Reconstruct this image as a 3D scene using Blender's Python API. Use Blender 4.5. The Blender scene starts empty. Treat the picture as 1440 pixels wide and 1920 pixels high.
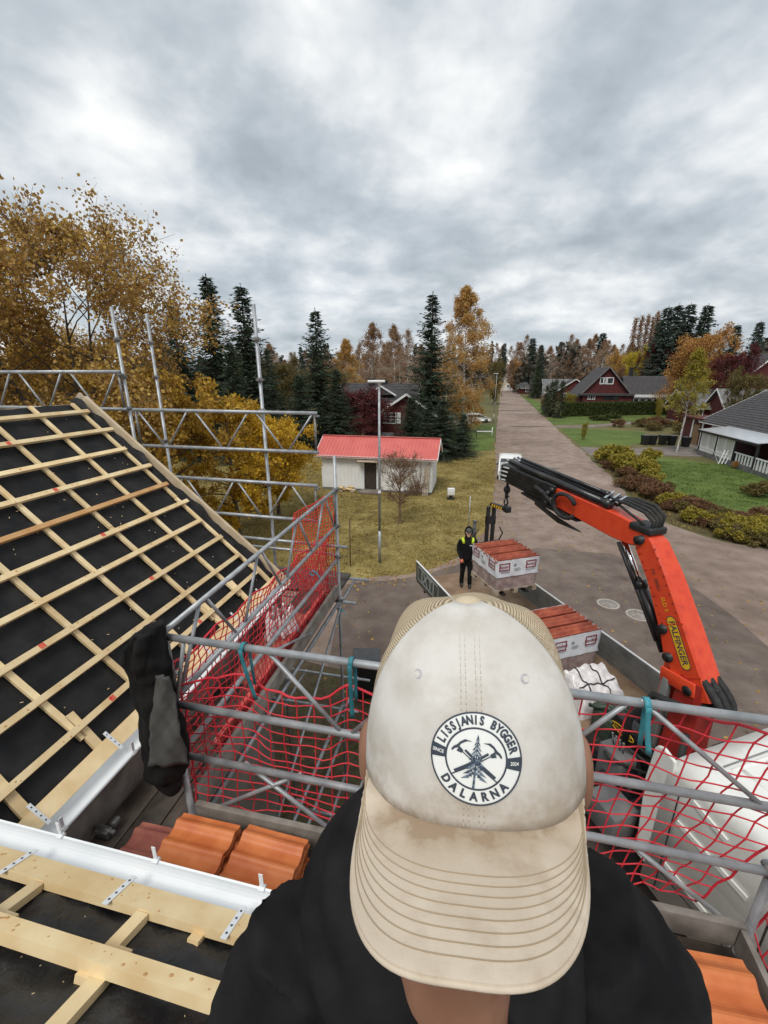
import bpy, bmesh, math, random
import numpy as np
from mathutils import Vector, Matrix
rad = math.radians
sc = bpy.context.scene
C = sc.collection

# ------------------------------------------------------------------ camera
CAM_H = 7.4
PITCH = rad(17.7)
cd = bpy.data.cameras.new('camera'); cam = bpy.data.objects.new('camera', cd); C.objects.link(cam)
cd.sensor_fit = 'VERTICAL'; cd.sensor_height = 36.0; cd.sensor_width = 27.0; cd.lens = 15.0
cd.clip_start = 0.02; cd.clip_end = 4000
cam.location = (0, 0, CAM_H); cam.rotation_euler = (rad(90) - PITCH, 0, 0)
sc.camera = cam

# ------------------------------------------------------------------ sky: Nishita seen through a broken overcast
SUN_EL, SUN_AZ = rad(57), rad(205)
w = bpy.data.worlds.new('World'); sc.world = w; w.use_nodes = True
nt = w.node_tree; nt.nodes.clear()
def wn(t, **k):
    n = nt.nodes.new(t)
    for a, b in k.items(): setattr(n, a, b)
    return n
def wl(a, b): nt.links.new(a, b)
wo = wn('ShaderNodeOutputWorld'); mixs = wn('ShaderNodeMixShader')
sky = wn('ShaderNodeTexSky', sky_type='NISHITA', sun_disc=False)
sky.sun_elevation = SUN_EL; sky.sun_rotation = SUN_AZ
bg1 = wn('ShaderNodeBackground'); bg1.inputs[1].default_value = 0.10; wl(sky.outputs[0], bg1.inputs[0])
tc = wn('ShaderNodeTexCoord'); sep = wn('ShaderNodeSeparateXYZ'); wl(tc.outputs['Generated'], sep.inputs[0])
zc = wn('ShaderNodeMath', operation='MAXIMUM'); wl(sep.outputs[2], zc.inputs[0]); zc.inputs[1].default_value = 0.0
za = wn('ShaderNodeMath', operation='ADD'); wl(zc.outputs[0], za.inputs[0]); za.inputs[1].default_value = 0.34
dx = wn('ShaderNodeMath', operation='DIVIDE'); wl(sep.outputs[0], dx.inputs[0]); wl(za.outputs[0], dx.inputs[1])
dy = wn('ShaderNodeMath', operation='DIVIDE'); wl(sep.outputs[1], dy.inputs[0]); wl(za.outputs[0], dy.inputs[1])
cmb = wn('ShaderNodeCombineXYZ'); wl(dx.outputs[0], cmb.inputs[0]); wl(dy.outputs[0], cmb.inputs[1])
def wnoise(scale, detail, rough, dist, off):
    mp = wn('ShaderNodeMapping'); wl(cmb.outputs[0], mp.inputs[0]); mp.inputs['Location'].default_value = off
    n = wn('ShaderNodeTexNoise'); wl(mp.outputs[0], n.inputs['Vector'])
    n.inputs['Scale'].default_value = scale; n.inputs['Detail'].default_value = detail
    n.inputs['Roughness'].default_value = rough; n.inputs['Distortion'].default_value = dist
    return n
n1 = wnoise(2.3, 5, 0.50, 0.15, (8.3, 2.2, 0)); n2 = wnoise(6.5, 5, 0.55, 0.15, (11.3, 1.7, 4))
n3 = wnoise(0.5, 4, 0.5, 0.1, (21.3, 5.7, 9))
cr = wn('ShaderNodeMix', data_type='FLOAT'); cr.inputs[0].default_value = 0.28
wl(n1.outputs[0], cr.inputs[2]); wl(n2.outputs[0], cr.inputs[3])
rp = wn('ShaderNodeValToRGB'); wl(cr.outputs[0], rp.inputs[0])
e = rp.color_ramp.elements
e[0].position = 0.355; e[0].color = (0.31, 0.352, 0.388, 1)
e[1].position = 0.70; e[1].color = (0.86, 0.86, 0.84, 1)
a = rp.color_ramp.elements.new(0.46); a.color = (0.42, 0.463, 0.50, 1)
a = rp.color_ramp.elements.new(0.56); a.color = (0.595, 0.622, 0.643, 1)
bg2 = wn('ShaderNodeBackground'); bg2.inputs[1].default_value = 1.0; wl(rp.outputs[0], bg2.inputs[0])
cov = wn('ShaderNodeMapRange'); wl(n3.outputs[0], cov.inputs[0])
cov.inputs[1].default_value = 0.25; cov.inputs[2].default_value = 0.5; cov.inputs[3].default_value = 0.88; cov.inputs[4].default_value = 1.0
wl(cov.outputs[0], mixs.inputs[0]); wl(bg1.outputs[0], mixs.inputs[1]); wl(bg2.outputs[0], mixs.inputs[2])
wl(mixs.outputs[0], wo.inputs[0])

sl = bpy.data.lights.new('sun', 'SUN'); so = bpy.data.objects.new('sun', sl); C.objects.link(so)
sl.energy = 1.5; sl.angle = rad(22); sl.color = (1.0, 0.96, 0.90)
so.location = (0, 0, 60)
sd = Vector((math.sin(SUN_AZ) * math.cos(SUN_EL), math.cos(SUN_AZ) * math.cos(SUN_EL), math.sin(SUN_EL)))
so.rotation_euler = (-sd).to_track_quat('-Z', 'Y').to_euler()
sc.view_settings.view_transform = 'Standard'; sc.view_settings.look = 'None'
sc.view_settings.exposure = 0.42; sc.view_settings.gamma = 1.0; sc.view_settings.use_curve_mapping = False

# ------------------------------------------------------------------ layout helpers
cT, sT, FPX = math.cos(PITCH), math.sin(PITCH), 800.0
HOUSE_A = rad(-12.1)
UX = Vector((math.cos(HOUSE_A), math.sin(HOUSE_A), 0)); VX = Vector((-math.sin(HOUSE_A), math.cos(HOUSE_A), 0))
EYE = Vector((0, 0, CAM_H))
def ray(x, y):
    a = (x - 720) / FPX; b = (y - 960) / FPX
    return Vector((a, cT - b * sT, -sT - b * cT))
def gz(x, y, z=0.0):            # a photo point, as a place at height z
    r = ray(x, y); return EYE + r * ((z - CAM_H) / r.z)
def gy(x, y, Y):                # a photo point, as a place at distance Y
    r = ray(x, y); return EYE + r * (Y / r.y)
def toH(p): return Vector((p.dot(UX), p.dot(VX), p.z))
def hz(x, y, z): return toH(gz(x, y, z))
def hv(x, y, v):
    r = ray(x, y); return toH(EYE + r * (v / r.dot(VX)))

FW = (0.0, (0, 0)); FH = (HOUSE_A, (0, 0)); FT = (math.atan2(-0.954, 0.30), (0.97, 11.87))
def frame_pt(fr, p):
    a, o = fr; p = Vector(p)
    return Vector((math.cos(a) * p.x - math.sin(a) * p.y + o[0], math.sin(a) * p.x + math.cos(a) * p.y + o[1], p.z))
BASE = {}
def tag(o, label=None, cat=None, group=None, kind=None):
    if label: o['label'] = label
    if cat: o['category'] = cat
    if group: o['group'] = group
    if kind: o['kind'] = kind
    return o
def thing(name, label, cat, base=(0, 0, 0), fr=FW, group=None, kind=None):
    o = bpy.data.objects.new(name, None); C.objects.link(o); o.empty_display_size = 0.1
    o.location = frame_pt(fr, base); o.rotation_euler = (0, 0, fr[0])
    BASE[o.name] = Vector(base)
    return tag(o, label, cat, group, kind or 'thing')
def link(name, me, parent=None, mats=None):
    o = bpy.data.objects.new(name, me); C.objects.link(o)
    if parent is not None:
        o.parent = parent; BASE[o.name] = BASE.get(parent.name, Vector((0, 0, 0)))
    if mats and not me.materials:
        for m in (mats if isinstance(mats, (list, tuple)) else [mats]): me.materials.append(m)
    return o
def fastmesh(name, V, F, smooth=False):
    V = np.asarray(V, dtype=np.float32).reshape(-1, 3); F = np.asarray(F, dtype=np.int32)
    k = F.shape[1]; me = bpy.data.meshes.new(name)
    me.vertices.add(len(V)); me.vertices.foreach_set('co', V.ravel())
    me.loops.add(F.size); me.loops.foreach_set('vertex_index', F.ravel())
    me.polygons.add(len(F)); me.polygons.foreach_set('loop_start', np.arange(0, F.size, k, dtype=np.int32))
    me.polygons.foreach_set('loop_total', np.full(len(F), k, dtype=np.int32))
    if smooth: me.polygons.foreach_set('use_smooth', np.ones(len(F), dtype=bool))
    me.update(calc_edges=True)
    return me

def perp(d):
    d = d.normalized(); a = Vector((0, 0, 1)) if abs(d.z) < 0.95 else Vector((1, 0, 0))
    x = d.cross(a).normalized(); return x, d.cross(x).normalized()
class MB:
    def __init__(s): s.v = []; s.f = []; s.m = []; s.sm = []
    def _add(s, vs, fs, mi=0, sm=False):
        o = len(s.v); s.v += [tuple(p) for p in vs]
        for f in fs: s.f.append(tuple(i + o for i in f)); s.m.append(mi); s.sm.append(sm)
        return s
    def box(s, lo, hi, mi=0, bev=0.0):
        x0, y0, z0 = lo; x1, y1, z1 = hi
        return s.obox(Vector(((x0 + x1) / 2, (y0 + y1) / 2, (z0 + z1) / 2)), Vector((1, 0, 0)), Vector((0, 1, 0)), Vector((0, 0, 1)),
                      ((x1 - x0) / 2, (y1 - y0) / 2, (z1 - z0) / 2), mi, bev)
    def obox(s, c, X, Y, Z, h, mi=0, bev=0.0):
        c = Vector(c)
        if bev <= 0:
            vs = [c + X * (h[0] * a) + Y * (h[1] * b) + Z * (h[2] * d) for d in (-1, 1) for b in (-1, 1) for a in (-1, 1)]
            return s._add(vs, [(0, 2, 3, 1), (4, 5, 7, 6), (0, 1, 5, 4), (2, 6, 7, 3), (0, 4, 6, 2), (1, 3, 7, 5)], mi)
        bm = bmesh.new(); bmesh.ops.create_cube(bm, size=1.0)
        for v in bm.verts: v.co = Vector((v.co.x * 2 * h[0], v.co.y * 2 * h[1], v.co.z * 2 * h[2]))
        bmesh.ops.bevel(bm, geom=bm.edges[:], offset=min(bev, 0.9 * min(h)), segments=2, affect='EDGES', profile=0.5)
        bm.verts.index_update()
        vs = [c + X * v.co.x + Y * v.co.y + Z * v.co.z for v in bm.verts]; fs = [tuple(v.index for v in f.verts) for f in bm.faces]
        bm.free(); return s._add(vs, fs, mi, True)
    def beam(s, p0, p1, wd, ht, up=(0, 0, 1), mi=0, bev=0.0):
        p0 = Vector(p0); p1 = Vector(p1); X = (p1 - p0); L = X.length; X.normalize()
        Y = Vector(up).cross(X).normalized(); Z = X.cross(Y)
        return s.obox((p0 + p1) / 2, X, Y, Z, (L / 2, wd / 2, ht / 2), mi, bev)
    def tube(s, p0, p1, r, n=8, r1=None, mi=0, cap=True):
        return s.path([p0, p1], [r, r if r1 is None else r1], n, mi, cap)
    def path(s, pts, r, n=8, mi=0, cap=True):
        pts = [Vector(p) for p in pts]; m = len(pts)
        rs = r if isinstance(r, (list, tuple)) else [r] * m
        vs = []; fs = []; x = None
        for i, p in enumerate(pts):
            d = (pts[min(i + 1, m - 1)] - pts[max(i - 1, 0)])
            if d.length < 1e-9: d = Vector((0, 0, 1))
            d.normalize()
            if x is None: x, y = perp(d)
            else:
                x = (x - d * x.dot(d))
                x = x.normalized() if x.length > 1e-6 else perp(d)[0]
                y = d.cross(x)
            for k in range(n):
                a = 2 * math.pi * k / n; vs.append(p + x * (rs[i] * math.cos(a)) + y * (rs[i] * math.sin(a)))
        for i in range(m - 1):
            for k in range(n):
                a = i * n + k; b = i * n + (k + 1) % n; fs.append((a, b, b + n, a + n))
        if cap: fs.append(tuple(range(n - 1, -1, -1))); fs.append(tuple((m - 1) * n + k for k in range(n)))
        return s._add(vs, fs, mi, True)
    def loft(s, rings, mi=0, cap=True, closed=True, sm=True):
        n = len(rings[0]); vs = [p for r in rings for p in r]; fs = []
        for i in range(len(rings) - 1):
            for k in range(n if closed else n - 1):
                a = i * n + k; b = i * n + (k + 1) % n; fs.append((a, b, b + n, a + n))
        if cap: fs.append(tuple(range(n - 1, -1, -1))); fs.append(tuple((len(rings) - 1) * n + k for k in range(n)))
        return s._add(vs, fs, mi, sm)
    def prism(s, poly, off, mi=0):
        n = len(poly); off = Vector(off); vs = [Vector(p) for p in poly] + [Vector(p) + off for p in poly]
        return s._add(vs, [tuple(range(n - 1, -1, -1)), tuple(range(n, 2 * n))] + [(k, (k + 1) % n, n + (k + 1) % n, n + k) for k in range(n)], mi)
    def quad(s, a, b, c, d, mi=0): return s._add([a, b, c, d], [(0, 1, 2, 3)], mi)
    def lathe(s, c, prof, n=16, mi=0, ax=(0, 0, 1)):
        c = Vector(c); d = Vector(ax).normalized(); x, y = perp(d)
        return s.loft([[c + d * h + x * (r * math.cos(2 * math.pi * k / n)) + y * (r * math.sin(2 * math.pi * k / n)) for k in range(n)] for r, h in prof], mi)
    def ball(s, c, r, n=10, mi=0):
        c = Vector(c); rx, ry, rz = (r, r, r) if not isinstance(r, (tuple, list)) else r
        rings = []
        for i in range(n // 2 + 1):
            t = -math.pi / 2 + math.pi * i / (n // 2); cc = max(math.cos(t), 0.02)
            rings.append([c + Vector((rx * cc * math.cos(2 * math.pi * k / n), ry * cc * math.sin(2 * math.pi * k / n), rz * math.sin(t))) for k in range(n)])
        return s.loft(rings, mi)
    def sheet(s, fn, nu, nv, mi=0, sm=True):
        vs = [fn(i / nu, j / nv) for i in range(nu + 1) for j in range(nv + 1)]
        return s._add(vs, [(i * (nv + 1) + j, (i + 1) * (nv + 1) + j, (i + 1) * (nv + 1) + j + 1, i * (nv + 1) + j + 1) for i in range(nu) for j in range(nv)], mi, sm)
    def mesh(s, name, off=(0, 0, 0)):
        me = bpy.data.meshes.new(name); o = Vector(off)
        me.from_pydata([(p[0] - o.x, p[1] - o.y, p[2] - o.z) for p in s.v], [], s.f)
        me.polygons.foreach_set('material_index', s.m); me.polygons.foreach_set('use_smooth', s.sm); me.update()
        return me
    def build(s, name, mats, parent=None, fix=False):
        me = s.mesh(name, BASE.get(parent.name, (0, 0, 0)) if parent is not None else (0, 0, 0))
        if fix:
            bm = bmesh.new(); bm.from_mesh(me); bmesh.ops.recalc_face_normals(bm, faces=bm.faces[:]); bm.to_mesh(me); bm.free()
        return link(name, me, parent, mats)
def solo(name, mb, mats, label, cat, base, fr=FW, group=None, kind=None):   # a thing that is one mesh
    me = mb.mesh(name, base); o = link(name, me, None, mats)
    o.location = frame_pt(fr, base); o.rotation_euler = (0, 0, fr[0]); BASE[o.name] = Vector(base)
    return tag(o, label, cat, group, kind or 'thing')
def text_geo(txt, size=1.0, bold=0.0, align='CENTER', space=1.0):
    cu = bpy.data.curves.new('lettering', 'FONT'); cu.body = txt; cu.size = size; cu.offset = bold; cu.space_character = space
    cu.align_x = align; cu.align_y = 'CENTER'; cu.resolution_u = 3
    o = bpy.data.objects.new('lettering_tmp', cu); C.objects.link(o)
    me = o.evaluated_get(bpy.context.evaluated_depsgraph_get()).to_mesh()
    V = [tuple(v.co) for v in me.vertices]; F = [tuple(p.vertices) for p in me.polygons]
    o.to_mesh_clear(); bpy.data.objects.remove(o); bpy.data.curves.remove(cu)
    return V, F
def put_text(mb, txt, size, org, X, Y, bold=0.0, align='CENTER', mi=0, sx=1.0, space=1.0):
    bpy.context.view_layer.update()
    V, F = text_geo(txt, size, bold, align, space); org = Vector(org); X = Vector(X); Y = Vector(Y)
    mb._add([org + X * (v[0] * sx) + Y * v[1] for v in V], F, mi)

# ------------------------------------------------------------------ materials
MATS = {}
def mat(name, c1, c2=None, rough=0.7, metal=0.0, scale=6.0, detail=5, bump=0.0, bscale=None, coord='Object', rand=0.0, island=None,
        transl=0.0, spec=0.5, lo=0.35, hi=0.65, stretch=None, c3=None, coat=0.0):
    if name in MATS: return MATS[name]
    m = bpy.data.materials.new(name); m.use_nodes = True; t = m.node_tree; N = t.nodes; Lk = t.links
    b = N['Principled BSDF']; b.inputs['Roughness'].default_value = rough; b.inputs['Metallic'].default_value = metal
    b.inputs['Specular IOR Level'].default_value = spec
    if coat: b.inputs['Coat Weight'].default_value = coat
    c2 = c2 or tuple(x * 0.8 for x in c1)
    tx = N.new('ShaderNodeTexCoord'); vec = tx.outputs[coord] if coord != 'World' else None
    if coord == 'World': vec = N.new('ShaderNodeNewGeometry').outputs['Position']
    if stretch:
        mp = N.new('ShaderNodeMapping'); mp.inputs['Scale'].default_value = stretch; Lk.new(vec, mp.inputs[0]); vec = mp.outputs[0]
    ns = N.new('ShaderNodeTexNoise'); ns.inputs['Scale'].default_value = scale; ns.inputs['Detail'].default_value = detail; Lk.new(vec, ns.inputs['Vector'])
    rp = N.new('ShaderNodeValToRGB'); rp.color_ramp.elements[0].position = lo; rp.color_ramp.elements[1].position = hi
    rp.color_ramp.elements[0].color = (*c1, 1); rp.color_ramp.elements[1].color = (*c2, 1)
    fac = ns.outputs[0]
    if island is not None:
        gi = N.new('ShaderNodeNewGeometry'); mx = N.new('ShaderNodeMix'); mx.data_type = 'FLOAT'; mx.inputs[0].default_value = island
        Lk.new(fac, mx.inputs[2]); Lk.new(gi.outputs['Random Per Island'], mx.inputs[3]); fac = mx.outputs[0]
    Lk.new(fac, rp.inputs[0])
    if c3: x = rp.color_ramp.elements.new((lo + hi) / 2); x.color = (*c3, 1)
    col = rp.outputs[0]
    if rand:
        oi = N.new('ShaderNodeObjectInfo'); mr = N.new('ShaderNodeMapRange'); mr.inputs[3].default_value = 1 - rand; mr.inputs[4].default_value = 1 + rand
        Lk.new(oi.outputs['Random'], mr.inputs[0]); mm = N.new('ShaderNodeMix'); mm.data_type = 'RGBA'; mm.blend_type = 'MULTIPLY'; mm.inputs[0].default_value = 1
        Lk.new(col, mm.inputs[6]); Lk.new(mr.outputs[0], mm.inputs[7]); col = mm.outputs[2]
    Lk.new(col, b.inputs['Base Color'])
    if bump:
        bn = N.new('ShaderNodeTexNoise'); bn.inputs['Scale'].default_value = bscale or scale * 4; bn.inputs['Detail'].default_value = 4; Lk.new(vec, bn.inputs['Vector'])
        bp = N.new('ShaderNodeBump'); bp.inputs['Strength'].default_value = min(1, bump); bp.inputs['Distance'].default_value = 0.02 * bump; Lk.new(bn.outputs[0], bp.inputs['Height']); Lk.new(bp.outputs[0], b.inputs['Normal'])
    if transl:
        tr = N.new('ShaderNodeBsdfTranslucent'); Lk.new(col, tr.inputs[0]); ms = N.new('ShaderNodeMixShader'); ms.inputs[0].default_value = transl
        Lk.new(b.outputs[0], ms.inputs[1]); Lk.new(tr.outputs[0], ms.inputs[2]); Lk.new(ms.outputs[0], N['Material Output'].inputs[0])
    MATS[name] = m; return m
def wood(name, c1, c2, **k):
    return mat(name, c1, c2, rough=0.75, scale=7, stretch=k.pop('stretch', (1, 1, 1)), bump=0.15, rand=0.10, **k)
M = {}
M['pine'] = mat('pine', (0.68, 0.49, 0.25), (0.80, 0.64, 0.38), rough=0.7, scale=6, rand=0.16, bump=0.1, bscale=60, c3=(0.74, 0.56, 0.31), coord='World')
M['pine_dark'] = mat('pine_dark', (0.52, 0.27, 0.10), (0.60, 0.36, 0.16), rough=0.7, scale=6, coord='World')
M['grey_wood'] = mat('grey_wood', (0.30, 0.24, 0.17), (0.47, 0.39, 0.30), rough=0.8, scale=7, rand=0.1, bump=0.2, coord='World')
M['plank'] = mat('plank', (0.035, 0.026, 0.020), (0.11, 0.085, 0.065), rough=0.6, scale=5, rand=0.25, bump=0.3, coord='World')
M['toe'] = mat('toe', (0.16, 0.14, 0.12), (0.30, 0.27, 0.235), rough=0.8, scale=6, bump=0.2, coord='World')
M['felt'] = mat('felt', (0.006, 0.006, 0.007), (0.018, 0.017, 0.017), rough=0.6, scale=5, bump=0.8, bscale=9, coord='World', spec=0.25)
M['white_metal'] = mat('white_metal', (0.72, 0.75, 0.77), (0.80, 0.82, 0.83), rough=0.35, scale=3, coord='World')
M['galv'] = mat('galv', (0.27, 0.285, 0.30), (0.48, 0.495, 0.51), rough=0.5, metal=0.5, scale=9, coord='World', lo=0.3, hi=0.7)
M['coupler'] = mat('coupler', (0.17, 0.17, 0.165), (0.30, 0.29, 0.28), rough=0.55, metal=0.6, scale=20, coord='World')
M['net'] = mat('net', (0.60, 0.022, 0.045), (0.72, 0.04, 0.055), rough=0.55, scale=3, transl=0.1, coord='World')
M['net_orange'] = mat('net_orange', (0.72, 0.075, 0.03), (0.62, 0.04, 0.04), rough=0.55, scale=2, transl=0.1, coord='World')
M['teal'] = mat('teal', (0.025, 0.17, 0.21), (0.05, 0.27, 0.32), rough=0.55, scale=8, transl=0.1, coord='World')
M['tile'] = mat('tile', (0.56, 0.14, 0.036), (0.70, 0.22, 0.065), rough=0.5, scale=7, rand=0.07, bump=0.06, bscale=120, coord='World')
M['tile_old'] = mat('tile_old', (0.28, 0.075, 0.055), (0.38, 0.13, 0.09), rough=0.75, scale=9, coord='World')
M['wall_red'] = mat('wall_red', (0.075, 0.014, 0.014), (0.105, 0.021, 0.019), rough=0.85, scale=2, coord='World')
M['wall_white'] = mat('wall_white', (0.76, 0.76, 0.74), (0.82, 0.82, 0.80), rough=0.7, scale=2, coord='World')
M['trim_white'] = mat('trim_white', (0.74, 0.75, 0.75), (0.80, 0.80, 0.79), rough=0.5, scale=3, coord='World')
M['roof_dark'] = mat('roof_dark', (0.040, 0.037, 0.040), (0.075, 0.068, 0.070), rough=0.8, scale=3, coord='World', bump=0.2, bscale=5)
M['roof_grey'] = mat('roof_grey', (0.12, 0.12, 0.125), (0.19, 0.185, 0.18), rough=0.8, scale=2.5, coord='World')
M['roof_red'] = mat('roof_red', (0.56, 0.115, 0.10), (0.62, 0.145, 0.125), rough=0.45, scale=1.2, coord='World')
M['glass'] = mat('glass', (0.03, 0.035, 0.04), (0.06, 0.065, 0.07), rough=0.08, scale=2, spec=0.8)
M['curtain'] = mat('curtain', (0.50, 0.50, 0.47), (0.62, 0.62, 0.59), rough=0.3, scale=3, stretch=(6, 6, 0.3))
M['black'] = mat('black', (0.010, 0.010, 0.011), (0.022, 0.022, 0.023), rough=0.5, scale=8)
M['black_gloss'] = mat('black_gloss', (0.012, 0.012, 0.013), (0.03, 0.03, 0.03), rough=0.28, scale=5)
M['rubber'] = mat('rubber', (0.012, 0.012, 0.012), (0.03, 0.03, 0.03), rough=0.75, scale=10)
M['crane_red'] = mat('crane_red', (0.72, 0.070, 0.022), (0.46, 0.045, 0.020), c3=(0.66, 0.054, 0.018), rough=0.42, scale=7, detail=9, lo=0.42, hi=0.80, coat=0.15, spec=0.4, bump=0.06, bscale=40)
M['crane_dark_red'] = mat('crane_dark_red', (0.30, 0.02, 0.015), (0.38, 0.03, 0.02), rough=0.45, scale=4)
M['chrome'] = mat('chrome', (0.80, 0.81, 0.82), (0.7, 0.71, 0.72), rough=0.12, metal=1.0, scale=5)
M['cab_white'] = mat('cab_white', (0.80, 0.80, 0.76), (0.64, 0.63, 0.58), rough=0.35, scale=3.5, detail=9, lo=0.45, hi=0.85, coat=0.3)
M['alu'] = mat('alu', (0.20, 0.21, 0.205), (0.30, 0.31, 0.30), rough=0.45, metal=0.4, scale=2.5)
M['ply'] = mat('ply', (0.20, 0.125, 0.075), (0.30, 0.20, 0.125), rough=0.8, scale=3)
M['yellow'] = mat('yellow', (0.80, 0.47, 0.02), (0.78, 0.45, 0.02), rough=0.4)
M['hivis'] = mat('hivis', (0.62, 0.78, 0.03), (0.55, 0.72, 0.03), rough=0.6)
M['carton'] = mat('carton', (0.66, 0.68, 0.72), (0.76, 0.77, 0.80), rough=0.25, scale=6, bump=0.25, bscale=8, spec=0.6)
M['shrink'] = mat('shrink', (0.24, 0.17, 0.16), (0.40, 0.31, 0.29), rough=0.2, scale=6, spec=0.7, bump=0.3, bscale=10)
M['label_red'] = mat('label_red', (0.24, 0.04, 0.055), (0.26, 0.045, 0.06), rough=0.5)
M['ink'] = mat('ink', (0.06, 0.06, 0.065), (0.07, 0.07, 0.075), rough=0.6)
M['plastic_wrap'] = mat('plastic_wrap', (0.60, 0.55, 0.55), (0.80, 0.77, 0.76), rough=0.22, scale=9, bump=0.5, bscale=14, spec=0.6)
M['skin'] = mat('skin', (0.26, 0.125, 0.078), (0.33, 0.165, 0.105), rough=0.5, scale=12, coord='Object')  # base tone darkened to stand for the shade under the cap brim
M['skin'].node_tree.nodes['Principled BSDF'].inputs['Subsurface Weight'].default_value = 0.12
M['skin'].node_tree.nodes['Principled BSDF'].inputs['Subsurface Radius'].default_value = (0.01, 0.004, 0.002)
M['skin_light'] = mat('skin_light', (0.60, 0.33, 0.24), (0.66, 0.39, 0.29), rough=0.5, scale=12)
M['hoodie'] = mat('hoodie', (0.008, 0.008, 0.009), (0.018, 0.017, 0.018), rough=0.92, scale=14, bump=0.2, bscale=500, spec=0.15)
M['jacket_grey'] = mat('jacket_grey', (0.060, 0.060, 0.058), (0.090, 0.088, 0.084), rough=0.7, scale=6, bump=0.2, bscale=40)
M['jacket_black'] = mat('jacket_black', (0.006, 0.006, 0.007), (0.014, 0.013, 0.013), rough=0.85, scale=6, bump=0.2, bscale=30, spec=0.2)
M['bark'] = mat('bark', (0.055, 0.042, 0.032), (0.12, 0.095, 0.075), rough=0.9, scale=6, bump=0.3)
M['twig'] = mat('twig', (0.16, 0.10, 0.06), (0.24, 0.155, 0.09), rough=0.9, scale=3)
M['birch_bark'] = mat('birch_bark', (0.16, 0.14, 0.12), (0.58, 0.55, 0.51), rough=0.8, scale=2.5, lo=0.38, hi=0.5, stretch=(1, 1, 2.5))
def leafm(n, a, b, c=None, tr=0.3): return mat(n, a, b, c3=c, rough=0.65, scale=0.5, island=0.62, transl=tr, lo=0.15, hi=0.9, spec=0.25)
M['maple_leaf'] = leafm('maple_leaf', (0.34, 0.18, 0.035), (0.64, 0.45, 0.08), (0.52, 0.32, 0.05))
M['maple_brown'] = leafm('maple_brown', (0.30, 0.165, 0.07), (0.60, 0.42, 0.11), (0.46, 0.28, 0.075))
M['maple_yellow'] = leafm('maple_yellow', (0.44, 0.24, 0.02), (0.70, 0.50, 0.05), (0.60, 0.37, 0.03))
M['birch_leaf'] = leafm('birch_leaf', (0.42, 0.23, 0.07), (0.64, 0.43, 0.15), (0.54, 0.32, 0.10))
M['birch_pale'] = leafm('birch_pale', (0.27, 0.15, 0.085), (0.40, 0.25, 0.14))
M['spruce_leaf'] = mat('spruce_leaf', (0.026, 0.044, 0.027), (0.070, 0.100, 0.058), rough=0.7, scale=0.6, island=0.5, transl=0.12, lo=0.2, hi=0.8, spec=0.2)
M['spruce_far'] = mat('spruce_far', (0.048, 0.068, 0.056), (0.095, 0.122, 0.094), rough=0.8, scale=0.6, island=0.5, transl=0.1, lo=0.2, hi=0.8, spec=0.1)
M['thuja_leaf'] = mat('thuja_leaf', (0.022, 0.036, 0.015), (0.06, 0.085, 0.035), rough=0.8, scale=1.2, island=0.5, transl=0.1, lo=0.2, hi=0.8, spec=0.1)
M['hedge_leaf'] = mat('hedge_leaf', (0.045, 0.06, 0.02), (0.085, 0.10, 0.035), rough=0.8, scale=1.2, island=0.5, transl=0.1, lo=0.2, hi=0.8, spec=0.1)
M['red_leaf'] = leafm('red_leaf', (0.075, 0.016, 0.020), (0.16, 0.04, 0.035), None, 0.2)
M['orange_leaf'] = leafm('orange_leaf', (0.36, 0.17, 0.05), (0.54, 0.30, 0.09))
M['lemon_leaf'] = leafm('lemon_leaf', (0.48, 0.36, 0.03), (0.62, 0.50, 0.06))
M['olive_leaf'] = leafm('olive_leaf', (0.10, 0.085, 0.03), (0.24, 0.18, 0.06))
M['brown_leaf'] = leafm('brown_leaf', (0.12, 0.065, 0.035), (0.26, 0.14, 0.07))
M['bush_yellow'] = leafm('bush_yellow', (0.16, 0.15, 0.035), (0.50, 0.38, 0.05), (0.33, 0.27, 0.04))
M['grass_dry'] = mat('grass_dry', (0.18, 0.14, 0.045), (0.42, 0.325, 0.115), rough=0.9, scale=0.5, island=0.5, transl=0.2, lo=0.2, hi=0.8, coord='World', spec=0.1)
M['grass_green'] = mat('grass_green', (0.065, 0.105, 0.022), (0.14, 0.19, 0.045), rough=0.9, scale=0.4, island=0.5, transl=0.2, lo=0.2, hi=0.8, coord='World', spec=0.1)
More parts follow.
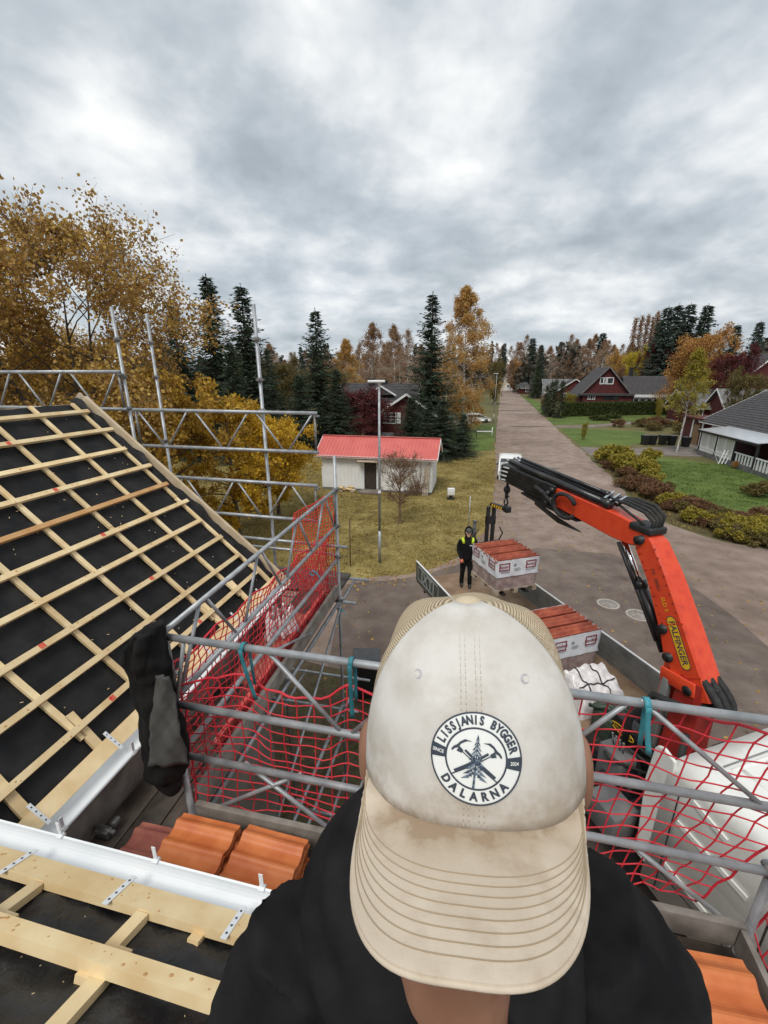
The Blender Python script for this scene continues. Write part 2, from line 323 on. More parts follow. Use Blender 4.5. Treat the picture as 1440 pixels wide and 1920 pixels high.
# ------------------------------------------------------------------ ground, road, lawns
def groundmat(name, cols, s1, s2, rough=0.95, bump=0.4, bs=30, cracks=False):
    m = bpy.data.materials.new(name); m.use_nodes = True; t = m.node_tree; N = t.nodes; Lk = t.links; b = N['Principled BSDF']
    b.inputs['Roughness'].default_value = rough; b.inputs['Specular IOR Level'].default_value = 0.25
    pos = N.new('ShaderNodeNewGeometry').outputs['Position']
    def nz(s, d=6, r=0.55):
        n = N.new('ShaderNodeTexNoise'); n.inputs['Scale'].default_value = s; n.inputs['Detail'].default_value = d; n.inputs['Roughness'].default_value = r; Lk.new(pos, n.inputs['Vector']); return n.outputs[0]
    mx = N.new('ShaderNodeMix'); mx.data_type = 'FLOAT'; mx.inputs[0].default_value = 0.45; Lk.new(nz(s1), mx.inputs[2]); Lk.new(nz(s2), mx.inputs[3])
    rp = N.new('ShaderNodeValToRGB'); Lk.new(mx.outputs[0], rp.inputs[0]); k = len(cols)
    for i, c in enumerate(cols):
        el = rp.color_ramp.elements[i] if i < 2 else rp.color_ramp.elements.new(0.5)
    els = rp.color_ramp.elements
    for i, c in enumerate(cols): els[i].position = 0.36 + 0.28 * i / (k - 1)
    for i, c in enumerate(cols): els[i].color = (*c, 1)
    col = rp.outputs[0]
    if cracks:
        vo = N.new('ShaderNodeTexVoronoi'); vo.feature = 'DISTANCE_TO_EDGE'; vo.inputs['Scale'].default_value = 0.22
        wv = N.new('ShaderNodeMix'); wv.data_type = 'VECTOR'; wv.inputs[0].default_value = 0.16
        nn = N.new('ShaderNodeTexNoise'); nn.inputs['Scale'].default_value = 0.9; nn.inputs['Detail'].default_value = 5; Lk.new(pos, nn.inputs['Vector'])
        sc_ = N.new('ShaderNodeVectorMath'); sc_.operation = 'SCALE'; sc_.inputs['Scale'].default_value = 18; Lk.new(nn.outputs['Color'], sc_.inputs[0])
        Lk.new(pos, wv.inputs[4]); Lk.new(sc_.outputs[0], wv.inputs[5]); Lk.new(wv.outputs[1], vo.inputs['Vector'])
        mr = N.new('ShaderNodeMapRange'); mr.inputs[1].default_value = 0.0; mr.inputs[2].default_value = 0.008; mr.inputs[3].default_value = 0.80; mr.inputs[4].default_value = 1.0; Lk.new(vo.outputs['Distance'], mr.inputs[0])
        # repaired patches: another large voronoi
        v2 = N.new('ShaderNodeTexVoronoi'); v2.inputs['Scale'].default_value = 0.09; Lk.new(wv.outputs[1], v2.inputs['Vector'])
        m2 = N.new('ShaderNodeMapRange'); m2.inputs[3].default_value = 0.93; m2.inputs[4].default_value = 1.05; Lk.new(v2.outputs['Color'], m2.inputs[0])
        pm = N.new('ShaderNodeMath'); pm.operation = 'MULTIPLY'; Lk.new(mr.outputs[0], pm.inputs[0]); Lk.new(m2.outputs[0], pm.inputs[1])
        mm = N.new('ShaderNodeMix'); mm.data_type = 'RGBA'; mm.blend_type = 'MULTIPLY'; mm.inputs[0].default_value = 1; Lk.new(col, mm.inputs[6]); Lk.new(pm.outputs[0], mm.inputs[7]); col = mm.outputs[2]
    Lk.new(col, b.inputs['Base Color'])
    bp = N.new('ShaderNodeBump'); bp.inputs['Strength'].default_value = bump; bp.inputs['Distance'].default_value = 0.03; Lk.new(nz(bs, 4), bp.inputs['Height']); Lk.new(bp.outputs[0], b.inputs['Normal'])
    return m
M['g_field'] = groundmat('g_field', [(0.07, 0.075, 0.028), (0.13, 0.115, 0.045), (0.17, 0.14, 0.06)], 0.05, 1.2)
M['g_dry'] = groundmat('g_dry', [(0.125, 0.098, 0.034), (0.24, 0.185, 0.062), (0.36, 0.285, 0.11)], 0.45, 2.4, bump=0.8, bs=18)
M['g_green'] = groundmat('g_green', [(0.065, 0.085, 0.02), (0.095, 0.14, 0.03), (0.14, 0.185, 0.045)], 0.25, 3.0, bump=0.7, bs=18)
M['g_asphalt'] = groundmat('g_asphalt', [(0.17, 0.124, 0.099), (0.262, 0.195, 0.158), (0.37, 0.287, 0.238)], 0.10, 1.1, rough=0.9, bump=0.25, bs=60, cracks=True)
M['g_gravel'] = groundmat('g_gravel', [(0.12, 0.10, 0.085), (0.20, 0.17, 0.15), (0.27, 0.24, 0.21)], 0.6, 9, bump=0.6, bs=40)
M['g_bank'] = groundmat('g_bank', [(0.05, 0.042, 0.018), (0.10, 0.075, 0.035), (0.12, 0.11, 0.04)], 0.5, 3.0, bump=0.8, bs=14)
M['g_yard'] = groundmat('g_yard', [(0.06, 0.045, 0.028), (0.11, 0.08, 0.05), (0.10, 0.105, 0.04)], 0.7, 5.0, bump=0.8, bs=16)
def poly_sheet(name, pts, z, m, kind='structure'):
    me = bpy.data.meshes.new(name); bm = bmesh.new()
    f = bm.faces.new([bm.verts.new((p[0], p[1], z)) for p in pts]); bm.normal_update()
    if f.normal.z < 0: f.normal_flip()
    bmesh.ops.triangulate(bm, faces=bm.faces[:]); bm.to_mesh(me); bm.free()
    o = link(name, me, None, m); return tag(o, kind=kind)
poly_sheet('ground', [(-1800, -400), (1800, -400), (1800, 2600), (-1800, 2600)], 0.0, M['g_field'])
road_l = [(-14, 12.6), (-6, 13.9), (-1.62, 14.66), (0.83, 15.11), (2.0, 15.7), (2.9, 16.5), (4.0, 18.0), (4.87, 19.73), (5.9, 22.5), (6.95, 25.96), (10.5, 39.64), (12.89, 49.7), (47.95, 182.4), (104, 395)]
road_r = [(111, 393), (56.0, 182.4), (24.34, 59.58), (20.0, 41.5), (16.2, 27.9), (14.9, 22.6), (15.0, 20.4), (15.9, 18.6), (18.2, 17.2), (24, 16.0), (46, 14.0)]
rnd = random.Random(4)
def jag(pts, a):
    out = []
    for i in range(len(pts) - 1):
        p, q = Vector(pts[i]), Vector(pts[i + 1]); L = (q - p).length; n = max(1, min(40, int(L / 0.7)))
        for k in range(n):
            c = p.lerp(q, k / n); out.append((c.x + rnd.uniform(-a, a), c.y + rnd.uniform(-a, a)))
    return out + [pts[-1]]
poly_sheet('road', jag(road_l, 0.12) + jag(road_r, 0.18) + [(46, -30), (-14, -30)], 0.008, M['g_asphalt'])
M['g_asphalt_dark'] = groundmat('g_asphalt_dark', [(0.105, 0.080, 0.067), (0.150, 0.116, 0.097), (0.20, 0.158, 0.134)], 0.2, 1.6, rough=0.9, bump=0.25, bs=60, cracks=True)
G2 = lambda x, y: gz(x, y).xy.to_tuple()
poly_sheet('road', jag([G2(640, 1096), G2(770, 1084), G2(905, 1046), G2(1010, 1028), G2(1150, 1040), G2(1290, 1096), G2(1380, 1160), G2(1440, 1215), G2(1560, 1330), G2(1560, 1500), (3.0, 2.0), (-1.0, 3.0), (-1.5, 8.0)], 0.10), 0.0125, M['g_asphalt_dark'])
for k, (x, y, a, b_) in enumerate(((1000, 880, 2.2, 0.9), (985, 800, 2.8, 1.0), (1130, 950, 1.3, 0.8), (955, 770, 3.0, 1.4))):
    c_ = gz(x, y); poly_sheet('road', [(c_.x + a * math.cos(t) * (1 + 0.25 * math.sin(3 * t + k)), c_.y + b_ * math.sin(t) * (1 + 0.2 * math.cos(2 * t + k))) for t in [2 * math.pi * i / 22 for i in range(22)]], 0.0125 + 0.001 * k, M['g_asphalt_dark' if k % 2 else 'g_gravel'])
lawn_pts = [(-40, 9), (-14, 12.6)] + road_l[1:12] + [(9.0, 47), (-2, 46), (-40, 46)]
poly_sheet('lawn', jag(lawn_pts, 0.05), 0.004, M['g_dry'])
poly_sheet('lawn', [(8.4, 43.5), (11.6, 44.2), (12.75, 49.5), (17.6, 68), (11, 70), (7.5, 52)], 0.006, M['g_green'])
# right-hand gardens, driveway and bank
poly_sheet('lawn', jag([gz(1150, 880).xy.to_tuple(), gz(1160, 860).xy.to_tuple(), gz(1250, 858).xy.to_tuple(), gz(1330, 868).xy.to_tuple(), (44, 37), (44, 18.5), gz(1440, 985).xy.to_tuple(), gz(1330, 975).xy.to_tuple(), gz(1240, 930).xy.to_tuple()], 0.2), 0.005, M['g_green'])
poly_sheet('bank', jag([(15.0, 22.6), (16.3, 27.9), (20.2, 41.0), (22.5, 40.5), (19.6, 31), (19.4, 24.5), (23.0, 20.6), (44, 18.5), (46, 14.2), (24, 16.2), (18.3, 17.4), (16.0, 18.8), (15.1, 20.6)], 0.15), 0.006, M['g_bank'])
poly_sheet('driveway', jag([(20.0, 41.2), (25.5, 41.6), (30.5, 40.6), (36, 44.5), (36, 49), (30, 46.5), (24.5, 45.6), (21.3, 46.5)], 0.12), 0.0095, M['g_gravel'])
poly_sheet('lawn', jag([(21.6, 47.2), (24.5, 46.6), (31, 49.5), (36, 60), (30, 64), (25.8, 63.5)], 0.2), 0.0045, M['g_green'])
poly_sheet('path', jag([(26.0, 65.0), (31, 65), (60, 80), (60, 83), (31, 67.5), (26.5, 67.4)], 0.1), 0.0105, M['g_gravel'])
poly_sheet('lawn', jag([(27.0, 69), (32, 69), (58, 82.5), (56, 88), (34, 84), (29.8, 80)], 0.2), 0.0055, M['g_green'])
poly_sheet('lawn', jag([(31, 84), (36, 88), (44, 120), (52, 160), (50, 160), (40, 120)], 0.3), 0.0055, M['g_green'])
hp = lambda u, v: (UX * u + VX * v).xy.to_tuple()
poly_sheet('yard', jag([hp(-5.5, 1.0), hp(-1.0, 1.0), hp(-0.75, 6.2), hp(-1.0, 8.6), hp(-2.6, 8.9), hp(-5.5, 9.5)], 0.12), 0.018, M['g_yard'])
# a worn concrete slab path below the scaffold
for k in range(5):
    mb = MB(); mb.box((-0.55 - 0.0, 2.6 + 0.72 * k, 0.019), (0.35, 3.29 + 0.72 * k, 0.05), 0, 0.012)
    if k == 0: slab_root = thing('paving', 'pale concrete paving slabs on the ground below the scaffold net', 'paving', (0, 3, 0), FH, kind='structure')
    mb.build('paving_slab', M['g_gravel'], slab_root)
# manhole covers set in the road
M['iron'] = mat('iron', (0.22, 0.195, 0.17), (0.34, 0.31, 0.28), rough=0.8, metal=0.1, scale=14, bump=0.5, bscale=60)
M['mortar'] = mat('mortar', (0.34, 0.30, 0.265), (0.42, 0.375, 0.34), rough=0.9, scale=8)
for (x, y), r, lb in (((1140, 1133), 0.36, 'round manhole cover in the road nearer the lawn'), ((1197, 1154), 0.38, 'round manhole cover in the road nearer the red crane boom')):
    p = gz(x, y); t = thing('manhole_cover', lb, 'manhole cover', (p.x, p.y, 0), group='manhole covers in the road')
    mb = MB(); mb.lathe((p.x, p.y, 0.0135), [(r, 0), (r, 0.008), (r - 0.06, 0.01), (r - 0.07, 0.004)], 28); mb.build('rim', M['mortar'], t)
    mb = MB(); mb.lathe((p.x, p.y, 0.0140), [(r - 0.075, 0), (r - 0.075, 0.006), (0.01, 0.008)], 28)
    for a in range(-3, 4):
        hw = math.sqrt(max(0.001, (r - 0.1) ** 2 - (a * 0.075) ** 2)); mb.box((p.x - hw, p.y + a * 0.075 - 0.014, 0.0185), (p.x + hw, p.y + a * 0.075 + 0.014, 0.0255))
    mb.build('lid', M['iron'], t)
# ------------------------------------------------------------------ the house being re-roofed (house frame: u along the eave, v away)
EZ = CAM_H - 2.6; EU = -2.42; RIDGE_U = -4.98; RZ = CAM_H - 0.33; GV = 4.72; V0 = 1.02
SL = math.atan2(RZ - EZ, EU - RIDGE_U); LS = math.hypot(RZ - EZ, EU - RIDGE_U)
sx = Vector((-math.cos(SL), 0, math.sin(SL))); sn = Vector((math.sin(SL), 0, math.cos(SL))); VV = Vector((0, 1, 0))
def R1(s, v, n=0.0): return Vector((EU, v, EZ)) + sx * s + sn * n          # wing roof: s up the slope, n off it
house = thing('house', 'house with a stripped roof of pine battens over black felt', 'house', (-3.5, 1.5, 0), FH)
rq = random.Random(11)
mb = MB()
mb.box((-7.3, -4.0, 0.0), (-2.66, 4.55, EZ - 0.25)); mb.prism([(-7.3, 4.55, EZ - 0.25), (-2.66, 4.55, EZ - 0.25), (RIDGE_U, 4.55, RZ - 0.3)], (0, -8.5, 0))
mb.box((-2.655, -4.0, 0.0), (0.75, 0.62, 4.95))
mb.build('wall', mat('wall_plain', (0.16, 0.14, 0.115), (0.22, 0.195, 0.165), rough=0.85, scale=2, coord='World'), house)
# wing roof
mb = MB()
def felt1(a, b):
    s = a * (LS - 0.02); v = -2.0 + b * (GV + 2.0); return R1(s, v, 0.006 * math.sin(v * 9 + s * 4) + 0.004 * math.sin(v * 23 - s * 15))
mb.sheet(felt1, 50, 90)
roof1 = mb.build('roof_underlay', M['felt'], house)
mb = MB(); mb.prism([R1(0, V0 - 3, -0.012), R1(LS, V0 - 3, -0.012), R1(LS, V0 - 3, -0.10), R1(0.0, V0 - 3, -0.10)], (0, GV - V0 + 3, 0))
mb.prism([Vector((RIDGE_U, -2.5, RZ - 0.012)), Vector((2 * RIDGE_U - EU, -2.5, EZ)), Vector((2 * RIDGE_U - EU, -2.5, EZ - 0.1)), Vector((RIDGE_U, -2.5, RZ - 0.12))], (0, GV + 2.5, 0))
mb.build('roof_boarding', M['grey_wood'], house)
for k in range(8):
    v = GV - 0.20 - 0.525 * k + rq.uniform(-0.012, 0.012)
    if v < V0 + 0.03: break
    s0 = 0.22 if k % 3 else 0.34; cut = LS * rq.uniform(0.35, 0.6)
    for a, b, dv in ((s0, cut, 0), (cut + 0.006, LS - 0.03, rq.uniform(-0.012, 0.012))):
        mb = MB(); mb.beam(R1(a, v + dv, 0.024), R1(b, v + dv, 0.024), 0.046, 0.026, sn); mb.build('counter_batten', M['pine'], roof1)
    mb = MB(); mb.beam(R1(0.10, v + 0.02, 0.024), R1(0.42, v + 0.05, 0.024), 0.062, 0.026, sn); mb.build('counter_batten', M['pine'], roof1)
bs = [0.298, 0.62, 0.938, 1.257, 1.578, 1.892, 2.22, 2.537, 2.88, 3.212]
rag = [4.46, 4.49, 4.52, 4.49, 4.60, 4.58, 4.63, 4.54, 4.66, 4.60]
for k, s in enumerate(bs):
    mb = MB(); mb.beam(R1(s, V0 + 0.02, 0.055), R1(s + rq.uniform(-0.012, 0.012), rag[k], 0.055), 0.048, 0.032, sn)
    mb.build('batten', M['pine_dark'] if k == 5 else M['pine'], roof1)
M['mark'] = mat('mark', (0.60, 0.05, 0.04), (0.68, 0.16, 0.09), rough=0.8, scale=40)
for (x, y) in ((22, 836), (111, 924), (200, 1008), (287, 1086), (210, 1308), (88, 1218), (372, 1163), (395, 905)):
    r = ray(x, y); d = Vector((r.dot(UX), r.dot(VX), r.z)); o = R1(0, 0, 0.0722); t = (o - Vector((0, 0, CAM_H))).dot(sn) / d.dot(sn); p = Vector((0, 0, CAM_H)) + d * t
    if p.y > GV: continue
    s_ = (p - Vector((EU, 0, EZ))).dot(sx); s_ = min(bs, key=lambda q: abs(q - s_))
    mb = MB(); mb.beam(R1(s_, p.y - 0.02, 0.0722), R1(s_, p.y + 0.022, 0.0722), 0.040, 0.0018, sn); mb.build('paint_mark', M['mark'], roof1)
for s_ in (0.98, 1.95, 2.9):
    mb = MB(); mb.sheet(lambda a, b: R1(s_ + (b - 0.5) * 0.10, V0 + a * (GV - 0.2 - V0), 0.012 + 0.005 * math.sin(a * 60 + s_ * 7) - 0.012 * abs(2 * b - 1) ** 3), 60, 4); mb.build('felt_lap', M['felt'], roof1)
mb = MB()
for k in range(110):
    s_ = rq.uniform(0.1, 3.3); v_ = rq.uniform(V0 + 0.1, GV - 0.2); a_ = rq.uniform(0, 3.1); L_ = rq.uniform(0.003, 0.009); mb.obox(R1(s_, v_, 0.016), VV * math.cos(a_) + sx * math.sin(a_), VV * -math.sin(a_) + sx * math.cos(a_), sn, (L_, 0.002, 0.0015))
mbk = MB()
for k in range(150):
    s_ = rq.choice(bs) + rq.uniform(-.016, .016); v_ = rq.uniform(V0 + 0.1, 4.4); r_ = rq.uniform(0.004, 0.009); mbk.lathe(R1(s_, v_, 0.0715), [(r_, 0), (r_ * 0.8, 0.0008)], 6, ax=sn)
kw_ = mbk.build('knot', M['pine_dark'], roof1); kw_['kind'] = 'stuff'
sd_ = mb.build('sawdust', M['pine'], roof1); sd_['kind'] = 'stuff'
mb = MB(); mb.beam(R1(0.055, V0 + 0.05, 0.030), R1(0.055, GV - 0.05, 0.030), 0.115, 0.034, sn); mb.build('eave_board', M['pine'], house)
mb = MB(); mb.box((EU - 0.015, V0, EZ - 0.42), (EU + 0.012, GV - 0.02, EZ - 0.02)); mb.build('fascia', M['toe'], house)
mb = MB(); mb.box((-2.656, 1.0, EZ - 0.45), (EU - 0.017, GV - 0.05, EZ - 0.40)); mb.build('soffit', M['grey_wood'], house)
mb = MB(); mb.beam(R1(-0.10, GV + 0.035, -0.035), R1(LS + 0.03, GV + 0.035, -0.035), 0.045, 0.235, sn); mb.build('barge_board', mat('barge', (0.52, 0.40, 0.25), (0.64, 0.52, 0.36), rough=0.8, scale=5, coord='World'), house)
mb = MB(); mb.beam(Vector((RIDGE_U + 0.03, GV + 0.03, RZ + 0.04)), Vector((2 * RIDGE_U - EU, GV + 0.03, EZ + 0.02)), 0.034, 0.225, (-math.sin(SL), 0, math.cos(SL))); mb.build('barge_board', M['grey_wood'], house)
def flap(a, b):
    s = 0.15 + a * (LS - 0.10); wv = 0.035 * math.sin(s * 5.1) + 0.02 * math.sin(s * 13 + 1)
    v = GV - 0.16 + b * (0.13 + 1.2 * min(0, wv)); return R1(s, v, 0.014 + 0.03 * b * b + (0.022 * math.sin(s * 7 + b * 4) + 0.014 * math.sin(s * 19)) * b)
mb = MB(); mb.sheet(flap, 70, 5); mb.build('underlay_edge', M['felt'], house)
def gutter(name, p0, p1, out, parent, r=0.062):
    """half-round trough with a rolled lip, open upward"""
    d = (p1 - p0); L = d.length; d.normalize(); up = Vector((0, 0, 1)); prof = []
    for k in range(13):
        a = math.pi + math.pi * k / 12; prof.append((r * math.cos(a), r * math.sin(a)))
    prof += [(r + 0.008, 0.004), (r + 0.012, -0.006), (r + 0.006, -0.012)]
    prof = [(-r, 0.022)] + prof
    inner = [(x * 0.965, y * 0.965 + 0.002) for x, y in reversed(prof[:14])]
    ring = prof + inner
    mb = MB(); mb.loft([[p0 + out * x + up * y for x, y in ring], [p1 + out * x + up * y for x, y in ring]], sm=False)
    return mb.build(name, M['white_metal'], parent, fix=True)
g1 = gutter('gutter', Vector((EU + 0.078, V0 + 0.1, EZ + 0.0)), Vector((EU + 0.078, GV - 0.02, EZ + 0.0)), Vector((1, 0, 0)), house)
def strap(p_in, p_out, up, lip, parent, side, clip=True):
    mb = MB(); d = (p_out - p_in).normalized(); mb.beam(p_in, p_out, 0.026, 0.004, up)
    for k in range(4): mb.tube(p_in + d * (0.025 + 0.038 * k) + up * 0.002, p_in + d * (0.025 + 0.038 * k) + up * 0.0045, 0.005, 6, mi=1)
    o_ = mb.build('gutter_bracket', [M['white_metal'], M['ink']], parent)
    if clip:
        mb = MB(); q = lip; mb.beam(q + Vector((0, 0, -0.01)), q + Vector((0, 0, 0.085)), 0.02, 0.004, side); mb.beam(q + Vector((0, 0, -0.01)) - side * 0.012, q + side * 0.014, 0.028, 0.02); mb.build('gutter_clip', M['white_metal'], parent)
    return o_
for v in (1.42, 1.98, 2.54, 3.10, 3.66, 4.22):
    strap(R1(0.15, v, 0.050), R1(-0.02, v, 0.050), sn, Vector((EU + 0.145, v, EZ + 0.01)), g1, Vector((1, 0, 0)), True)
# the nearer roof, under the man
E2Z = CAM_H - 2.25; E2V = 1.06; S2 = rad(25); LS2 = 3.4
s2 = Vector((0, -math.cos(S2), math.sin(S2))); n2v = Vector((0, math.sin(S2), math.cos(S2)))
def R2(s, u, n=0.0): return Vector((u, E2V, E2Z)) + s2 * s + n2v * n
mb = MB()
def felt2(a, b):
    s = a * LS2; u = -3.2 + b * 4.0; q = 0.007 * math.sin(u * 11 + s * 5) + 0.006 * math.sin(u * 27 - s * 19) + 0.004 * math.sin(s * 41 + u * 13); return R2(s, u, q)
mb.sheet(felt2, 90, 110)
roof2 = mb.build('roof_underlay', mat('felt_near', (0.008, 0.008, 0.009), (0.03, 0.029, 0.028), rough=0.42, scale=7, bump=0.7, bscale=22, coord='World', spec=0.5), house)
mb = MB(); mb.prism([R2(0, -3.2, -0.02), R2(LS2, -3.2, -0.02), R2(LS2, -3.2, -0.11), R2(0, -3.2, -0.11)], (4.0, 0, 0)); mb.build('roof_boarding', M['grey_wood'], house)
mb = MB(); mb.box((-2.8, E2V - 0.03, E2Z - 0.22), (0.8, E2V - 0.004, E2Z - 0.022)); mb.build('fascia', M['toe'], house)
mb = MB(); mb.beam(R2(0.065, -2.8, 0.030), R2(0.065, 0.8, 0.030), 0.115, 0.034, n2v); mb.build('eave_board', M['pine'], house)
for k, u in enumerate((-2.87, -2.33, -1.79, -1.25, -0.70, -0.16, 0.38)):
    mb = MB(); mb.beam(R2(0.126, u, 0.024), R2(0.42, u, 0.024), 0.055, 0.034, n2v); mb.build('counter_batten', M['pine'], roof2)
    mb = MB(); mb.beam(R2(0.28, u + 0.058, 0.024), R2(1.5, u + 0.045, 0.024), 0.062, 0.034, n2v); mb.build('counter_batten', M['pine'], roof2)
    if k % 2: mb = MB(); mb.beam(R2(0.03, u + 0.27, 0.0), R2(0.16, u + 0.265, 0.008), 0.05, 0.03, n2v); mb.build('wedge', M['pine'], roof2)
for s in (0.375, 0.72, 1.06, 1.40, 1.75):
    mb = MB(); mb.beam(R2(s, -3.2, 0.064), R2(s, 0.8, 0.064), 0.066, 0.046, n2v); mb.build('batten', M['pine'], roof2)
# knots and nail heads in the timber that lies close to the camera
mb = MB()
for k in range(70):
    u = rq.uniform(-3.0, 0.1); s = rq.choice([0.065 + rq.uniform(-.045, .045), 0.375 + rq.uniform(-.022, .022)]); n = 0.0475 if s < 0.2 else 0.0875
    r = rq.uniform(0.003, 0.008); mb.lathe(R2(s, u, n), [(r, 0), (r * 0.8, 0.0006)], 7, ax=n2v)
kn_ = mb.build('knot', M['pine_dark'], roof2); kn_['kind'] = 'stuff'
mb = MB()
for k in range(90):
    s_ = rq.uniform(0.12, 1.2); u_ = rq.uniform(-2.6, 0.5); a_ = rq.uniform(0, 3.1); L_ = rq.uniform(0.0015, 0.005); mb.obox(R2(s_, u_, 0.019), Vector((math.cos(a_), 0, 0)) + s2 * math.sin(a_), Vector((-math.sin(a_), 0, 0)) + s2 * math.cos(a_), n2v, (L_, 0.0012, 0.001))
sd_ = mb.build('sawdust', M['pine'], roof2); sd_['kind'] = 'stuff'
g2 = gutter('gutter', Vector((-2.78, E2V + 0.07, E2Z - 0.0)), Vector((0.75, E2V + 0.07, E2Z - 0.0)), Vector((0, 1, 0)), house)
for u in (-2.55, -1.98, -1.42, -0.86, -0.30, 0.30):
    strap(R2(0.15, u, 0.050), R2(-0.02, u, 0.050), n2v, Vector((u + 0.03, E2V + 0.137, E2Z + 0.01)), g2, Vector((0, 1, 0)), True)
# ------------------------------------------------------------------ scaffold
TR = 0.0225; DZ = CAM_H - 3.0; OV = 1.90; OU = -1.80; RUU = 1.62; FV = 5.25
Z1, Z2, Z3 = CAM_H - 1.5, CAM_H - 2.0, CAM_H - 2.42
scaf = thing('scaffold', 'galvanised tube scaffold with guard rails standing round the stripped roof', 'scaffold', (OU, OV, 0), FH)
def sp(name, p0, p1, r=TR, m='galv', n=10): mb = MB(); mb.tube(p0, p1, r, n); return mb.build(name, M[m], scaf)
def upright(u, v, ztop, z0=0.0, joints=(), r=TR):
    mb = MB(); mb.tube((u, v, z0), (u, v, ztop), r, 12); o = mb.build('upright', M['galv'], scaf)
    for z in joints:
        mb = MB(); mb.lathe((u, v, z), [(r + 0.002, -0.03), (r + 0.010, -0.025), (r + 0.010, 0.025), (r + 0.002, 0.03)], 12)
        for a in range(4):
            c = Vector((u + math.cos(a * math.pi / 2) * (r + 0.018), v + math.sin(a * math.pi / 2) * (r + 0.018), z)); mb.box(c - Vector((0.012, 0.012, 0.014)), c + Vector((0.012, 0.012, 0.014)))
        mb.build('coupler', M['coupler'], o)
    if z0 == 0.0:
        mb = MB(); mb.box((u - 0.075, v - 0.075, 0.009), (u + 0.075, v + 0.075, 0.02)); mb.lathe((u, v, 0.02), [(0.02, 0), (0.02, 0.22), (0.04, 0.222), (0.04, 0.24)], 10); mb.build('base_jack', M['coupler'], o)
    return o
def lattice(name, a, b, h, n, r=0.024, rd=0.013, flip=0):
    """two chords with zigzag bracing between them"""
    a = Vector(a); b = Vector(b); dn = Vector((0, 0, -h)); mb = MB()
    mb.tube(a, b, r, 10); mb.tube(a + dn, b + dn, r, 10); o = mb.build(name, M['galv'], scaf)
    for k in range(n):
        t0, t1 = k / n, (k + 1) / n; tm = (t0 + t1) / 2; e = 0.02
        for q0, q1 in (((t0 + e, flip), (tm - e / 2, 1 - flip)), ((tm + e / 2, 1 - flip), (t1 - e, flip))):
            p = a.lerp(b, q0[0]) + dn * q0[1]; q = a.lerp(b, q1[0]) + dn * q1[1]
            mb = MB(); mb.tube(p, q, rd, 8); mb.build('diagonal', M['galv'], o)
    for c in (a, b):
        d = (b - a).normalized() * (0.03 if c is a else -0.03)
        mb = MB(); mb.tube(c + d, c + d + dn, 0.016, 8); mb.box(c - Vector((0.03, 0.03, 0.045)), c + Vector((0.03, 0.03, -0.025))); mb.build('end_bracket', M['coupler'], o)
    return o
# uprights
upright(OU, OV, Z1 - 0.03, joints=(Z2, Z3, DZ - 0.1, 2.4))
upright(RUU, OV, Z1 + 0.06, joints=(Z2, Z3, DZ - 0.1, 2.4))
upright(RUU, 0.55, Z1 + 0.06, joints=(Z2, Z3, DZ - 0.1, 2.4))
p4 = hv(629, 918, FV); upright(p4.x, FV, hv(625, 855, FV).z, joints=(p4.z, hv(633, 986, FV).z, hv(629, 1044, FV).z, DZ - 0.1, 2.4, 1.0))
P1V, P2V, P3V = 5.30, 6.05, 5.32
p1 = hv(231, 702, P1V).x; p2 = hv(298, 740, P2V).x; p3 = hv(497, 825, P3V).x
upright(p1, P1V, hv(207, 575, P1V).z, joints=(hv(218, 636, P1V).z, hv(232, 706, P1V).z, hv(240, 765, P1V).z))
upright(p2, P2V, hv(275, 588, P2V).z, joints=(hv(281, 642, P2V).z, hv(293, 706, P2V).z, hv(313, 826, P2V).z))
upright(p3, P3V, hv(475, 570, P3V).z, joints=(hv(481, 636, P3V).z, hv(489, 712, P3V).z, hv(494, 770, P3V).z, hv(500, 845, P3V).z, hv(508, 908, P3V).z, hv(515, 1010, P3V).z))
# gable end: lattice guard frames
LA = hv(250, 768, 5.24); LB = hv(594, 775, 5.24)
lattice('guard_frame', (LA.x, 5.24, LA.z), (LB.x, 5.24, LB.z), 0.50, 3, flip=0)
L0 = hv(225, 697, 5.24); lattice('guard_frame', (L0.x, 5.24, L0.z), (L0.x - 3.6, 5.24, L0.z + 0.0), 0.50, 4, flip=0)
B0 = hv(300, 893, 5.24); B1 = hv(595, 911, 5.24); lattice('guard_frame', (B0.x, 5.24, B1.z + 0.02), (B1.x, 5.24, B1.z), 0.50, 3, flip=1)
for a, b, r in (((380, 1000), (651, 1026), TR), ((420, 1026), (632, 1040), 0.018)):
    q0 = hv(*a, 5.21); q1 = hv(*b, 5.21); sp('ledger', (q0.x, 5.21, q1.z + 0.03), q1, r)
for vv in (5.30, 6.05):
    for z in (4.25, 2.3): sp('ledger', (p1 - 3, vv, z), (OU + 0.25, vv, z))
for z in (4.25, 2.3):
    for u in (p1, p3, OU): sp('transom', (u, 5.2, z - 0.055), (u, 6.15, z - 0.055), 0.022)
for k in range(3):
    mb = MB(); mb.box((p1 - 3, 5.36 + 0.235 * k, 4.30), (OU - 0.05, 5.58 + 0.235 * k, 4.345)); mb.build('plank', M['plank'], scaf)
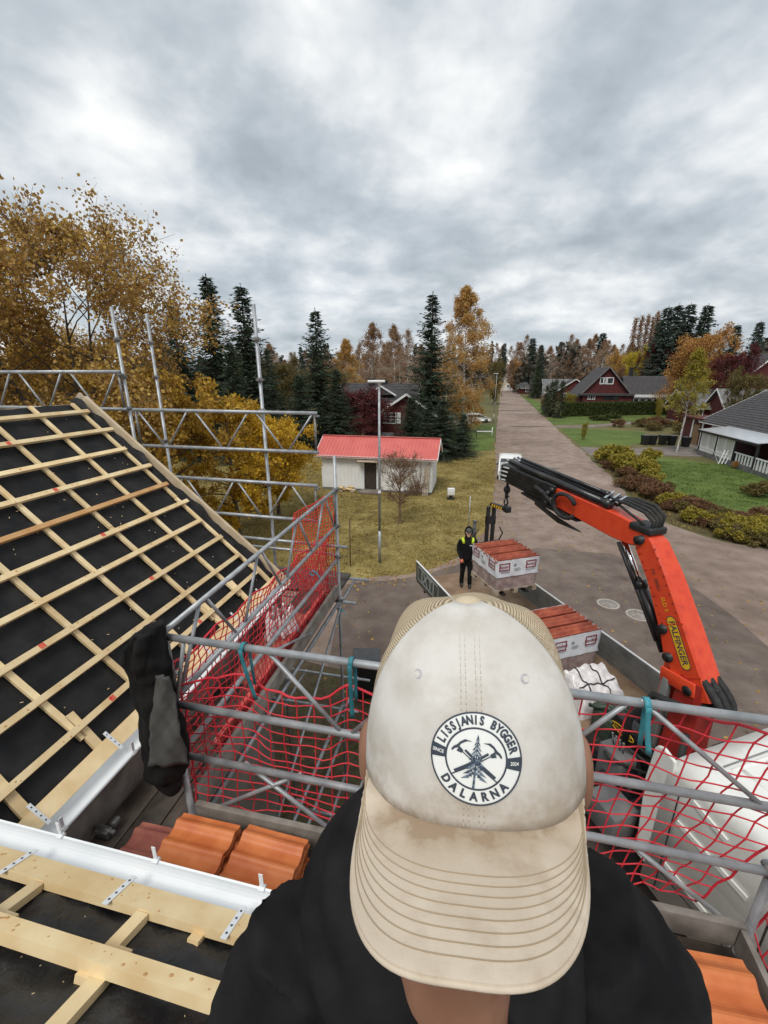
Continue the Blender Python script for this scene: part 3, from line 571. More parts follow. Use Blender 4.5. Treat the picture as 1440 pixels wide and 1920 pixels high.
# run along the wing
ue = p4.x
lattice('guard_frame', (OU, OV + 0.02, Z1), (ue, FV - 0.03, p4.z), 0.50, 4, r=0.020, flip=1)
sp('guard_rail', (OU, OV + 0.04, Z3), (ue, FV, Z3 - 0.02), 0.022)
sp('brace', (OU - 0.02, OV + 0.1, Z1 - 0.35), (EU + 0.06, OV + 0.55, EZ + 0.1), 0.016)
mb = MB(); mb.box((OU - 0.02, OV + 0.06, DZ + 0.005), (OU + 0.022, FV - 0.05, DZ + 0.175)); mb.build('toe_board', M['toe'], scaf)
for k in range(3):
    u0 = -2.38 + 0.195 * k; mb = MB(); mb.box((u0, 0.9, DZ - 0.045), (u0 + 0.188, FV - 0.02, DZ - 0.002 * k), 0, 0.004); mb.build('plank', M['plank'], scaf)
for z in (DZ - 0.12, 2.45, 1.9, 1.0):
    sp('ledger', (OU, OV, z), (ue, FV, z), 0.024)
sp('ledger', (OU - 0.55, OV, DZ - 0.10), (OU - 0.55, FV, DZ - 0.10), 0.024)
for v in (OV, 3.5, FV): sp('transom', (OU + 0.08, v, DZ - 0.07), (EU, v, DZ - 0.07), 0.022)
sp('brace', (OU + 0.03, OV + 0.1, 2.5), (ue + 0.03, FV - 0.1, DZ - 0.2), 0.018); sp('brace', (OU + 0.03, FV - 0.1, 0.4), (OU + 0.03, OV + 0.1, 2.4), 0.018)
sp('brace', (OU + 0.04, OV + 1.2, Z3 - 0.05), (OU + 0.04, OV + 2.2, DZ + 0.1), 0.014)
for a, b in (((-1.7, 2.0, 2.6), (0.4, 2.2, 2.5)), ((-1.7, 3.4, 2.6), (-1.1, 3.4, 2.6)), ((-1.6, 2.0, 1.2), (-1.1, 5.0, 2.4))): sp('brace', a, b, 0.018)
# run in front of the camera
gf = lattice('guard_frame', (OU - 0.05, OV, Z1), (RUU, OV, Z1), 0.50, 0, r=0.0225)
for a, b in (((505, 1225), (645, 1378)), ((655, 1378), (800, 1262)), ((1060, 1400), (1185, 1312)), ((1200, 1312), (1440, 1520)), ((330, 1330), (345, 1200))):
    mb = MB(); mb.tube(hv(*a, OV), hv(*b, OV), 0.013, 8); mb.build('diagonal', M['galv'], gf)
sp('guard_rail', (OU, OV, Z3), (RUU, OV, Z3), 0.0215)
for a, b in (((-1.35, OV + 0.03, Z3), (-0.62, OV + 0.03, DZ + 0.02)), ((-0.95, OV + 0.03, Z3), (-1.7, OV + 0.03, DZ + 0.05)), ((0.95, OV + 0.03, Z3 - 0.02), (1.55, OV + 0.03, DZ + 0.1))): sp('diagonal', a, b, 0.014)
mb = MB(); mb.box((OU + 0.05, OV - 0.02, DZ + 0.004), (RUU - 0.02, OV + 0.02, DZ + 0.165), 0, 0.004); mb.build('toe_board', M['toe'], scaf)
mb = MB(); mb.box((RUU - 0.06, 0.3, DZ + 0.004), (RUU - 0.03, OV - 0.03, DZ + 0.165)); mb.build('toe_board', M['toe'], scaf)
for k in range(4):
    v0 = 1.085 + 0.2 * k; mb = MB(); mb.box((-1.79, v0, DZ - 0.045), (RUU - 0.07, v0 + 0.19, DZ + 0.003 * (k % 2)), 0, 0.004); mb.build('plank', M['plank'], scaf)
for z in (DZ - 0.12, 2.4, 0.9): sp('ledger', (OU, OV, z), (RUU, OV, z), 0.024)
for k in range(3):
    mb = MB(); mb.box((-1.02 + 0.24 * k, 2.05, 2.42 + 0.002 * k), (-0.80 + 0.24 * k, 4.3 + 0.15 * k, 2.47), 0, 0.005); mb.build('plank', M['toe'], scaf)
for u in (-1.1, 0.0, 1.0): sp('transom', (u, OV + 0.05, DZ - 0.07), (u, 0.95, DZ - 0.07), 0.022)
for z in (Z1, Z2, Z3): sp('guard_rail', (RUU, OV + 0.05, z), (RUU, 0.4, z), 0.024)
# clamp on the deck under the gutter
mb = MB(); q = hz(195, 1560, DZ + 0.05)
mb.box(q - Vector((0.05, 0.03, 0.03)), q + Vector((0.05, 0.03, 0.03)), 0, 0.01); mb.tube(q - Vector((0.07, 0, -0.02)), q + Vector((0.09, 0.0, 0.02)), 0.016, 8); mb.box(q + Vector((0.02, 0.03, 0.0)), q + Vector((0.06, 0.09, 0.05)), 0, 0.01)
solo('pipe_clamp', mb, M['coupler'], 'dark steel pipe clamp lying on the deck planks under the gutter', 'clamp', (q.x, q.y, DZ), FH)

# ------------------------------------------------------------------ safety nets
def net(fn, nu, nv, r, sub=2, hem=True):
    mb = MB()
    for i in range(nu + 1):
        mb.path([fn(i / nu, j / (nv * sub)) for j in range(nv * sub + 1)], r * (1.5 if hem and i in (0, nu) else 1), 5, cap=False)
    for j in range(nv + 1):
        mb.path([fn(i / (nu * sub), j / nv) for i in range(nu * sub + 1)], r * (1.9 if hem and j == nv else 1), 5, cap=False)
    for i in range(1, nu):
        for j in range(1, nv):
            c = fn(i / nu, j / nv); mb.ball(c, r * 1.75, 6)
    return mb
rn = random.Random(5)
jit = [[(rn.uniform(-1, 1), rn.uniform(-1, 1)) for _ in range(80)] for _ in range(80)]
def jt(a, b, n, m):
    x, y = a * n, b * m; i, j = min(78, int(x)), min(78, int(y)); fx, fy = x - i, y - j
    f = lambda k: (jit[i][j][k] * (1 - fx) + jit[i + 1][j][k] * fx) * (1 - fy) + (jit[i][j + 1][k] * (1 - fx) + jit[i + 1][j + 1][k] * fx) * fy
    return f(0) * 0.8, f(1) * 0.8
tl = lambda x, y: hv(x, y, OV + 0.03)
topL = [(OU + 0.03, Z1 - 0.38), (-1.30, Z1 - 0.24), (-1.12, Z1 - 0.34), (-0.80, Z1 - 0.33), (-0.62, Z1 - 0.20), (-0.35, Z1 - 0.30), (-0.05, Z1 - 0.26), (0.35, Z1 - 0.08), (0.55, Z1 - 0.06), (0.86, Z1 - 0.035), (1.15, Z1 - 0.09), (1.58, Z1 - 0.14)]
def interp(pts, u):
    for (a, za), (b, zb) in zip(pts, pts[1:]):
        if a <= u <= b: t = (u - a) / (b - a); t = t * t * (3 - 2 * t); return za + (zb - za) * t
    return pts[0][1] if u < pts[0][0] else pts[-1][1]
def netA(a, b):
    u = OU + 0.04 + a * (RUU - OU - 0.08); zt = interp(topL, u); z0 = DZ + 0.13 + 0.03 * math.sin(u * 6); z = z0 + (zt - z0) * b
    j = jt(a, b, 34, 12); skew = max(0.0, u - 0.2) * 0.28 * (b - 0.5)
    return Vector((min(RUU, u + 0.014 * j[0] + skew), OV + 0.05 + 0.05 * math.sin(u * 5 + z * 3) * (1 - b) + 0.02 * j[1], z + 0.010 * j[1]))
solo('safety_net', net(netA, 33, 14, 0.0042), M['net'], 'red square-mesh safety net tied below the near guard rail in front of the camera', 'net', (0, OV, DZ), FH, 'red safety nets on the scaffold')
def netB(a, b):
    v = OV + 0.06 + a * (FV - OV - 0.10); z = DZ + 0.02 + (Z1 - 0.30 - 0.18 * a - DZ) * b; j = jt(a, b, 40, 14)
    return Vector((OU - 0.045 - 0.07 * math.sin(b * 3.1) - 0.05 * math.sin(v * 4) * (1 - b) + 0.03 * j[0], v + 0.03 * j[1], z + 0.02 * j[0] - 0.05 * math.sin(a * 6 * math.pi) ** 2 * b))
solo('safety_net', net(netB, 46, 16, 0.0045), M['net'], 'red safety net running away along the scaffold beside the gutter of the battened wing', 'net', (OU, 3.5, DZ), FH, 'red safety nets on the scaffold')
def netD(a, b):
    u = OU - 0.60 + a * 0.60; z = DZ - 0.05 + b * (p4.z + 0.02 - 0.35 * (1 - a) - DZ); j = jt(a, b, 14, 30)
    return Vector((u + 0.01 * j[0], FV - 0.02 - 0.10 * math.sin(b * 3.1) + 0.02 * j[1], z + 0.012 * j[1]))
solo('safety_net', net(netD, 15, 34, 0.005), M['net_orange'], 'orange-red fine safety net closing the far end of the scaffold at the gable', 'net', (OU - 0.3, FV, DZ), FH, 'red safety nets on the scaffold')
def netC(a, b):
    v = OV + 0.02 - a * 1.4; z = DZ + 0.10 + b * (Z1 - 0.22 - DZ - 0.1 - 0.25 * a); j = jt(a, b, 12, 12)
    return Vector((RUU + 0.035 + 0.09 * math.sin(b * 3.1) + 0.03 * j[0], v + 0.02 * j[0], z + 0.015 * j[1]))
solo('safety_net', net(netC, 13, 11, 0.0046), M['net'], 'red safety net turning the scaffold corner beside the orange tiles at lower right', 'net', (RUU, 1.3, DZ), FH, 'red safety nets on the scaffold')

# ------------------------------------------------------------------ teal lashing straps
def ribbon(pts, wid, side, mb):
    pts = [Vector(p) for p in pts]; side = Vector(side).normalized(); L = []
    vs = [q for p in pts for q in (p - side * wid / 2, p + side * wid / 2)]
    mb._add(vs, [(2 * i, 2 * i + 1, 2 * i + 3, 2 * i + 2) for i in range(len(pts) - 1)], 0, True)
def rail_strap(u, drop, swing, label, wid=0.024, bright=False):
    mb = MB(); r = TR + 0.006
    ribbon([Vector((u, OV + r * math.cos(a), Z1 + r * math.sin(a))) for a in [math.pi * 2 * k / 14 for k in range(15)]], wid, (1, 0, 0.1), mb)
    ribbon([Vector((u + swing * t ** 1.4, OV - r - 0.012 + 0.03 * t, Z1 + 0.01 - drop * t)) for t in [k / 9 for k in range(10)]], wid, (1, 0.15, 0.05), mb)
    ribbon([Vector((u + 0.012 + swing * 0.3 * t, OV + r + 0.004, Z1 - 0.28 * t)) for t in [k / 5 for k in range(6)]], wid * 0.8, (1, -0.1, 0), mb)
    for f in range(len(mb.f)): pass
    o = solo('lashing_strap', mb, mat('teal_bright', (0.05, 0.30, 0.37), (0.08, 0.38, 0.45), rough=0.5, coord='World', transl=0.1) if bright else M['teal'], label, 'strap', (u, OV, Z1), FH, 'teal lashing straps')
    md = o.modifiers.new('thick', 'SOLIDIFY'); md.thickness = 0.0025; return o
rail_strap(tl(462, 1210).x, 0.36, 0.05, 'teal strap hanging from the near rail, nearest the hung jacket')
rail_strap(tl(662, 1240).x, 0.38, 0.0, 'teal strap hanging from the near rail, left of the cap')
rail_strap(tl(1205, 1318).x, 0.30, 0.06, 'bright turquoise strap knotted round the near rail below the crane', 0.028, True)
for (x, y), lb in (((541, 1070), 'small turquoise strap on the far guard rail above the white bag'), ((645, 1145), 'small turquoise strap tied round the far corner upright')):
    q = hv(x, y, FV - (0.9 if x < 600 else 0.0)); mb = MB(); uu = OU if x < 600 else ue
    ribbon([Vector((uu + 0.033 * math.cos(a), q.y + (0.0 if x < 600 else 0.033 * math.sin(a)), q.z + (0.033 * math.sin(a) if x < 600 else 0.0))) for a in [math.pi * 2 * k / 12 for k in range(13)]], 0.03, (0, 1, 0) if x < 600 else (0, 0, 1), mb)
    ribbon([Vector((uu + 0.035 + 0.06 * t, q.y - 0.02 * t, q.z + 0.02 - 0.07 * t)) for t in (0, .3, .6, 1)], 0.022, (0, 1, 0.2), mb)
    o = solo('lashing_strap', mb, MATS['teal_bright'], lb, 'strap', (uu, q.y, q.z), FH, 'teal lashing straps'); o.modifiers.new('thick', 'SOLIDIFY').thickness = 0.0025

# ------------------------------------------------------------------ loose roof tiles on the deck
def tile_mesh(name, L=0.42, W=0.33):
    """double-roll pantile: rolls run along x, profile across y"""
    prof = []
    n = 28
    for k in range(n + 1):
        t = k / n; y = -W / 2 + W * t; ph = t * 2 * math.pi * 2.5
        z = 0.028 * ((1 + math.cos(ph)) * 0.5) ** 2.2
        prof.append((y, z))
    mb = MB()
    def ring(x, dz): return [Vector((x, y, z + dz)) for y, z in prof] + [Vector((x, y, z - 0.012 + dz)) for y, z in reversed(prof)]
    mb.loft([ring(-L / 2, 0), ring(-L / 2 + 0.004, 0.002), ring(0, 0), ring(L / 2 - 0.004, 0.002), ring(L / 2, 0)], sm=False)
    me = mb.mesh(name); 
    bm = bmesh.new(); bm.from_mesh(me); bmesh.ops.recalc_face_normals(bm, faces=bm.faces[:]); bm.to_mesh(me); bm.free()
    return me
tile_me = tile_mesh('roof_tile'); tile_me.materials.append(M['tile'])
def place_tile(p, rz, label, group, me=tile_me, mt=None, tilt=(0, 0), sc_=1.0):
    o = bpy.data.objects.new('roof_tile', me); C.objects.link(o); o.location = frame_pt(FH, p); o.rotation_euler = (tilt[0], tilt[1], FH[0] + rz); o.scale = (sc_,) * 3
    if mt: o.material_slots[0].link = 'OBJECT'; o.material_slots[0].material = mt
    return tag(o, label, 'roof tile', group, 'thing')
tz = DZ + 0.16
c1 = hz(371, 1588, tz); c2 = hz(498, 1612, tz)
for c, nm, rr in ((c1, 'left', 0.0), (c2, 'right', -0.02)):
    for k in range(7):
        top = k == 6
        place_tile((c.x + rq.uniform(-.012, .012), c.y + rq.uniform(-.010, .010), DZ + 0.012 + 0.029 * k), rr + rq.uniform(-.012, .012),
                   f'topmost orange double-roll tile of the {nm} stack on the scaffold deck' if top else f'orange roof tile below the top of the {nm} stack on the deck', f'orange tiles of the {nm} stack')
c3 = hz(300, 1588, DZ + 0.10)
for k in range(4): place_tile((c3.x - 0.03, c3.y - 0.03, DZ + 0.012 + 0.023 * k), 0.03, 'dull red-brown tile half hidden beside the left orange stack' if k == 3 else 'dull red-brown tile low in the pile beside the left orange stack', 'old red-brown tiles', mt=M['tile_old'])
c4 = hz(1330, 1835, tz)
for k in range(7):
    place_tile((c4.x - 0.05, c4.y - 0.10, DZ + 0.012 + 0.024 * k), 0.05 + rq.uniform(-.01, .01), 'topmost orange tile of the stack at lower right behind the shoulder' if k == 6 else 'orange tile under the top of the stack at lower right', 'orange tiles of the right-hand stack', sc_=1.25)
# stack of tiles, wrap and boards on the wing deck
wr = random.Random(3)
for j, vv in enumerate((3.45, 3.85, 4.25)):
    for k in range(5):
        place_tile((-2.12 + wr.uniform(-.01, .01), vv, DZ + 0.012 + 0.024 * k), math.pi / 2, f'red tile in the {("nearest", "middle", "farthest")[j]} pile on the wing deck behind the net', f'red tiles of the {("nearest", "middle", "farthest")[j]} wing pile', mt=M['tile_old'])
mb = MB(); mb.box((-1.945, 2.45, DZ + 0.01), (-1.905, 5.0, DZ + 0.16), 0, 0.004)
solo('red_board', mb, mat('red_board', (0.52, 0.075, 0.06), (0.62, 0.13, 0.10), rough=0.6, scale=4, coord='World'), 'long red board on edge on the deck behind the net', 'board', (-1.92, 3.5, DZ), FH)
mb = MB(); mb.box((-2.02, 2.5, DZ + 0.004), (-1.955, 4.9, DZ + 0.05), 0, 0.004)
solo('red_board', mb, mat('pink_board', (0.50, 0.16, 0.13), (0.62, 0.25, 0.21), rough=0.7, scale=4, coord='World'), 'faded red board lying flat on the deck beside the edge-on board', 'board', (-1.98, 3.5, DZ), FH)
def bag(a, b):
    th = 2 * math.pi * a; h = b; rr = (0.15 + 0.05 * math.sin(3 * th + 1) + 0.03 * math.sin(7 * th)) * (1.0 - 0.35 * h + 0.10 * math.sin(9 * th + h * 5) * h)
    return Vector((-2.10 + 0.95 * rr * math.cos(th), 4.0 + 1.5 * rr * math.sin(th), DZ + 0.13 + 0.24 * h + 0.10 * h * max(0, math.sin(5 * th + 0.5)) + 0.05 * h * math.sin(11 * th)))
mb = MB(); mb.sheet(bag, 40, 8)
o = solo('plastic_bag', mb, M['plastic_wrap'], 'torn white plastic wrap standing open on the tile pile behind the net', 'plastic wrap', (-2.1, 4.0, DZ), FH); o.modifiers.new('thick', 'SOLIDIFY').thickness = 0.003
for k in range(26):
    v = wr.uniform(2.2, 4.7); u = OU - 0.08 + wr.uniform(-0.05, 0.05); L = wr.uniform(0.02, 0.06); mb = MB()
    mb.obox((u, v, DZ + 0.02), Vector((math.cos(k), math.sin(k), 0.2)).normalized(), Vector((-math.sin(k), math.cos(k), 0)), Vector((0, 0, 1)), (L, 0.015, 0.008))
    solo('tile_shard', mb, (M['tile_old'], M['carton'], M['tile'])[k % 3], ('small dull-red shard', 'small white scrap', 'small orange shard')[k % 3] + ' in the debris along the wing toe board', 'shard', (u, v, DZ), FH, ('dull red shards', 'white scraps', 'orange shards')[k % 3] + ' on the wing deck')

# ------------------------------------------------------------------ jacket hung over the corner of the rail
jk = thing('jacket', 'black and grey work jacket hung on the corner of the near guard rail', 'jacket', (OU, OV - 0.1, DZ + 0.6), FH)
def jp(x, y, dv=0.0): return hv(x, y, OV - 0.06 + dv)
def jring(yl, xl, xr, dep, fold, ph):
    a = jp(xl, yl); b = jp(xr, yl); c = (a + b) / 2; hw = (b - a) / 2; out = []
    for k in range(28):
        t = 2 * math.pi * k / 28; f = 1 + fold * math.sin(5 * t + ph) + fold * 0.6 * math.sin(9 * t + 2 * ph)
        out.append(c + hw * (math.cos(t) * f) + Vector((0, dep * math.sin(t) * f, 0)))
    return out
mb = MB(); mb.loft([jring(*r) for r in ((1170, 272, 303, 0.03, 0.05, 0), (1188, 252, 308, 0.07, 0.08, 1), (1215, 240, 312, 0.085, 0.10, 1.6), (1245, 240, 318, 0.08, 0.10, 2.2), (1290, 254, 326, 0.075, 0.07, 2.8), (1350, 264, 340, 0.08, 0.06, 3.2), (1410, 272, 352, 0.085, 0.06, 3.6), (1448, 276, 352, 0.085, 0.06, 4.0), (1456, 282, 345, 0.07, 0.06, 4.0))])
jb_ = mb.build('body', M['jacket_black'], jk, fix=True)
texj = bpy.data.textures.new('creases', 'CLOUDS'); texj.noise_scale = 0.14; texj.noise_depth = 1
def crease(o, st):
    a = o.modifiers.new('r', 'REMESH'); a.mode = 'VOXEL'; a.voxel_size = 0.008; a.use_smooth_shade = True
    b = o.modifiers.new('d', 'DISPLACE'); b.texture = texj; b.strength = st; b.mid_level = 0.5; b.texture_coords = 'LOCAL'
    c = o.modifiers.new('s', 'SMOOTH'); c.iterations = 3
crease(jb_, 0.05)
def panel(a, b):
    y = 1268 + a * 168; xl = 290 - 14 * a; xr = 318 + 38 * a - 4 * a * a; x = xl + (xr - xl) * b
    p = jp(x, y, -0.105 - 0.02 * math.sin(b * math.pi)); p.y += 0.010 * math.sin(a * 9 + b * 6) + 0.006 * math.sin(a * 23 - b * 11) + 0.004 * math.sin(a * 41 + b * 17); return p
mb = MB(); mb.sheet(panel, 24, 12); o = mb.build('sleeve_panel', M['jacket_grey'], jk); o.modifiers.new('thick', 'SOLIDIFY').thickness = 0.006
mb = MB(); mb.loft([jring(*r) for r in ((1430, 286, 345, 0.06, 0.05, 1), (1460, 292, 343, 0.05, 0.06, 1.4), (1480, 304, 340, 0.04, 0.06, 1.8), (1490, 312, 332, 0.02, 0.05, 2.0))])
crease(mb.build('hanging_sleeve', M['jacket_black'], jk, fix=True), 0.03)
mb = MB(); mb.loft([jring(*r) for r in ((1178, 262, 300, 0.09, 0.16, 0.5), (1200, 246, 306, 0.11, 0.16, 1.2), (1232, 240, 305, 0.11, 0.14, 1.9), (1262, 256, 296, 0.07, 0.10, 2.4))])
crease(mb.build('hood', M['jacket_black'], jk, fix=True), 0.05)
# ------------------------------------------------------------------ crane truck (truck frame: x forward, y to the far side)
BZ = 1.45; TW = 2.55
truck = thing('flatbed_truck', 'white-cabbed flatbed truck parked below the scaffold with pallets aboard', 'truck', (4.0, TW / 2, 0), FT)
mb = MB(); mb.box((0.0, 0.04, BZ - 0.10), (6.35, TW - 0.04, BZ), 0, 0.006); mb.build('bed_floor', M['ply'], truck)
mb = MB(); mb.box((0.2, 0.75, 0.75), (10.3, 0.90, 1.05)); mb.box((0.2, 1.65, 0.75), (10.3, 1.80, 1.05))
for x in (0.5, 1.5, 2.5, 3.5, 4.5, 5.5): mb.box((x, 0.06, BZ - 0.2), (x + 0.08, TW - 0.06, BZ - 0.101))
mb.box((6.4, 0.15, 0.55), (8.2, 0.7, 1.15), 0, 0.04); mb.box((6.5, 1.85, 0.55), (8.0, 2.4, 1.15), 0, 0.04)
mb.build('chassis', M['black'], truck)
def board(y, x0, x1, side):
    mb = MB(); mb.box((x0, y - 0.013, BZ + 0.004), (x1, y + 0.013, BZ + 0.585)); b = mb.build('side_board', M['alu'], truck)
    mb = MB(); mb.box((x0, y - 0.018, BZ + 0.587), (x1, y + 0.018, BZ + 0.61)); mb.build('top_rail', M['trim_white'], b)
    mb = MB()
    for k in range(4): mb.box((x0 + 0.01, y + side * 0.014, BZ + 0.08 + 0.14 * k), (x1 - 0.01, y + side * 0.019, BZ + 0.095 + 0.14 * k))
    mb.build('rib', M['alu'], b); return b
board(TW - 0.03, 0.25, 4.30, -1); board(TW - 0.03, 4.42, 6.30, -1)
M['board_dark'] = mat('board_dark', (0.035, 0.05, 0.045), (0.06, 0.075, 0.07), rough=0.35, scale=3)
mb = MB(); mb.box((0.0, 0.015, BZ - 0.02), (2.5, 0.04, BZ + 0.585)); lb = mb.build('side_board', M['board_dark'], truck)
mb = MB(); mb.box((0.0, 0.008, BZ + 0.587), (2.5, 0.046, BZ + 0.612)); mb.build('top_rail', M['trim_white'], lb)
mb = MB()
for (x0, z0, x1, z1) in ((0.16, BZ + .08, 1.62, BZ + .10), (0.16, BZ + .50, 1.62, BZ + .52), (0.16, BZ + .08, 0.18, BZ + .52), (1.6, BZ + .08, 1.62, BZ + .52)): mb.box((x0, 0.006, z0), (x1, 0.0145, z1))
put_text(mb, 'IXTI', 0.50, (0.88, 0.010, BZ + 0.29), (1, 0, 0), (0, 0, 1), 0.006, sx=1.05)
mb.build('lettering', mat('letter_grey', (0.30, 0.32, 0.31), (0.36, 0.38, 0.37), rough=0.5), lb)
mb = MB(); mb.box((2.52, 0.02, BZ - 0.02), (6.3, 0.045, BZ + 0.585)); mb.build('side_board', M['board_dark'], truck)
for x, y in ((0.1, TW - 0.03), (4.36, TW - 0.03), (6.34, TW - 0.03), (6.34, 0.03)):
    mb = MB(); mb.box((x - 0.045, y - 0.035, BZ - 0.05), (x + 0.045, y + 0.035, BZ + 0.66), 0, 0.008); mb.build('stake_post', M['black'], truck)
def wheel(x, y, s):
    mb = MB(); mb.lathe((x, y, 0.5), [(0.28, -0.15), (0.46, -0.15), (0.50, -0.11), (0.50, 0.11), (0.46, 0.15), (0.28, 0.15)], 28, ax=(0, 1, 0)); wl_ = mb.build('wheel', M['rubber'], truck)
    mb = MB(); mb.lathe((x, y + s * 0.02, 0.5), [(0.27, -0.12), (0.27, 0.12), (0.16, 0.09), (0.08, 0.13), (0.02, 0.13)], 20, ax=(0, s, 0)); mb.build('rim', M['alu'], wl_)
for x in (1.7, 3.0, 9.35):
    for y, s in ((0.24, -1), (TW - 0.24, 1)): wheel(x, y, s)
# cab
def cab_ring(x, y0, y1, z0, z1, r):
    pts = []
    for cx, cz, a0 in ((y1 - r, z1 - r, 0), (y0 + r, z1 - r, 90)):
        for k in range(7): a = rad(a0 + 15 * k); pts.append(Vector((x, cx + r * math.cos(a), cz + r * math.sin(a))))
    pts += [Vector((x, y0, z0)), Vector((x, y1, z0))]
    return pts
mb = MB(); CX0, CX1 = 8.22, 10.62
mb.loft([cab_ring(CX0, 0.06, 2.46, 0.95, 2.86, 0.20), cab_ring(CX0 + 0.03, 0.03, 2.49, 0.93, 2.96, 0.20), cab_ring(CX0 + 0.3, 0.02, 2.50, 0.93, 3.04, 0.22), cab_ring(CX1 - 0.7, 0.02, 2.50, 0.93, 3.08, 0.24), cab_ring(CX1 - 0.25, 0.03, 2.49, 0.93, 3.0, 0.3), cab_ring(CX1 - 0.05, 0.08, 2.44, 0.93, 2.6, 0.3), cab_ring(CX1, 0.12, 2.40, 0.93, 2.0, 0.3)])
cab = mb.build('cab', M['cab_white'], truck, fix=True)
mb = MB()   # raised ribs on the roof
for y in (0.62, 1.02, 1.46, 1.86):
    mb.path([Vector((x, y, 3.04 + 0.04 * min(1, (x - 8.7) / 1.2))) for x in (8.66, 8.9, 9.2, 9.5, 9.8, 9.95)], 0.028, 8)
mb.tube((8.62, 0.5, 3.035), (8.62, 2.0, 3.035), 0.025, 8); mb.box((9.1, 1.1, 3.07), (9.5, 1.4, 3.11), 0, 0.03)
mb.build('roof_rib', M['cab_white'], cab)
mb = MB()   # side air deflector standing behind the cab
df = [(8.03, 2.94), (8.06, 3.0), (8.14, 3.04), (8.30, 2.98), (8.40, 2.2), (8.34, 1.2), (8.10, 1.2), (8.0, 2.4)]
mb.prism([Vector((x, 0.03, z)) for x, z in df], (0, 0.05, 0)); o = mb.build('air_deflector', M['cab_white'], cab); bv = o.modifiers.new('b', 'BEVEL'); bv.width = 0.02; bv.segments = 3
mb = MB(); mb.prism([Vector((x, TW - 0.08, z)) for x, z in df], (0, 0.05, 0)); mb.build('air_deflector', M['cab_white'], cab)
for z0, z1, x0, x1 in ((2.28, 2.34, 8.5, 9.3), (1.55, 1.62, 8.48, 9.5), (2.72, 2.76, 8.6, 9.0)):
    mb = MB(); mb.beam((x0, 0.012, z0), (x1, 0.008, z1 - 0.12), 0.02, 0.06); mb.build('body_crease', M['cab_white'], cab)
for y in (0.012, 2.508):
    mb = MB(); mb.prism([Vector((x, y - 0.008, z)) for x, z in ((9.58, 2.08), (9.58, 2.72), (10.14, 2.68), (10.42, 2.1))], (0, 0.016, 0)); mb.build('side_window', M['glass'], cab)
    mb = MB(); mb.beam((9.53, y, 1.0), (9.53, y, 2.8), 0.02, 0.02); mb.beam((9.5, y, 2.78), (10.2, y, 2.74), 0.022, 0.05); mb.build('window_frame', M['black'], cab)
    s = -1 if y < 1 else 1
    mb = MB(); mb.path([(10.3, y, 2.6), (10.42, y + s * 0.2, 2.66), (10.42, y + s * 0.28, 2.5), (10.38, y + s * 0.26, 2.0)], 0.016, 6); mb.box((10.34, y + s * 0.26 - 0.1, 1.95), (10.46, y + s * 0.26 + 0.1, 2.52), 0, 0.04); mb.build('mirror', M['black'], cab)
    mb = MB(); mb.box((9.62, y - 0.02, 1.66), (9.86, y + 0.02, 1.72), 0, 0.008); mb.build('door_handle', M['black'], cab)
for (x0_, z0_, x1_, z1_) in ((9.50, 1.0, 9.515, 2.75), (8.44, 1.0, 8.45, 2.72), (8.45, 1.36, 9.5, 1.372), (9.52, 1.36, 10.5, 1.372)):
    mb = MB(); mb.box((x0_, 0.012, z0_), (x1_, 0.024, z1_)); mb.build('panel_gap', M['rubber'], cab)
mb = MB(); mb.box((8.55, 0.45, 3.045), (8.565, 2.05, 3.056)); mb.box((9.7, 0.5, 3.072), (9.71, 2.0, 3.082)); mb.build('roof_seam', M['alu'], cab)
mb = MB(); mb.prism([Vector((10.44, 0.3, 2.72)), Vector((10.66, 0.3, 1.95)), Vector((10.66, 2.2, 1.95)), Vector((10.44, 2.2, 2.72))], (0.02, 0, 0.0)); mb.build('windscreen', M['glass'], cab)
for y in (0.4, 2.1):
    mb = MB(); mb.box((10.58, y - 0.22, 1.0), (10.66, y + 0.22, 1.18), 0, 0.03); mb.build('headlight', M['chrome'], truck)
mb = MB(); mb.box((10.3, 0.06, 0.4), (10.72, 2.44, 0.92), 0, 0.06); mb.build('bumper', M['cab_white'], truck)
mb = MB(); mb.box((7.95, 0.5, 1.06), (8.3, 2.1, 1.7), 0, 0.05); mb.tube((8.2, 2.2, 1.1), (8.2, 2.2, 2.9), 0.07, 12); mb.build('engine_intake', M['black'], truck)
mb = MB()
for k in range(16): mb.box((7.0 + rn.uniform(0, 1.1), 0.15 + rn.uniform(0, 2.0), 1.15), (7.15 + rn.uniform(0, 1.1) + .15, 0.45 + rn.uniform(0, 2.0), 1.35 + rn.uniform(0, 0.25)), 0, 0.02)
mb.build('deck_plating', M['black'], truck)

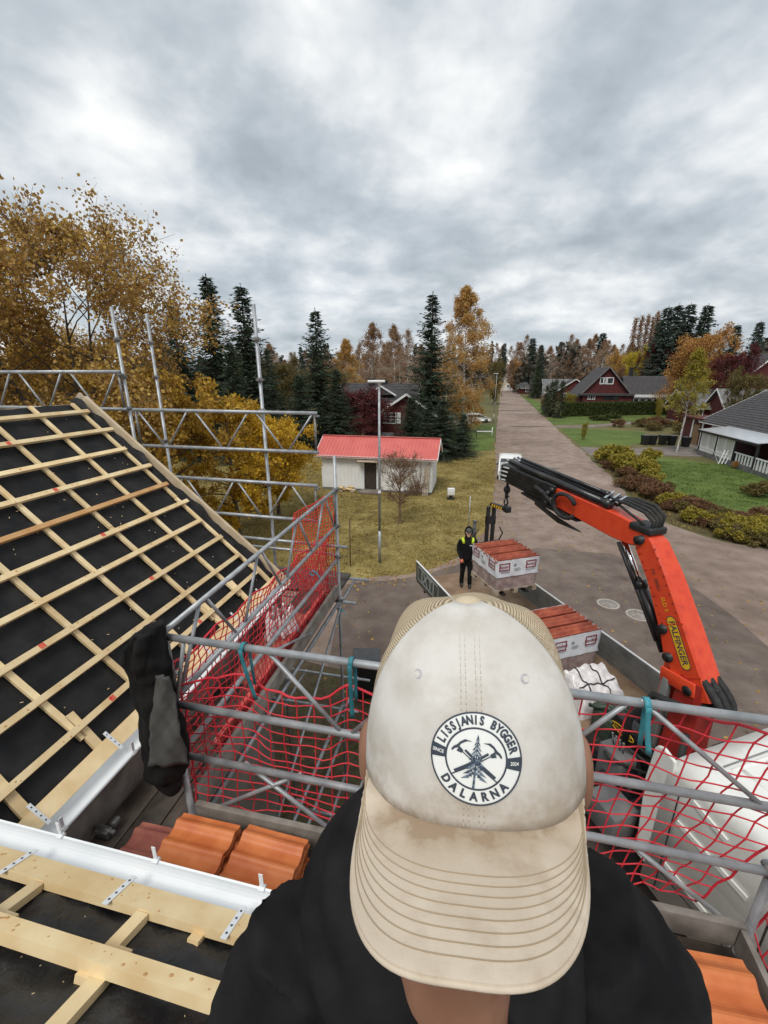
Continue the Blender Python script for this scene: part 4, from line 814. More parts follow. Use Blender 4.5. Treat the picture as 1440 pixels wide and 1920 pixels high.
def toT(p):
    a, o = FT; x, y = p.x - o[0], p.y - o[1]; return Vector((math.cos(a) * x + math.sin(a) * y, -math.sin(a) * x + math.cos(a) * y, p.z))
for k, (px, py, z, sx_, sy_, sz_, m) in enumerate(((1180, 1350, 2.1, .30, .10, .34, 'black'), (1160, 1405, 1.9, .22, .16, .22, 'roof_grey'), (1215, 1400, 1.8, .18, .14, .26, 'black_gloss'), (1150, 1500, 1.6, .26, .22, .12, 'roof_grey'), (1185, 1460, 1.7, .14, .18, .16, 'black'), (1370, 1410, 1.7, .20, .16, .18, 'black'))):
    c = toT(gz(px, py, z)); mb = MB(); mb.box((c.x - sx_, c.y - sy_, 1.16), (c.x + sx_, c.y + sy_, z), 0, 0.03)
    if k in (1, 2):
        for q in range(4): mb.tube((c.x - 0.1 + 0.06 * q, c.y, z), (c.x - 0.12 + 0.07 * q, c.y - 0.04, z + 0.2), 0.012, 6); mb.ball((c.x - 0.12 + 0.07 * q, c.y - 0.04, z + 0.21), 0.022, 6)
    o = mb.build('control_box', M[m], truck)
    if k == 0:
        mb = MB(); n_ = 24; mb.path([Vector((c.x + 0.22 * math.cos(t), c.y - 0.105, z - 0.2 + 0.07 * math.sin(t))) for t in [2 * math.pi * i / n_ for i in range(n_ + 1)]], 0.008, 5); put_text(mb, 'PALFINGER', 0.07, (c.x, c.y - 0.104, z - 0.2), (1, 0, 0), (0, 0, 1), 0.001); mb.build('decal', M['yellow'], o)
mb = MB()
for k in range(9):
    y0 = 0.35 + 0.2 * k; mb.path([Vector((6.9 + 0.1 * (k % 3), y0, 1.25)), Vector((7.0, y0 + 0.1, 1.75 + 0.1 * (k % 4))), Vector((7.3, y0 + 0.15 * ((k % 3) - 1), 1.95 + 0.08 * (k % 3))), Vector((7.7, 0.9 + 0.08 * k, 1.7))], 0.025, 7)
hb_ = mb.build('hydraulic_hose', M['rubber'], truck); hb_['kind'] = 'stuff'
# ------------------------------------------------------------------ loader crane behind the cab
crane = thing('loader_crane', 'orange-red knuckle-boom loader crane with black extension booms behind the truck cab', 'crane', (7.6, 1.2, 1.2), FT)
Yc = 1.22; PV = Vector((7.62, Yc, 3.2)); KN = Vector((6.42, Yc, 5.02)); TP = Vector((2.55, Yc, 5.26))
Yv = Vector((0, 1, 0))
mb = MB(); mb.box((7.1, 0.3, 1.10), (8.1, 2.2, 1.5), 0, 0.05); mb.lathe((7.6, Yc, 1.5), [(0.42, 0), (0.42, 0.25), (0.33, 0.3), (0.33, 0.4)], 24); mb.build('base', M['black'], crane)
mb = MB()
mb.loft([[Vector((7.62 + x * a, Yc + y * b, z)) for x, y in ((-1, -1), (-0.6, -1.15), (0.6, -1.15), (1, -1), (1, 1), (0.6, 1.15), (-0.6, 1.15), (-1, 1))] for z, a, b in ((1.75, .22, .22), (2.4, .20, .18), (3.0, .19, .17), (3.38, .15, .18))], sm=False)
col = mb.build('column', M['crane_dark_red'], crane, fix=True)
mb = MB(); mb.box((7.25, Yc - 0.23, 1.7), (7.36, Yc - 0.12, 3.2), 0, 0.02); mb.box((7.25, Yc + 0.12, 1.7), (7.36, Yc + 0.23, 3.2), 0, 0.02); mb.build('column_rail', M['alu'], col)
mb = MB(); mb.path([(7.1, Yc - 0.5, 1.7), (7.15, Yc - 0.55, 2.4), (7.35, Yc - 0.45, 3.0), (7.9, Yc - 0.3, 3.1)], 0.05, 8); mb.path([(7.9, Yc - 0.5, 1.7), (8.0, Yc - 0.6, 2.2), (7.9, Yc - 0.45, 2.8)], 0.045, 8); mb.build('hose', M['rubber'], col)
mb = MB()   # big hose loop behind the pivot
for dy in (-0.12, 0.0, 0.12):
    mb.path([PV + Vector((-0.15 + 0.55 * math.sin(t), dy, 0.30 - 0.55 * (t / math.pi) + 0.06 * math.cos(2 * t))) for t in [math.pi * k / 12 for k in range(13)]], 0.052, 10)
mb.build('hose_loop', M['rubber'], crane)
# main boom
d = (KN - PV); Lm = d.length; d.normalize(); nB = Yv.cross(d).normalized()
if nB.x < 0 and nB.z < 0: nB = -nB
upB = Vector((d.z, 0, -d.x))   # perpendicular within the boom's plane, away from the bed
if upB.z < 0: upB = -upB
def boom_ring(p, dr, h0, h1, hw, ch):
    return [p + dr * h1 + Yv * (hw - ch), p + dr * (h1 - ch) + Yv * hw, p + dr * (h0 + ch) + Yv * hw, p + dr * h0 + Yv * (hw - ch), p + dr * h0 - Yv * (hw - ch), p + dr * (h0 + ch) - Yv * hw, p + dr * (h1 - ch) - Yv * hw, p + dr * h1 - Yv * (hw - ch)]
mb = MB()
mb.loft([boom_ring(PV + d * -0.14, upB, -0.08, 0.26, 0.15, 0.03), boom_ring(PV + d * 0.10, upB, -0.18, 0.27, 0.175, 0.03), boom_ring(PV + d * 0.5, upB, -0.24, 0.27, 0.18, 0.03), boom_ring(PV + d * 0.8, upB, -0.18, 0.27, 0.18, 0.03), boom_ring(PV + d * 1.6, upB, -0.12, 0.25, 0.175, 0.03), boom_ring(PV + d * (Lm - 0.10), upB, -0.16, 0.20, 0.165, 0.03), boom_ring(PV + d * (Lm + 0.12), upB, -0.05, 0.10, 0.12, 0.02)], sm=False)
boom = mb.build('main_boom', M['crane_red'], crane, fix=True)
mb = MB()
for a, h in ((0.02, 0.02), (0.46, -0.14), (0.86, -0.08), (Lm, 0.0)): mb = MB(); mb.tube(PV + d * a + upB * h - Yv * 0.23, PV + d * a + upB * h + Yv * 0.23, 0.07, 14); mb.build('pivot_pin', M['black'], boom)
mb = MB(); mb.beam(PV + d * 0.10 + upB * 0.275 - Yv * 0.12, PV + d * 0.10 + upB * 0.275 + Yv * 0.02, 0.03, 0.02); mb.box(PV + upB * 0.27 + Vector((-0.02, -0.1, 0)), PV + upB * 0.27 + Vector((0.06, 0.0, 0.06))); mb.build('grab_slot', M['black'], boom)
# lettering on the face turned to the camera (y = -side)
fy = Yc - 0.1815; Xl = -d; Yl = upB
def capsule(c, hl, hh, mb, n=10):
    pts = []
    for k in range(n + 1): a = -math.pi / 2 + math.pi * k / n; pts.append(c + Xl * (hl - hh + hh * math.cos(a)) + Yl * (hh * math.sin(a)))
    for k in range(n + 1): a = math.pi / 2 + math.pi * k / n; pts.append(c + Xl * (-hl + hh + hh * math.cos(a)) + Yl * (hh * math.sin(a)))
    mb._add(pts, [tuple(range(len(pts)))])
lc = Vector((PV.x, fy, PV.z)) + d * 0.66 + upB * 0.095
mb = MB(); capsule(lc - Yv * 0.001, 0.375, 0.078, mb); pl = mb.build('name_plate', M['ink'], boom)
mb = MB(); capsule(lc - Yv * 0.003, 0.362, 0.066, mb); mb.build('plate_face', M['yellow'], pl)
mb = MB(); put_text(mb, 'PALFINGER', 0.128, lc - Yv * 0.005, Xl, Yl, 0.003, sx=0.95); mb.build('lettering', M['ink'], pl)
mb = MB(); put_text(mb, 'SLD 5', 0.085, Vector((PV.x, fy - 0.003, PV.z)) + d * 1.20 + upB * 0.075, Xl, Yl, 0.001); mb.build('lettering', M['yellow'], boom)
mb = MB(); put_text(mb, 'PK 18001', 0.085, Vector((PV.x, fy - 0.003, PV.z)) + d * 1.56 + upB * 0.06, Xl, Yl, 0.001); mb.build('lettering', mat('letter_dim', (0.22, 0.06, 0.04), (0.22, 0.06, 0.04), rough=0.5), boom)
mb = MB()
for k in range(9):
    for h_ in (-0.06, 0.215): mb.lathe(Vector((PV.x, fy, PV.z)) + d * (0.95 + 0.13 * k) + upB * h_, [(0.014, 0.0), (0.014, 0.006), (0.008, 0.010)], 6, ax=(0, -1, 0))
bl_ = mb.build('bolt', M['crane_dark_red'], boom); bl_['kind'] = 'stuff'
mb = MB(); mb.beam(Vector((PV.x, fy, PV.z)) + d * 0.92 - upB * 0.15 , Vector((PV.x, fy, PV.z)) + d * 0.92 + upB * 0.27, 0.012, 0.014, d); mb.beam(Vector((PV.x, fy, PV.z)) + d * 0.18 - upB * 0.12, Vector((PV.x, fy, PV.z)) + d * 0.20 + upB * 0.27, 0.012, 0.016, d); mb.build('weld_seam', M['crane_red'], boom)
# knuckle cylinder under the main boom
k0 = PV + d * 0.50 - upB * 0.34 + Yv * 0.0; k1 = KN + Vector((-0.42, 0, -0.20))
kd = (k1 - k0)
mb = MB(); mb.tube(k0, k0 + kd * 0.60, 0.085, 16); mb.tube(k0 + kd * 0.56, k0 + kd * 0.62, 0.10, 16); cy = mb.build('hydraulic_cylinder', M['black_gloss'], crane)
mb = MB(); mb.tube(k0 + kd * 0.60, k1, 0.055, 16); mb.build('rod', M['chrome'], cy)
mb = MB(); mb.tube(k0 + kd * 0.1 + Yv * -0.10, k0 + kd * 0.95 + Yv * -0.10, 0.028, 8); mb.tube(k0 + kd * 0.55 + Yv * -0.1, k1 + Yv * -0.12, 0.03, 8); mb.build('pipe', M['black'], cy)
mb = MB(); mb.tube(PV + d * 0.45 - upB * 0.05, PV + Vector((0, 0, -0.9)) + Vector((-0.25, 0, 0)), 0.05, 12); mb.tube(PV + d * 0.5 - upB * 0.1 + Vector((-0.05, 0, 0)), PV + Vector((-0.4, 0, -0.6)), 0.11, 14); mb.build('lift_cylinder', M['crane_red'], crane)
# link at the foot of the boom
mb = MB(); mb.beam(PV + Vector((-0.42, -0.2, 0.02)), PV + Vector((0.10, -0.2, 0.08)), 0.05, 0.22, bev=0.02); mb.beam(PV + Vector((-0.42, 0.2, 0.02)), PV + Vector((0.10, 0.2, 0.08)), 0.05, 0.22, bev=0.02); mb.build('link_arm', M['crane_red'], crane)
# outer boom: red housing, black telescopes
e = (TP - KN); Lo = e.length; e.normalize(); upE = Vector((-e.z, 0, e.x)); upE = upE if upE.z > 0 else -upE
mb = MB()
mb.loft([boom_ring(KN + e * -0.06, upE, -0.10, 0.12, 0.13, 0.02), boom_ring(KN + e * 0.18, upE, -0.17, 0.20, 0.15, 0.02), boom_ring(KN + e * 0.55, upE, -0.20, 0.22, 0.15, 0.02), boom_ring(KN + e * 1.9, upE, -0.17, 0.20, 0.15, 0.02), boom_ring(KN + e * 2.15, upE, -0.16, 0.19, 0.15, 0.02)], sm=False)
ob = mb.build('outer_boom', M['crane_red'], crane, fix=True)
mb = MB(); mb.box(KN + Vector((-0.25, -0.17, 0.1)), KN + Vector((0.15, 0.17, 0.22)), 0, 0.03); mb.build('knuckle_guard', M['black'], ob)
mb = MB(); mb.loft([boom_ring(KN + e * 2.0, upE, -0.21, 0.24, 0.19, 0.02), boom_ring(KN + e * 2.35, upE, -0.21, 0.24, 0.19, 0.02), boom_ring(KN + e * 2.36, upE, -0.18, 0.22, 0.17, 0.02), boom_ring(KN + e * Lo, upE, -0.17, 0.20, 0.165, 0.02)], sm=False); ext = mb.build('extension_boom', M['black'], crane, fix=True)
for k in range(5):
    mb = MB(); hh = 0.03; z = -0.15 + 0.075 * k
    mb.beam(KN + e * 2.4 + upE * z - Yv * 0.172, KN + e * (Lo + 0.02 * k) + upE * z - Yv * 0.172, 0.012, 0.045, upE); mb.build('slide_rail', M['black_gloss'], ext)
for k in range(4):
    hw = 0.19 - 0.03 * k; x = Lo + 0.03 + 0.035 * k; mb = MB(); mb.loft([boom_ring(KN + e * x, upE, -0.22 + 0.03 * k, 0.22 - 0.03 * k, hw, 0.03), boom_ring(KN + e * (x + 0.028), upE, -0.22 + 0.03 * k, 0.22 - 0.03 * k, hw, 0.03)], sm=False)
    mb.build('end_plate', M['trim_white'] if k % 2 == 0 else M['black'], ext, fix=True)
for k in range(4):
    mb = MB(); mb.beam(KN + e * (Lo + 0.02) + upE * (-0.16 + 0.1 * k) - Yv * 0.17, KN + e * (Lo - 0.20 - 0.03 * k) + upE * (-0.13 + 0.1 * k) - Yv * 0.178, 0.012, 0.03, upE); mb.build('marker_stripe', M['trim_white'], ext)
for y, z, r, a, b in ((-0.10, 0.30, 0.062, 0.75, Lo - 0.2), (0.06, 0.33, 0.062, 0.75, Lo - 0.4), (0.17, 0.30, 0.05, 1.0, Lo - 0.1), (-0.02, 0.43, 0.035, 0.9, Lo - 0.5)):
    mb = MB(); mb.tube(KN + e * a + upE * z + Yv * y, KN + e * b + upE * z + Yv * y, r, 14); mb.tube(KN + e * (a - 0.02) + upE * z + Yv * y, KN + e * (a + 0.16) + upE * z + Yv * y, r * 1.25, 14); c_ = mb.build('extension_cylinder', M['black_gloss'], crane)
    mb = MB(); mb.tube(KN + e * (b - 0.05) + upE * z + Yv * y, KN + e * (b + 0.16) + upE * z + Yv * y, r * 0.6, 10); mb.build('rod', M['chrome'], c_)
mb = MB()
for k in range(3): mb.beam(KN + e * (0.62 + 0.12 * k) + upE * 0.38 - Yv * 0.12, KN + e * (0.60 + 0.13 * k) + upE * 0.48 + Yv * 0.05, 0.05, 0.02)
mb.build('cylinder_head', M['chrome'], crane)
mb = MB()
for k, y in enumerate((-0.08, -0.02, 0.04, 0.10)):
    mb.path([KN + e * 0.75 + upE * 0.40 + Yv * y, KN + e * 0.45 + upE * (0.42 + 0.02 * k) + Yv * y, KN + e * 0.1 + upE * (0.40 + 0.03 * k) + Yv * y, KN + e * -0.08 + upE * (0.30 + 0.03 * k) + Yv * y, KN - e * 0.06 + upE * 0.12 + Yv * y], 0.028, 8)
mb.path([KN + e * 0.7 + upE * 0.36 - Yv * 0.05, KN + e * 0.3 + upE * 0.30 - Yv * 0.12, KN + e * 0.05 + upE * 0.22 - Yv * 0.1], 0.02, 6)
mb.build('hose', M['rubber'], crane)
mb = MB()   # loop of hose at the red housing's end, and the guard plate below
c0 = KN + e * 1.62 - upE * 0.02 - Yv * 0.24
mb.path([c0 + e * (0.30 * math.cos(t)) + upE * (0.22 * math.sin(t)) for t in [rad(-150 + 25 * k) for k in range(13)]], 0.04, 8); mb.path([c0 + e * 0.28 + upE * -0.1, c0 + e * 0.6 + upE * 0.05, c0 + e * 0.9 + upE * 0.1], 0.04, 8); mb.build('hose_loop', M['rubber'], crane)
mb = MB(); gp = [KN + e * 1.30 - upE * 0.22, KN + e * 1.65 - upE * 0.24, KN + e * 2.3 - upE * 0.26, KN + e * 3.0 - upE * 0.24, KN + e * 3.0 - upE * 0.20, KN + e * 2.2 - upE * 0.19, KN + e * 1.75 - upE * 0.18]
mb.prism([p - Yv * 0.20 for p in gp], (0, 0.40, 0)); mb.prism([KN + e * 1.15 - upE * 0.36 - Yv * 0.21, KN + e * 1.75 - upE * 0.42 - Yv * 0.21, KN + e * 2.5 - upE * 0.30 - Yv * 0.21, KN + e * 2.5 - upE * 0.24 - Yv * 0.21, KN + e * 1.7 - upE * 0.33 - Yv * 0.21], (0, 0.04, 0)); mb.build('guard_plate', M['black'], crane)
mb = MB()
for k in range(4): mb.ball(KN + e * (2.05 + 0.1 * (k % 2)) + upE * (0.15 - 0.1 * k) - Yv * 0.20, 0.06, 8)
mb.build('valve_block', M['black_gloss'], crane)
# hook, chain and pallet fork
HK = KN + e * (Lo - 0.05) - upE * 0.22
mb = MB(); mb.tube(HK, HK + Vector((0, 0, -0.14)), 0.03, 8); mb.ball(HK + Vector((0, 0, -0.2)), (0.09, 0.08, 0.10), 12); mb.box(HK + Vector((-0.04, -0.03, -0.42)), HK + Vector((0.04, 0.03, -0.28)), 0, 0.015)
mb.path([HK + Vector((0.10 * math.sin(t) * 0.7, 0, -0.5 + 0.08 * math.cos(t))) for t in [rad(30 * k) for k in range(11)]], 0.022, 8); mb.tube(HK + Vector((0.04, -0.02, -0.34)), HK + Vector((0.14, -0.02, -0.33)), 0.015, 6); mb.build('hook', M['black'], crane)
FX, FY = 2.22, 1.06; FZ = 2.62; AT = HK.z - 0.66
fork = thing('pallet_fork', 'black pallet fork with striped top arm hanging from the crane hook', 'pallet fork', (FX, FY, FZ), FT)
mb = MB(); mb.box((FX - 0.06, FY - 0.10, FZ), (FX + 0.02, FY - 0.02, AT - 0.05), 0, 0.01); mb.box((FX - 0.06, FY + 0.06, FZ), (FX + 0.02, FY + 0.14, AT - 0.05), 0, 0.01); mb.box((FX - 0.07, FY - 0.10, AT - 0.5), (FX + 0.03, FY + 0.14, AT - 0.3)); mb.box((FX - 0.07, FY - 0.1, FZ + 0.3), (FX + 0.0, FY + 0.14, FZ + 0.4)); mb.build('mast', M['black'], fork)
mb = MB(); mb.beam((FX - 0.04, FY + 0.02, AT), (FX + 0.50, FY + 0.12, AT + 0.02), 0.10, 0.09, bev=0.01); mb.box((FX + 0.42, FY + 0.06, AT - 0.06), (FX + 0.56, FY + 0.2, AT + 0.08), 0, 0.015); arm = mb.build('top_arm', M['black'], fork)
mb = MB()
for k in range(5): x = FX + 0.04 + 0.075 * k; mb.prism([Vector((x, FY - 0.022 + 0.014 * k, AT - 0.03)), Vector((x + 0.035, FY - 0.016 + 0.014 * k, AT - 0.03)), Vector((x + 0.06, FY - 0.010 + 0.014 * k, AT + 0.04)), Vector((x + 0.025, FY - 0.018 + 0.014 * k, AT + 0.04))], (0, -0.006, 0))
mb.build('warning_stripe', M['yellow'], arm)
mb = MB(); mb.path([HK + Vector((0, 0, -0.6)), HK + Vector((0.0, 0, -0.66))], 0.02, 6); mb.path([HK + Vector((0.05 * math.cos(t), 0, -0.62 + 0.07 * math.sin(t))) for t in [rad(30 * k) for k in range(13)]], 0.016, 6); mb.build('shackle', M['coupler'], fork)
for y in (FY - 0.28, FY + 0.32):
    mb = MB(); mb.box((FX - 0.02, y - 0.05, FZ - 0.05), (FX + 1.28, y + 0.05, FZ - 0.005), 0, 0.008); mb.build('tine', M['black'], fork)
    mb = MB(); mb.path([(FX - 0.05, y, FZ + 0.75), (FX - 0.05, y * 1.0 + (0.1 if y > FY else -0.1), FZ + 0.95), (FX - 0.05, y, FZ + 1.12)], 0.018, 6); mb.build('handle', M['black'], fork)
mb = MB(); mb.box((FX - 0.05, FY - 0.34, FZ - 0.06), (FX + 0.02, FY + 0.38, FZ + 0.04)); mb.box((FX - 0.05, FY - 0.30, FZ + 0.72), (FX + 0.0, FY + 0.34, FZ + 0.78)); mb.build('crossbar', M['black'], fork)

# ------------------------------------------------------------------ tile pallets
pal_tile = tile_mesh('pallet_tile', 0.36, 0.345); pal_tile.materials.append(mat('tile_new', (0.27, 0.055, 0.028), (0.40, 0.10, 0.05), rough=0.6, scale=6, rand=0.10, coord='World'))
def pallet(x0, x1, y0, y1, z0, ht, label):
    t = thing('tile_pallet', label, 'tile pallet', ((x0 + x1) / 2, (y0 + y1) / 2, z0), FT, 'shrink-wrapped pallets of roof tiles')
    pw = MB()
    for k in range(5): y = y0 + (y1 - y0 - 0.12) * k / 4; mb = MB(); mb.box((x0, y, z0 + 0.10), (x1, y + 0.12, z0 + 0.125)); mb.build('pallet_plank', M['grey_wood'], t)
    for i in range(3):
        for j in range(3):
            x = x0 + (x1 - x0 - 0.14) * i / 2; y = y0 + (y1 - y0 - 0.10) * j / 2; mb = MB(); mb.box((x, y, z0), (x + 0.14, y + 0.10, z0 + 0.098)); mb.build('pallet_block', M['grey_wood'], t)
    zc_ = z0 + 0.13; zt = z0 + ht; zm = zc_ + (zt - zc_) * 0.42
    def wrap(a, b, zA, zB, ins, name, m):
        def fn(p, q):
            L = [(x0, y0), (x1, y0), (x1, y1), (x0, y1), (x0, y0)]; s = p * 4; i = min(3, int(s)); f = s - i
            x = L[i][0] + (L[i + 1][0] - L[i][0]) * f; y = L[i][1] + (L[i + 1][1] - L[i][1]) * f
            cx, cy = (x0 + x1) / 2, (y0 + y1) / 2; w_ = ins + 0.006 * math.sin(p * 61 + q * 7) + 0.005 * math.sin(p * 133 - q * 11)
            k = 1 - w_ / 0.55; return Vector((cx + (x - cx) * k, cy + (y - cy) * k, zA + (zB - zA) * q))
        mb = MB(); mb.sheet(fn, 64, 6); return mb.build(name, m, t)
    mb = MB(); mb.box((x0 + 0.045, y0 + 0.045, zc_), (x1 - 0.045, y1 - 0.045, zt - 0.055)); mb.build('tile_block', M['tile_old'], t)
    wrap(0, 1, zc_ - 0.03, zm + 0.01, 0.022, 'shrink_wrap', M['shrink'])
    cw = wrap(0, 1, zm, zt - 0.02, 0.004, 'printed_wrap', M['carton'])
    def plate(c, X, Yd, nrm, wd, hg):
        c = Vector(c); X = Vector(X); n = Vector(nrm); Z = Vector((0, 0, 1))
        mb = MB()
        for s in (-1, 1): mb.obox(c + Z * (s * hg / 2), X, n, Z, (wd / 2 + 0.01, 0.002, 0.012)); mb.obox(c + X * (s * wd / 2), X, n, Z, (0.012, 0.0022, hg / 2 + 0.01))
        put_text(mb, 'Benders', hg * 0.62, c + n * 0.003 - Z * 0.0, X, Z, 0.002, sx=0.82); mb.build('printed_label', M['label_red'], cw)
    zl = zm + (zt - zm) * 0.58; hg = (zt - zm) * 0.36
    for f in (0.17, 0.80):
        xx = x0 + (x1 - x0) * f; plate((xx, y0 - 0.006, zl), (1, 0, 0), 0, (0, -1, 0), 0.25, hg)
        yy = y0 + (y1 - y0) * f; plate((x1 + 0.006, yy, zl), (0, 1, 0), 0, (1, 0, 0), 0.25, hg)
    mb = MB()
    for j in range(4):
        for k, w_ in enumerate((0.16, 0.20, 0.13)):
            if j == 0: mb.obox((x1 + 0.006, y0 + (y1 - y0) * 0.47, zl - 0.06 - 0.03 * k), Vector((0, 1, 0)), Vector((1, 0, 0)), Vector((0, 0, 1)), (w_ / 2, 0.0015, 0.005)); mb.obox((x0 + (x1 - x0) * 0.47, y0 - 0.006, zl - 0.06 - 0.03 * k), Vector((1, 0, 0)), Vector((0, 1, 0)), Vector((0, 0, 1)), (w_ / 2, 0.0015, 0.005))
    mb.obox((x1 + 0.006, y0 + (y1 - y0) * 0.42, zl + 0.02), Vector((0, 1, 0)), Vector((1, 0, 0)), Vector((0, 0, 1)), (0.03, 0.0015, 0.03)); mb.obox((x0 + (x1 - x0) * 0.42, y0 - 0.006, zl + 0.02), Vector((1, 0, 0)), Vector((0, 1, 0)), Vector((0, 0, 1)), (0.03, 0.0015, 0.03))
    for f in (0.2, 0.8):
        for k in range(2): mb.obox((x1 + 0.006, y0 + (y1 - y0) * f, zl - 0.11 - 0.03 * k), Vector((0, 1, 0)), Vector((1, 0, 0)), Vector((0, 0, 1)), (0.12, 0.0015, 0.005))
    mb.build('print', mat('print_grey', (0.25, 0.26, 0.28), (0.27, 0.28, 0.30), rough=0.6), cw)
    nx = 3; tx = (x1 - x0) / nx; ny = 3; ty = (y1 - y0) / ny
    for i in range(nx):
        for j in range(ny):
            o = bpy.data.objects.new('top_tile', pal_tile); C.objects.link(o); o.parent = t
            o.location = Vector((x0 + tx * (i + 0.5), y0 + ty * (j + 0.5), zt - 0.060 + 0.004 * ((i + j) % 2))) - BASE[t.name]; o.rotation_euler = (0, 0, math.pi / 2); o.scale = (ty / 0.36 * 0.998, tx / 0.345 * 0.998, 2.4)
    return t
pallet(2.40, 3.52, 0.52, 1.62, FZ + 0.0, 0.88, 'tile pallet raised on the crane fork beside the man')
pallet(4.08, 5.15, 0.85, 2.02, BZ + 0.004, 1.04, 'tile pallet standing on the truck bed, half hidden by the cap')
def pack(a, b):
    x = 5.45 + 0.75 * a; y = 0.75 + 1.1 * b; e_ = min(a, 1 - a, b, 1 - b); return Vector((x, y, BZ + 0.02 + 0.62 * min(1, (e_ * 9) ** 0.6) - 0.28 * a + 0.03 * math.sin(17 * a + 11 * b) + 0.02 * math.sin(31 * b - 13 * a)))
mb = MB(); mb.sheet(pack, 30, 34)
pk = solo('wrapped_bundle', mb, M['plastic_wrap'], 'crumpled clear-wrapped bundle on the truck bed just right of the cap', 'bundle', (5.8, 1.3, BZ), FT)
mb = MB()
for b in (0.3, 0.62): mb.path([pack(a / 14, b) + Vector((0, 0, 0.012)) for a in range(15)], 0.014, 5)
mb.path([pack(0.62, b / 14) + Vector((0, 0, 0.012)) for b in range(15)], 0.014, 5); mb.build('webbing', M['black'], pk)
for k, (x, y, z, L, a, lb) in enumerate(((6.55, 0.95, BZ + 0.5, 0.5, 0.5, 'dark green rolled strap bundle nearest the wrapped load'), (6.75, 1.7, BZ + 0.55, 0.4, 1.1, 'dark green strap bundle behind the crane foot'), (6.6, 1.25, BZ + 0.45, 0.3, -0.6, 'grey-black coiled hose lying behind the bundle'))):
    mb = MB()
    for q in range(4):
        mb.path([Vector((x + L * (t - 0.5) * math.cos(a) + 0.05 * math.sin(7 * t + q), y + L * (t - 0.5) * math.sin(a) + 0.06 * (q - 1.5), z + 0.10 * math.sin(math.pi * t) + 0.02 * q)) for t in [i / 9 for i in range(10)]], 0.035, 7)
    mb.box((x - 0.2, y - 0.15, BZ + 0.003), (x + 0.2, y + 0.15, z - 0.02), 0, 0.03)
    solo('strap_bundle', mb, (mat('dark_green', (0.03, 0.05, 0.035), (0.06, 0.085, 0.06), rough=0.6), MATS['dark_green'], M['rubber'])[k] if k else mat('dark_green', (0.03, 0.05, 0.035), (0.06, 0.085, 0.06), rough=0.6), lb, 'strap bundle', (x, y, BZ), FT, 'strap bundles on the truck')
# ------------------------------------------------------------------ people
def remesh(o, vox, it=4, fac=0.5):
    md = o.modifiers.new('skin', 'REMESH'); md.mode = 'VOXEL'; md.voxel_size = vox; md.use_smooth_shade = True
    sm = o.modifiers.new('smooth', 'SMOOTH'); sm.iterations = it; sm.factor = fac
    return o
def ell(c, rx, ry, n=20, ax=None, ph=0.0, wob=0.0, fx=None):
    c = Vector(c); X = Vector((1, 0, 0)); Y = Vector((0, 1, 0))
    if ax is not None: X, Y = ax
    return [c + X * (rx * math.cos(2 * math.pi * k / n)) + Y * (ry * math.sin(2 * math.pi * k / n)) for k in range(n)]
def head_shape(mb, M4, s=1.0):
    """a head in local axes: x right, y face-forward, z up, chin about z=-0.12"""
    def P(x, y, z): return M4 @ Vector((x * s, y * s, z * s))
    prof = [(-0.130, 0.020, 0.022, 0.066), (-0.118, 0.040, 0.040, 0.055), (-0.095, 0.055, 0.062, 0.032), (-0.06, 0.066, 0.080, 0.012), (-0.02, 0.072, 0.090, 0.002), (0.02, 0.076, 0.096, -0.004), (0.06, 0.074, 0.096, -0.010), (0.09, 0.064, 0.083, -0.012), (0.112, 0.042, 0.055, -0.012), (0.122, 0.012, 0.016, -0.012)]
    mb.loft([[P(rx * math.cos(2 * math.pi * k / 18), cy + ry * math.sin(2 * math.pi * k / 18), z) for k in range(18)] for z, rx, ry, cy in prof])
    mb.loft([[P(w_ * math.cos(2 * math.pi * k / 8), y + 0.012 * math.sin(2 * math.pi * k / 8), z) for k in range(8)] for w_, y, z in ((0.006, 0.090, 0.015), (0.009, 0.100, -0.01), (0.016, 0.108, -0.032), (0.010, 0.096, -0.042))])
    mb.path([P(-0.024, 0.082, -0.072), P(0, 0.090, -0.070), P(0.024, 0.082, -0.072)], 0.007, 6)
    for sgn in (-1, 1):
        mb.loft([[P(sgn * (0.072 + o_), -0.008 + 0.020 * r * math.cos(a), -0.012 + 0.034 * r * math.sin(a)) for a in [2 * math.pi * k / 10 for k in range(10)]] for o_, r in ((0.0, 0.7), (0.010, 1.0), (0.018, 0.95), (0.021, 0.5))])
# --- the worker on the truck bed
WX = Vector((0.845, 1.25, BZ))
worker = thing('person', 'worker in black clothes with yellow shoulder patches standing on the truck bed', 'person', WX, FT, 'people')
camdir = (math.atan2(-11.4, -2.4 + 0.0) - FT[0])       # direction of the photographer in the truck frame
fa = camdir + rad(8)
fw = Vector((math.cos(fa), math.sin(fa), 0)); rt = Vector((fw.y, -fw.x, 0))   # rt: image-left of him
def WP(r, f, z): return WX + rt * r + fw * f + Vector((0, 0, z))
mb = MB()   # trousers
for s, f0 in ((-1, 0.05), (1, -0.03)):
    mb.path([WP(0.09 * s, 0, 0.92), WP(0.10 * s, 0.01, 0.70), WP(0.105 * s, 0.03 + f0 * 0.4, 0.48), WP(0.11 * s, 0.0 + f0, 0.25), WP(0.115 * s, f0, 0.07)], [0.10, 0.095, 0.072, 0.066, 0.066], 12)
mb.loft([ell(WP(0, 0, z), a, b, 16, (rt, fw)) for z, a, b in ((0.84, 0.14, 0.11), (0.95, 0.175, 0.12), (1.05, 0.16, 0.11))])
remesh(mb.build('trousers', M['jacket_black'], worker), 0.016)
mb = MB()   # jacket
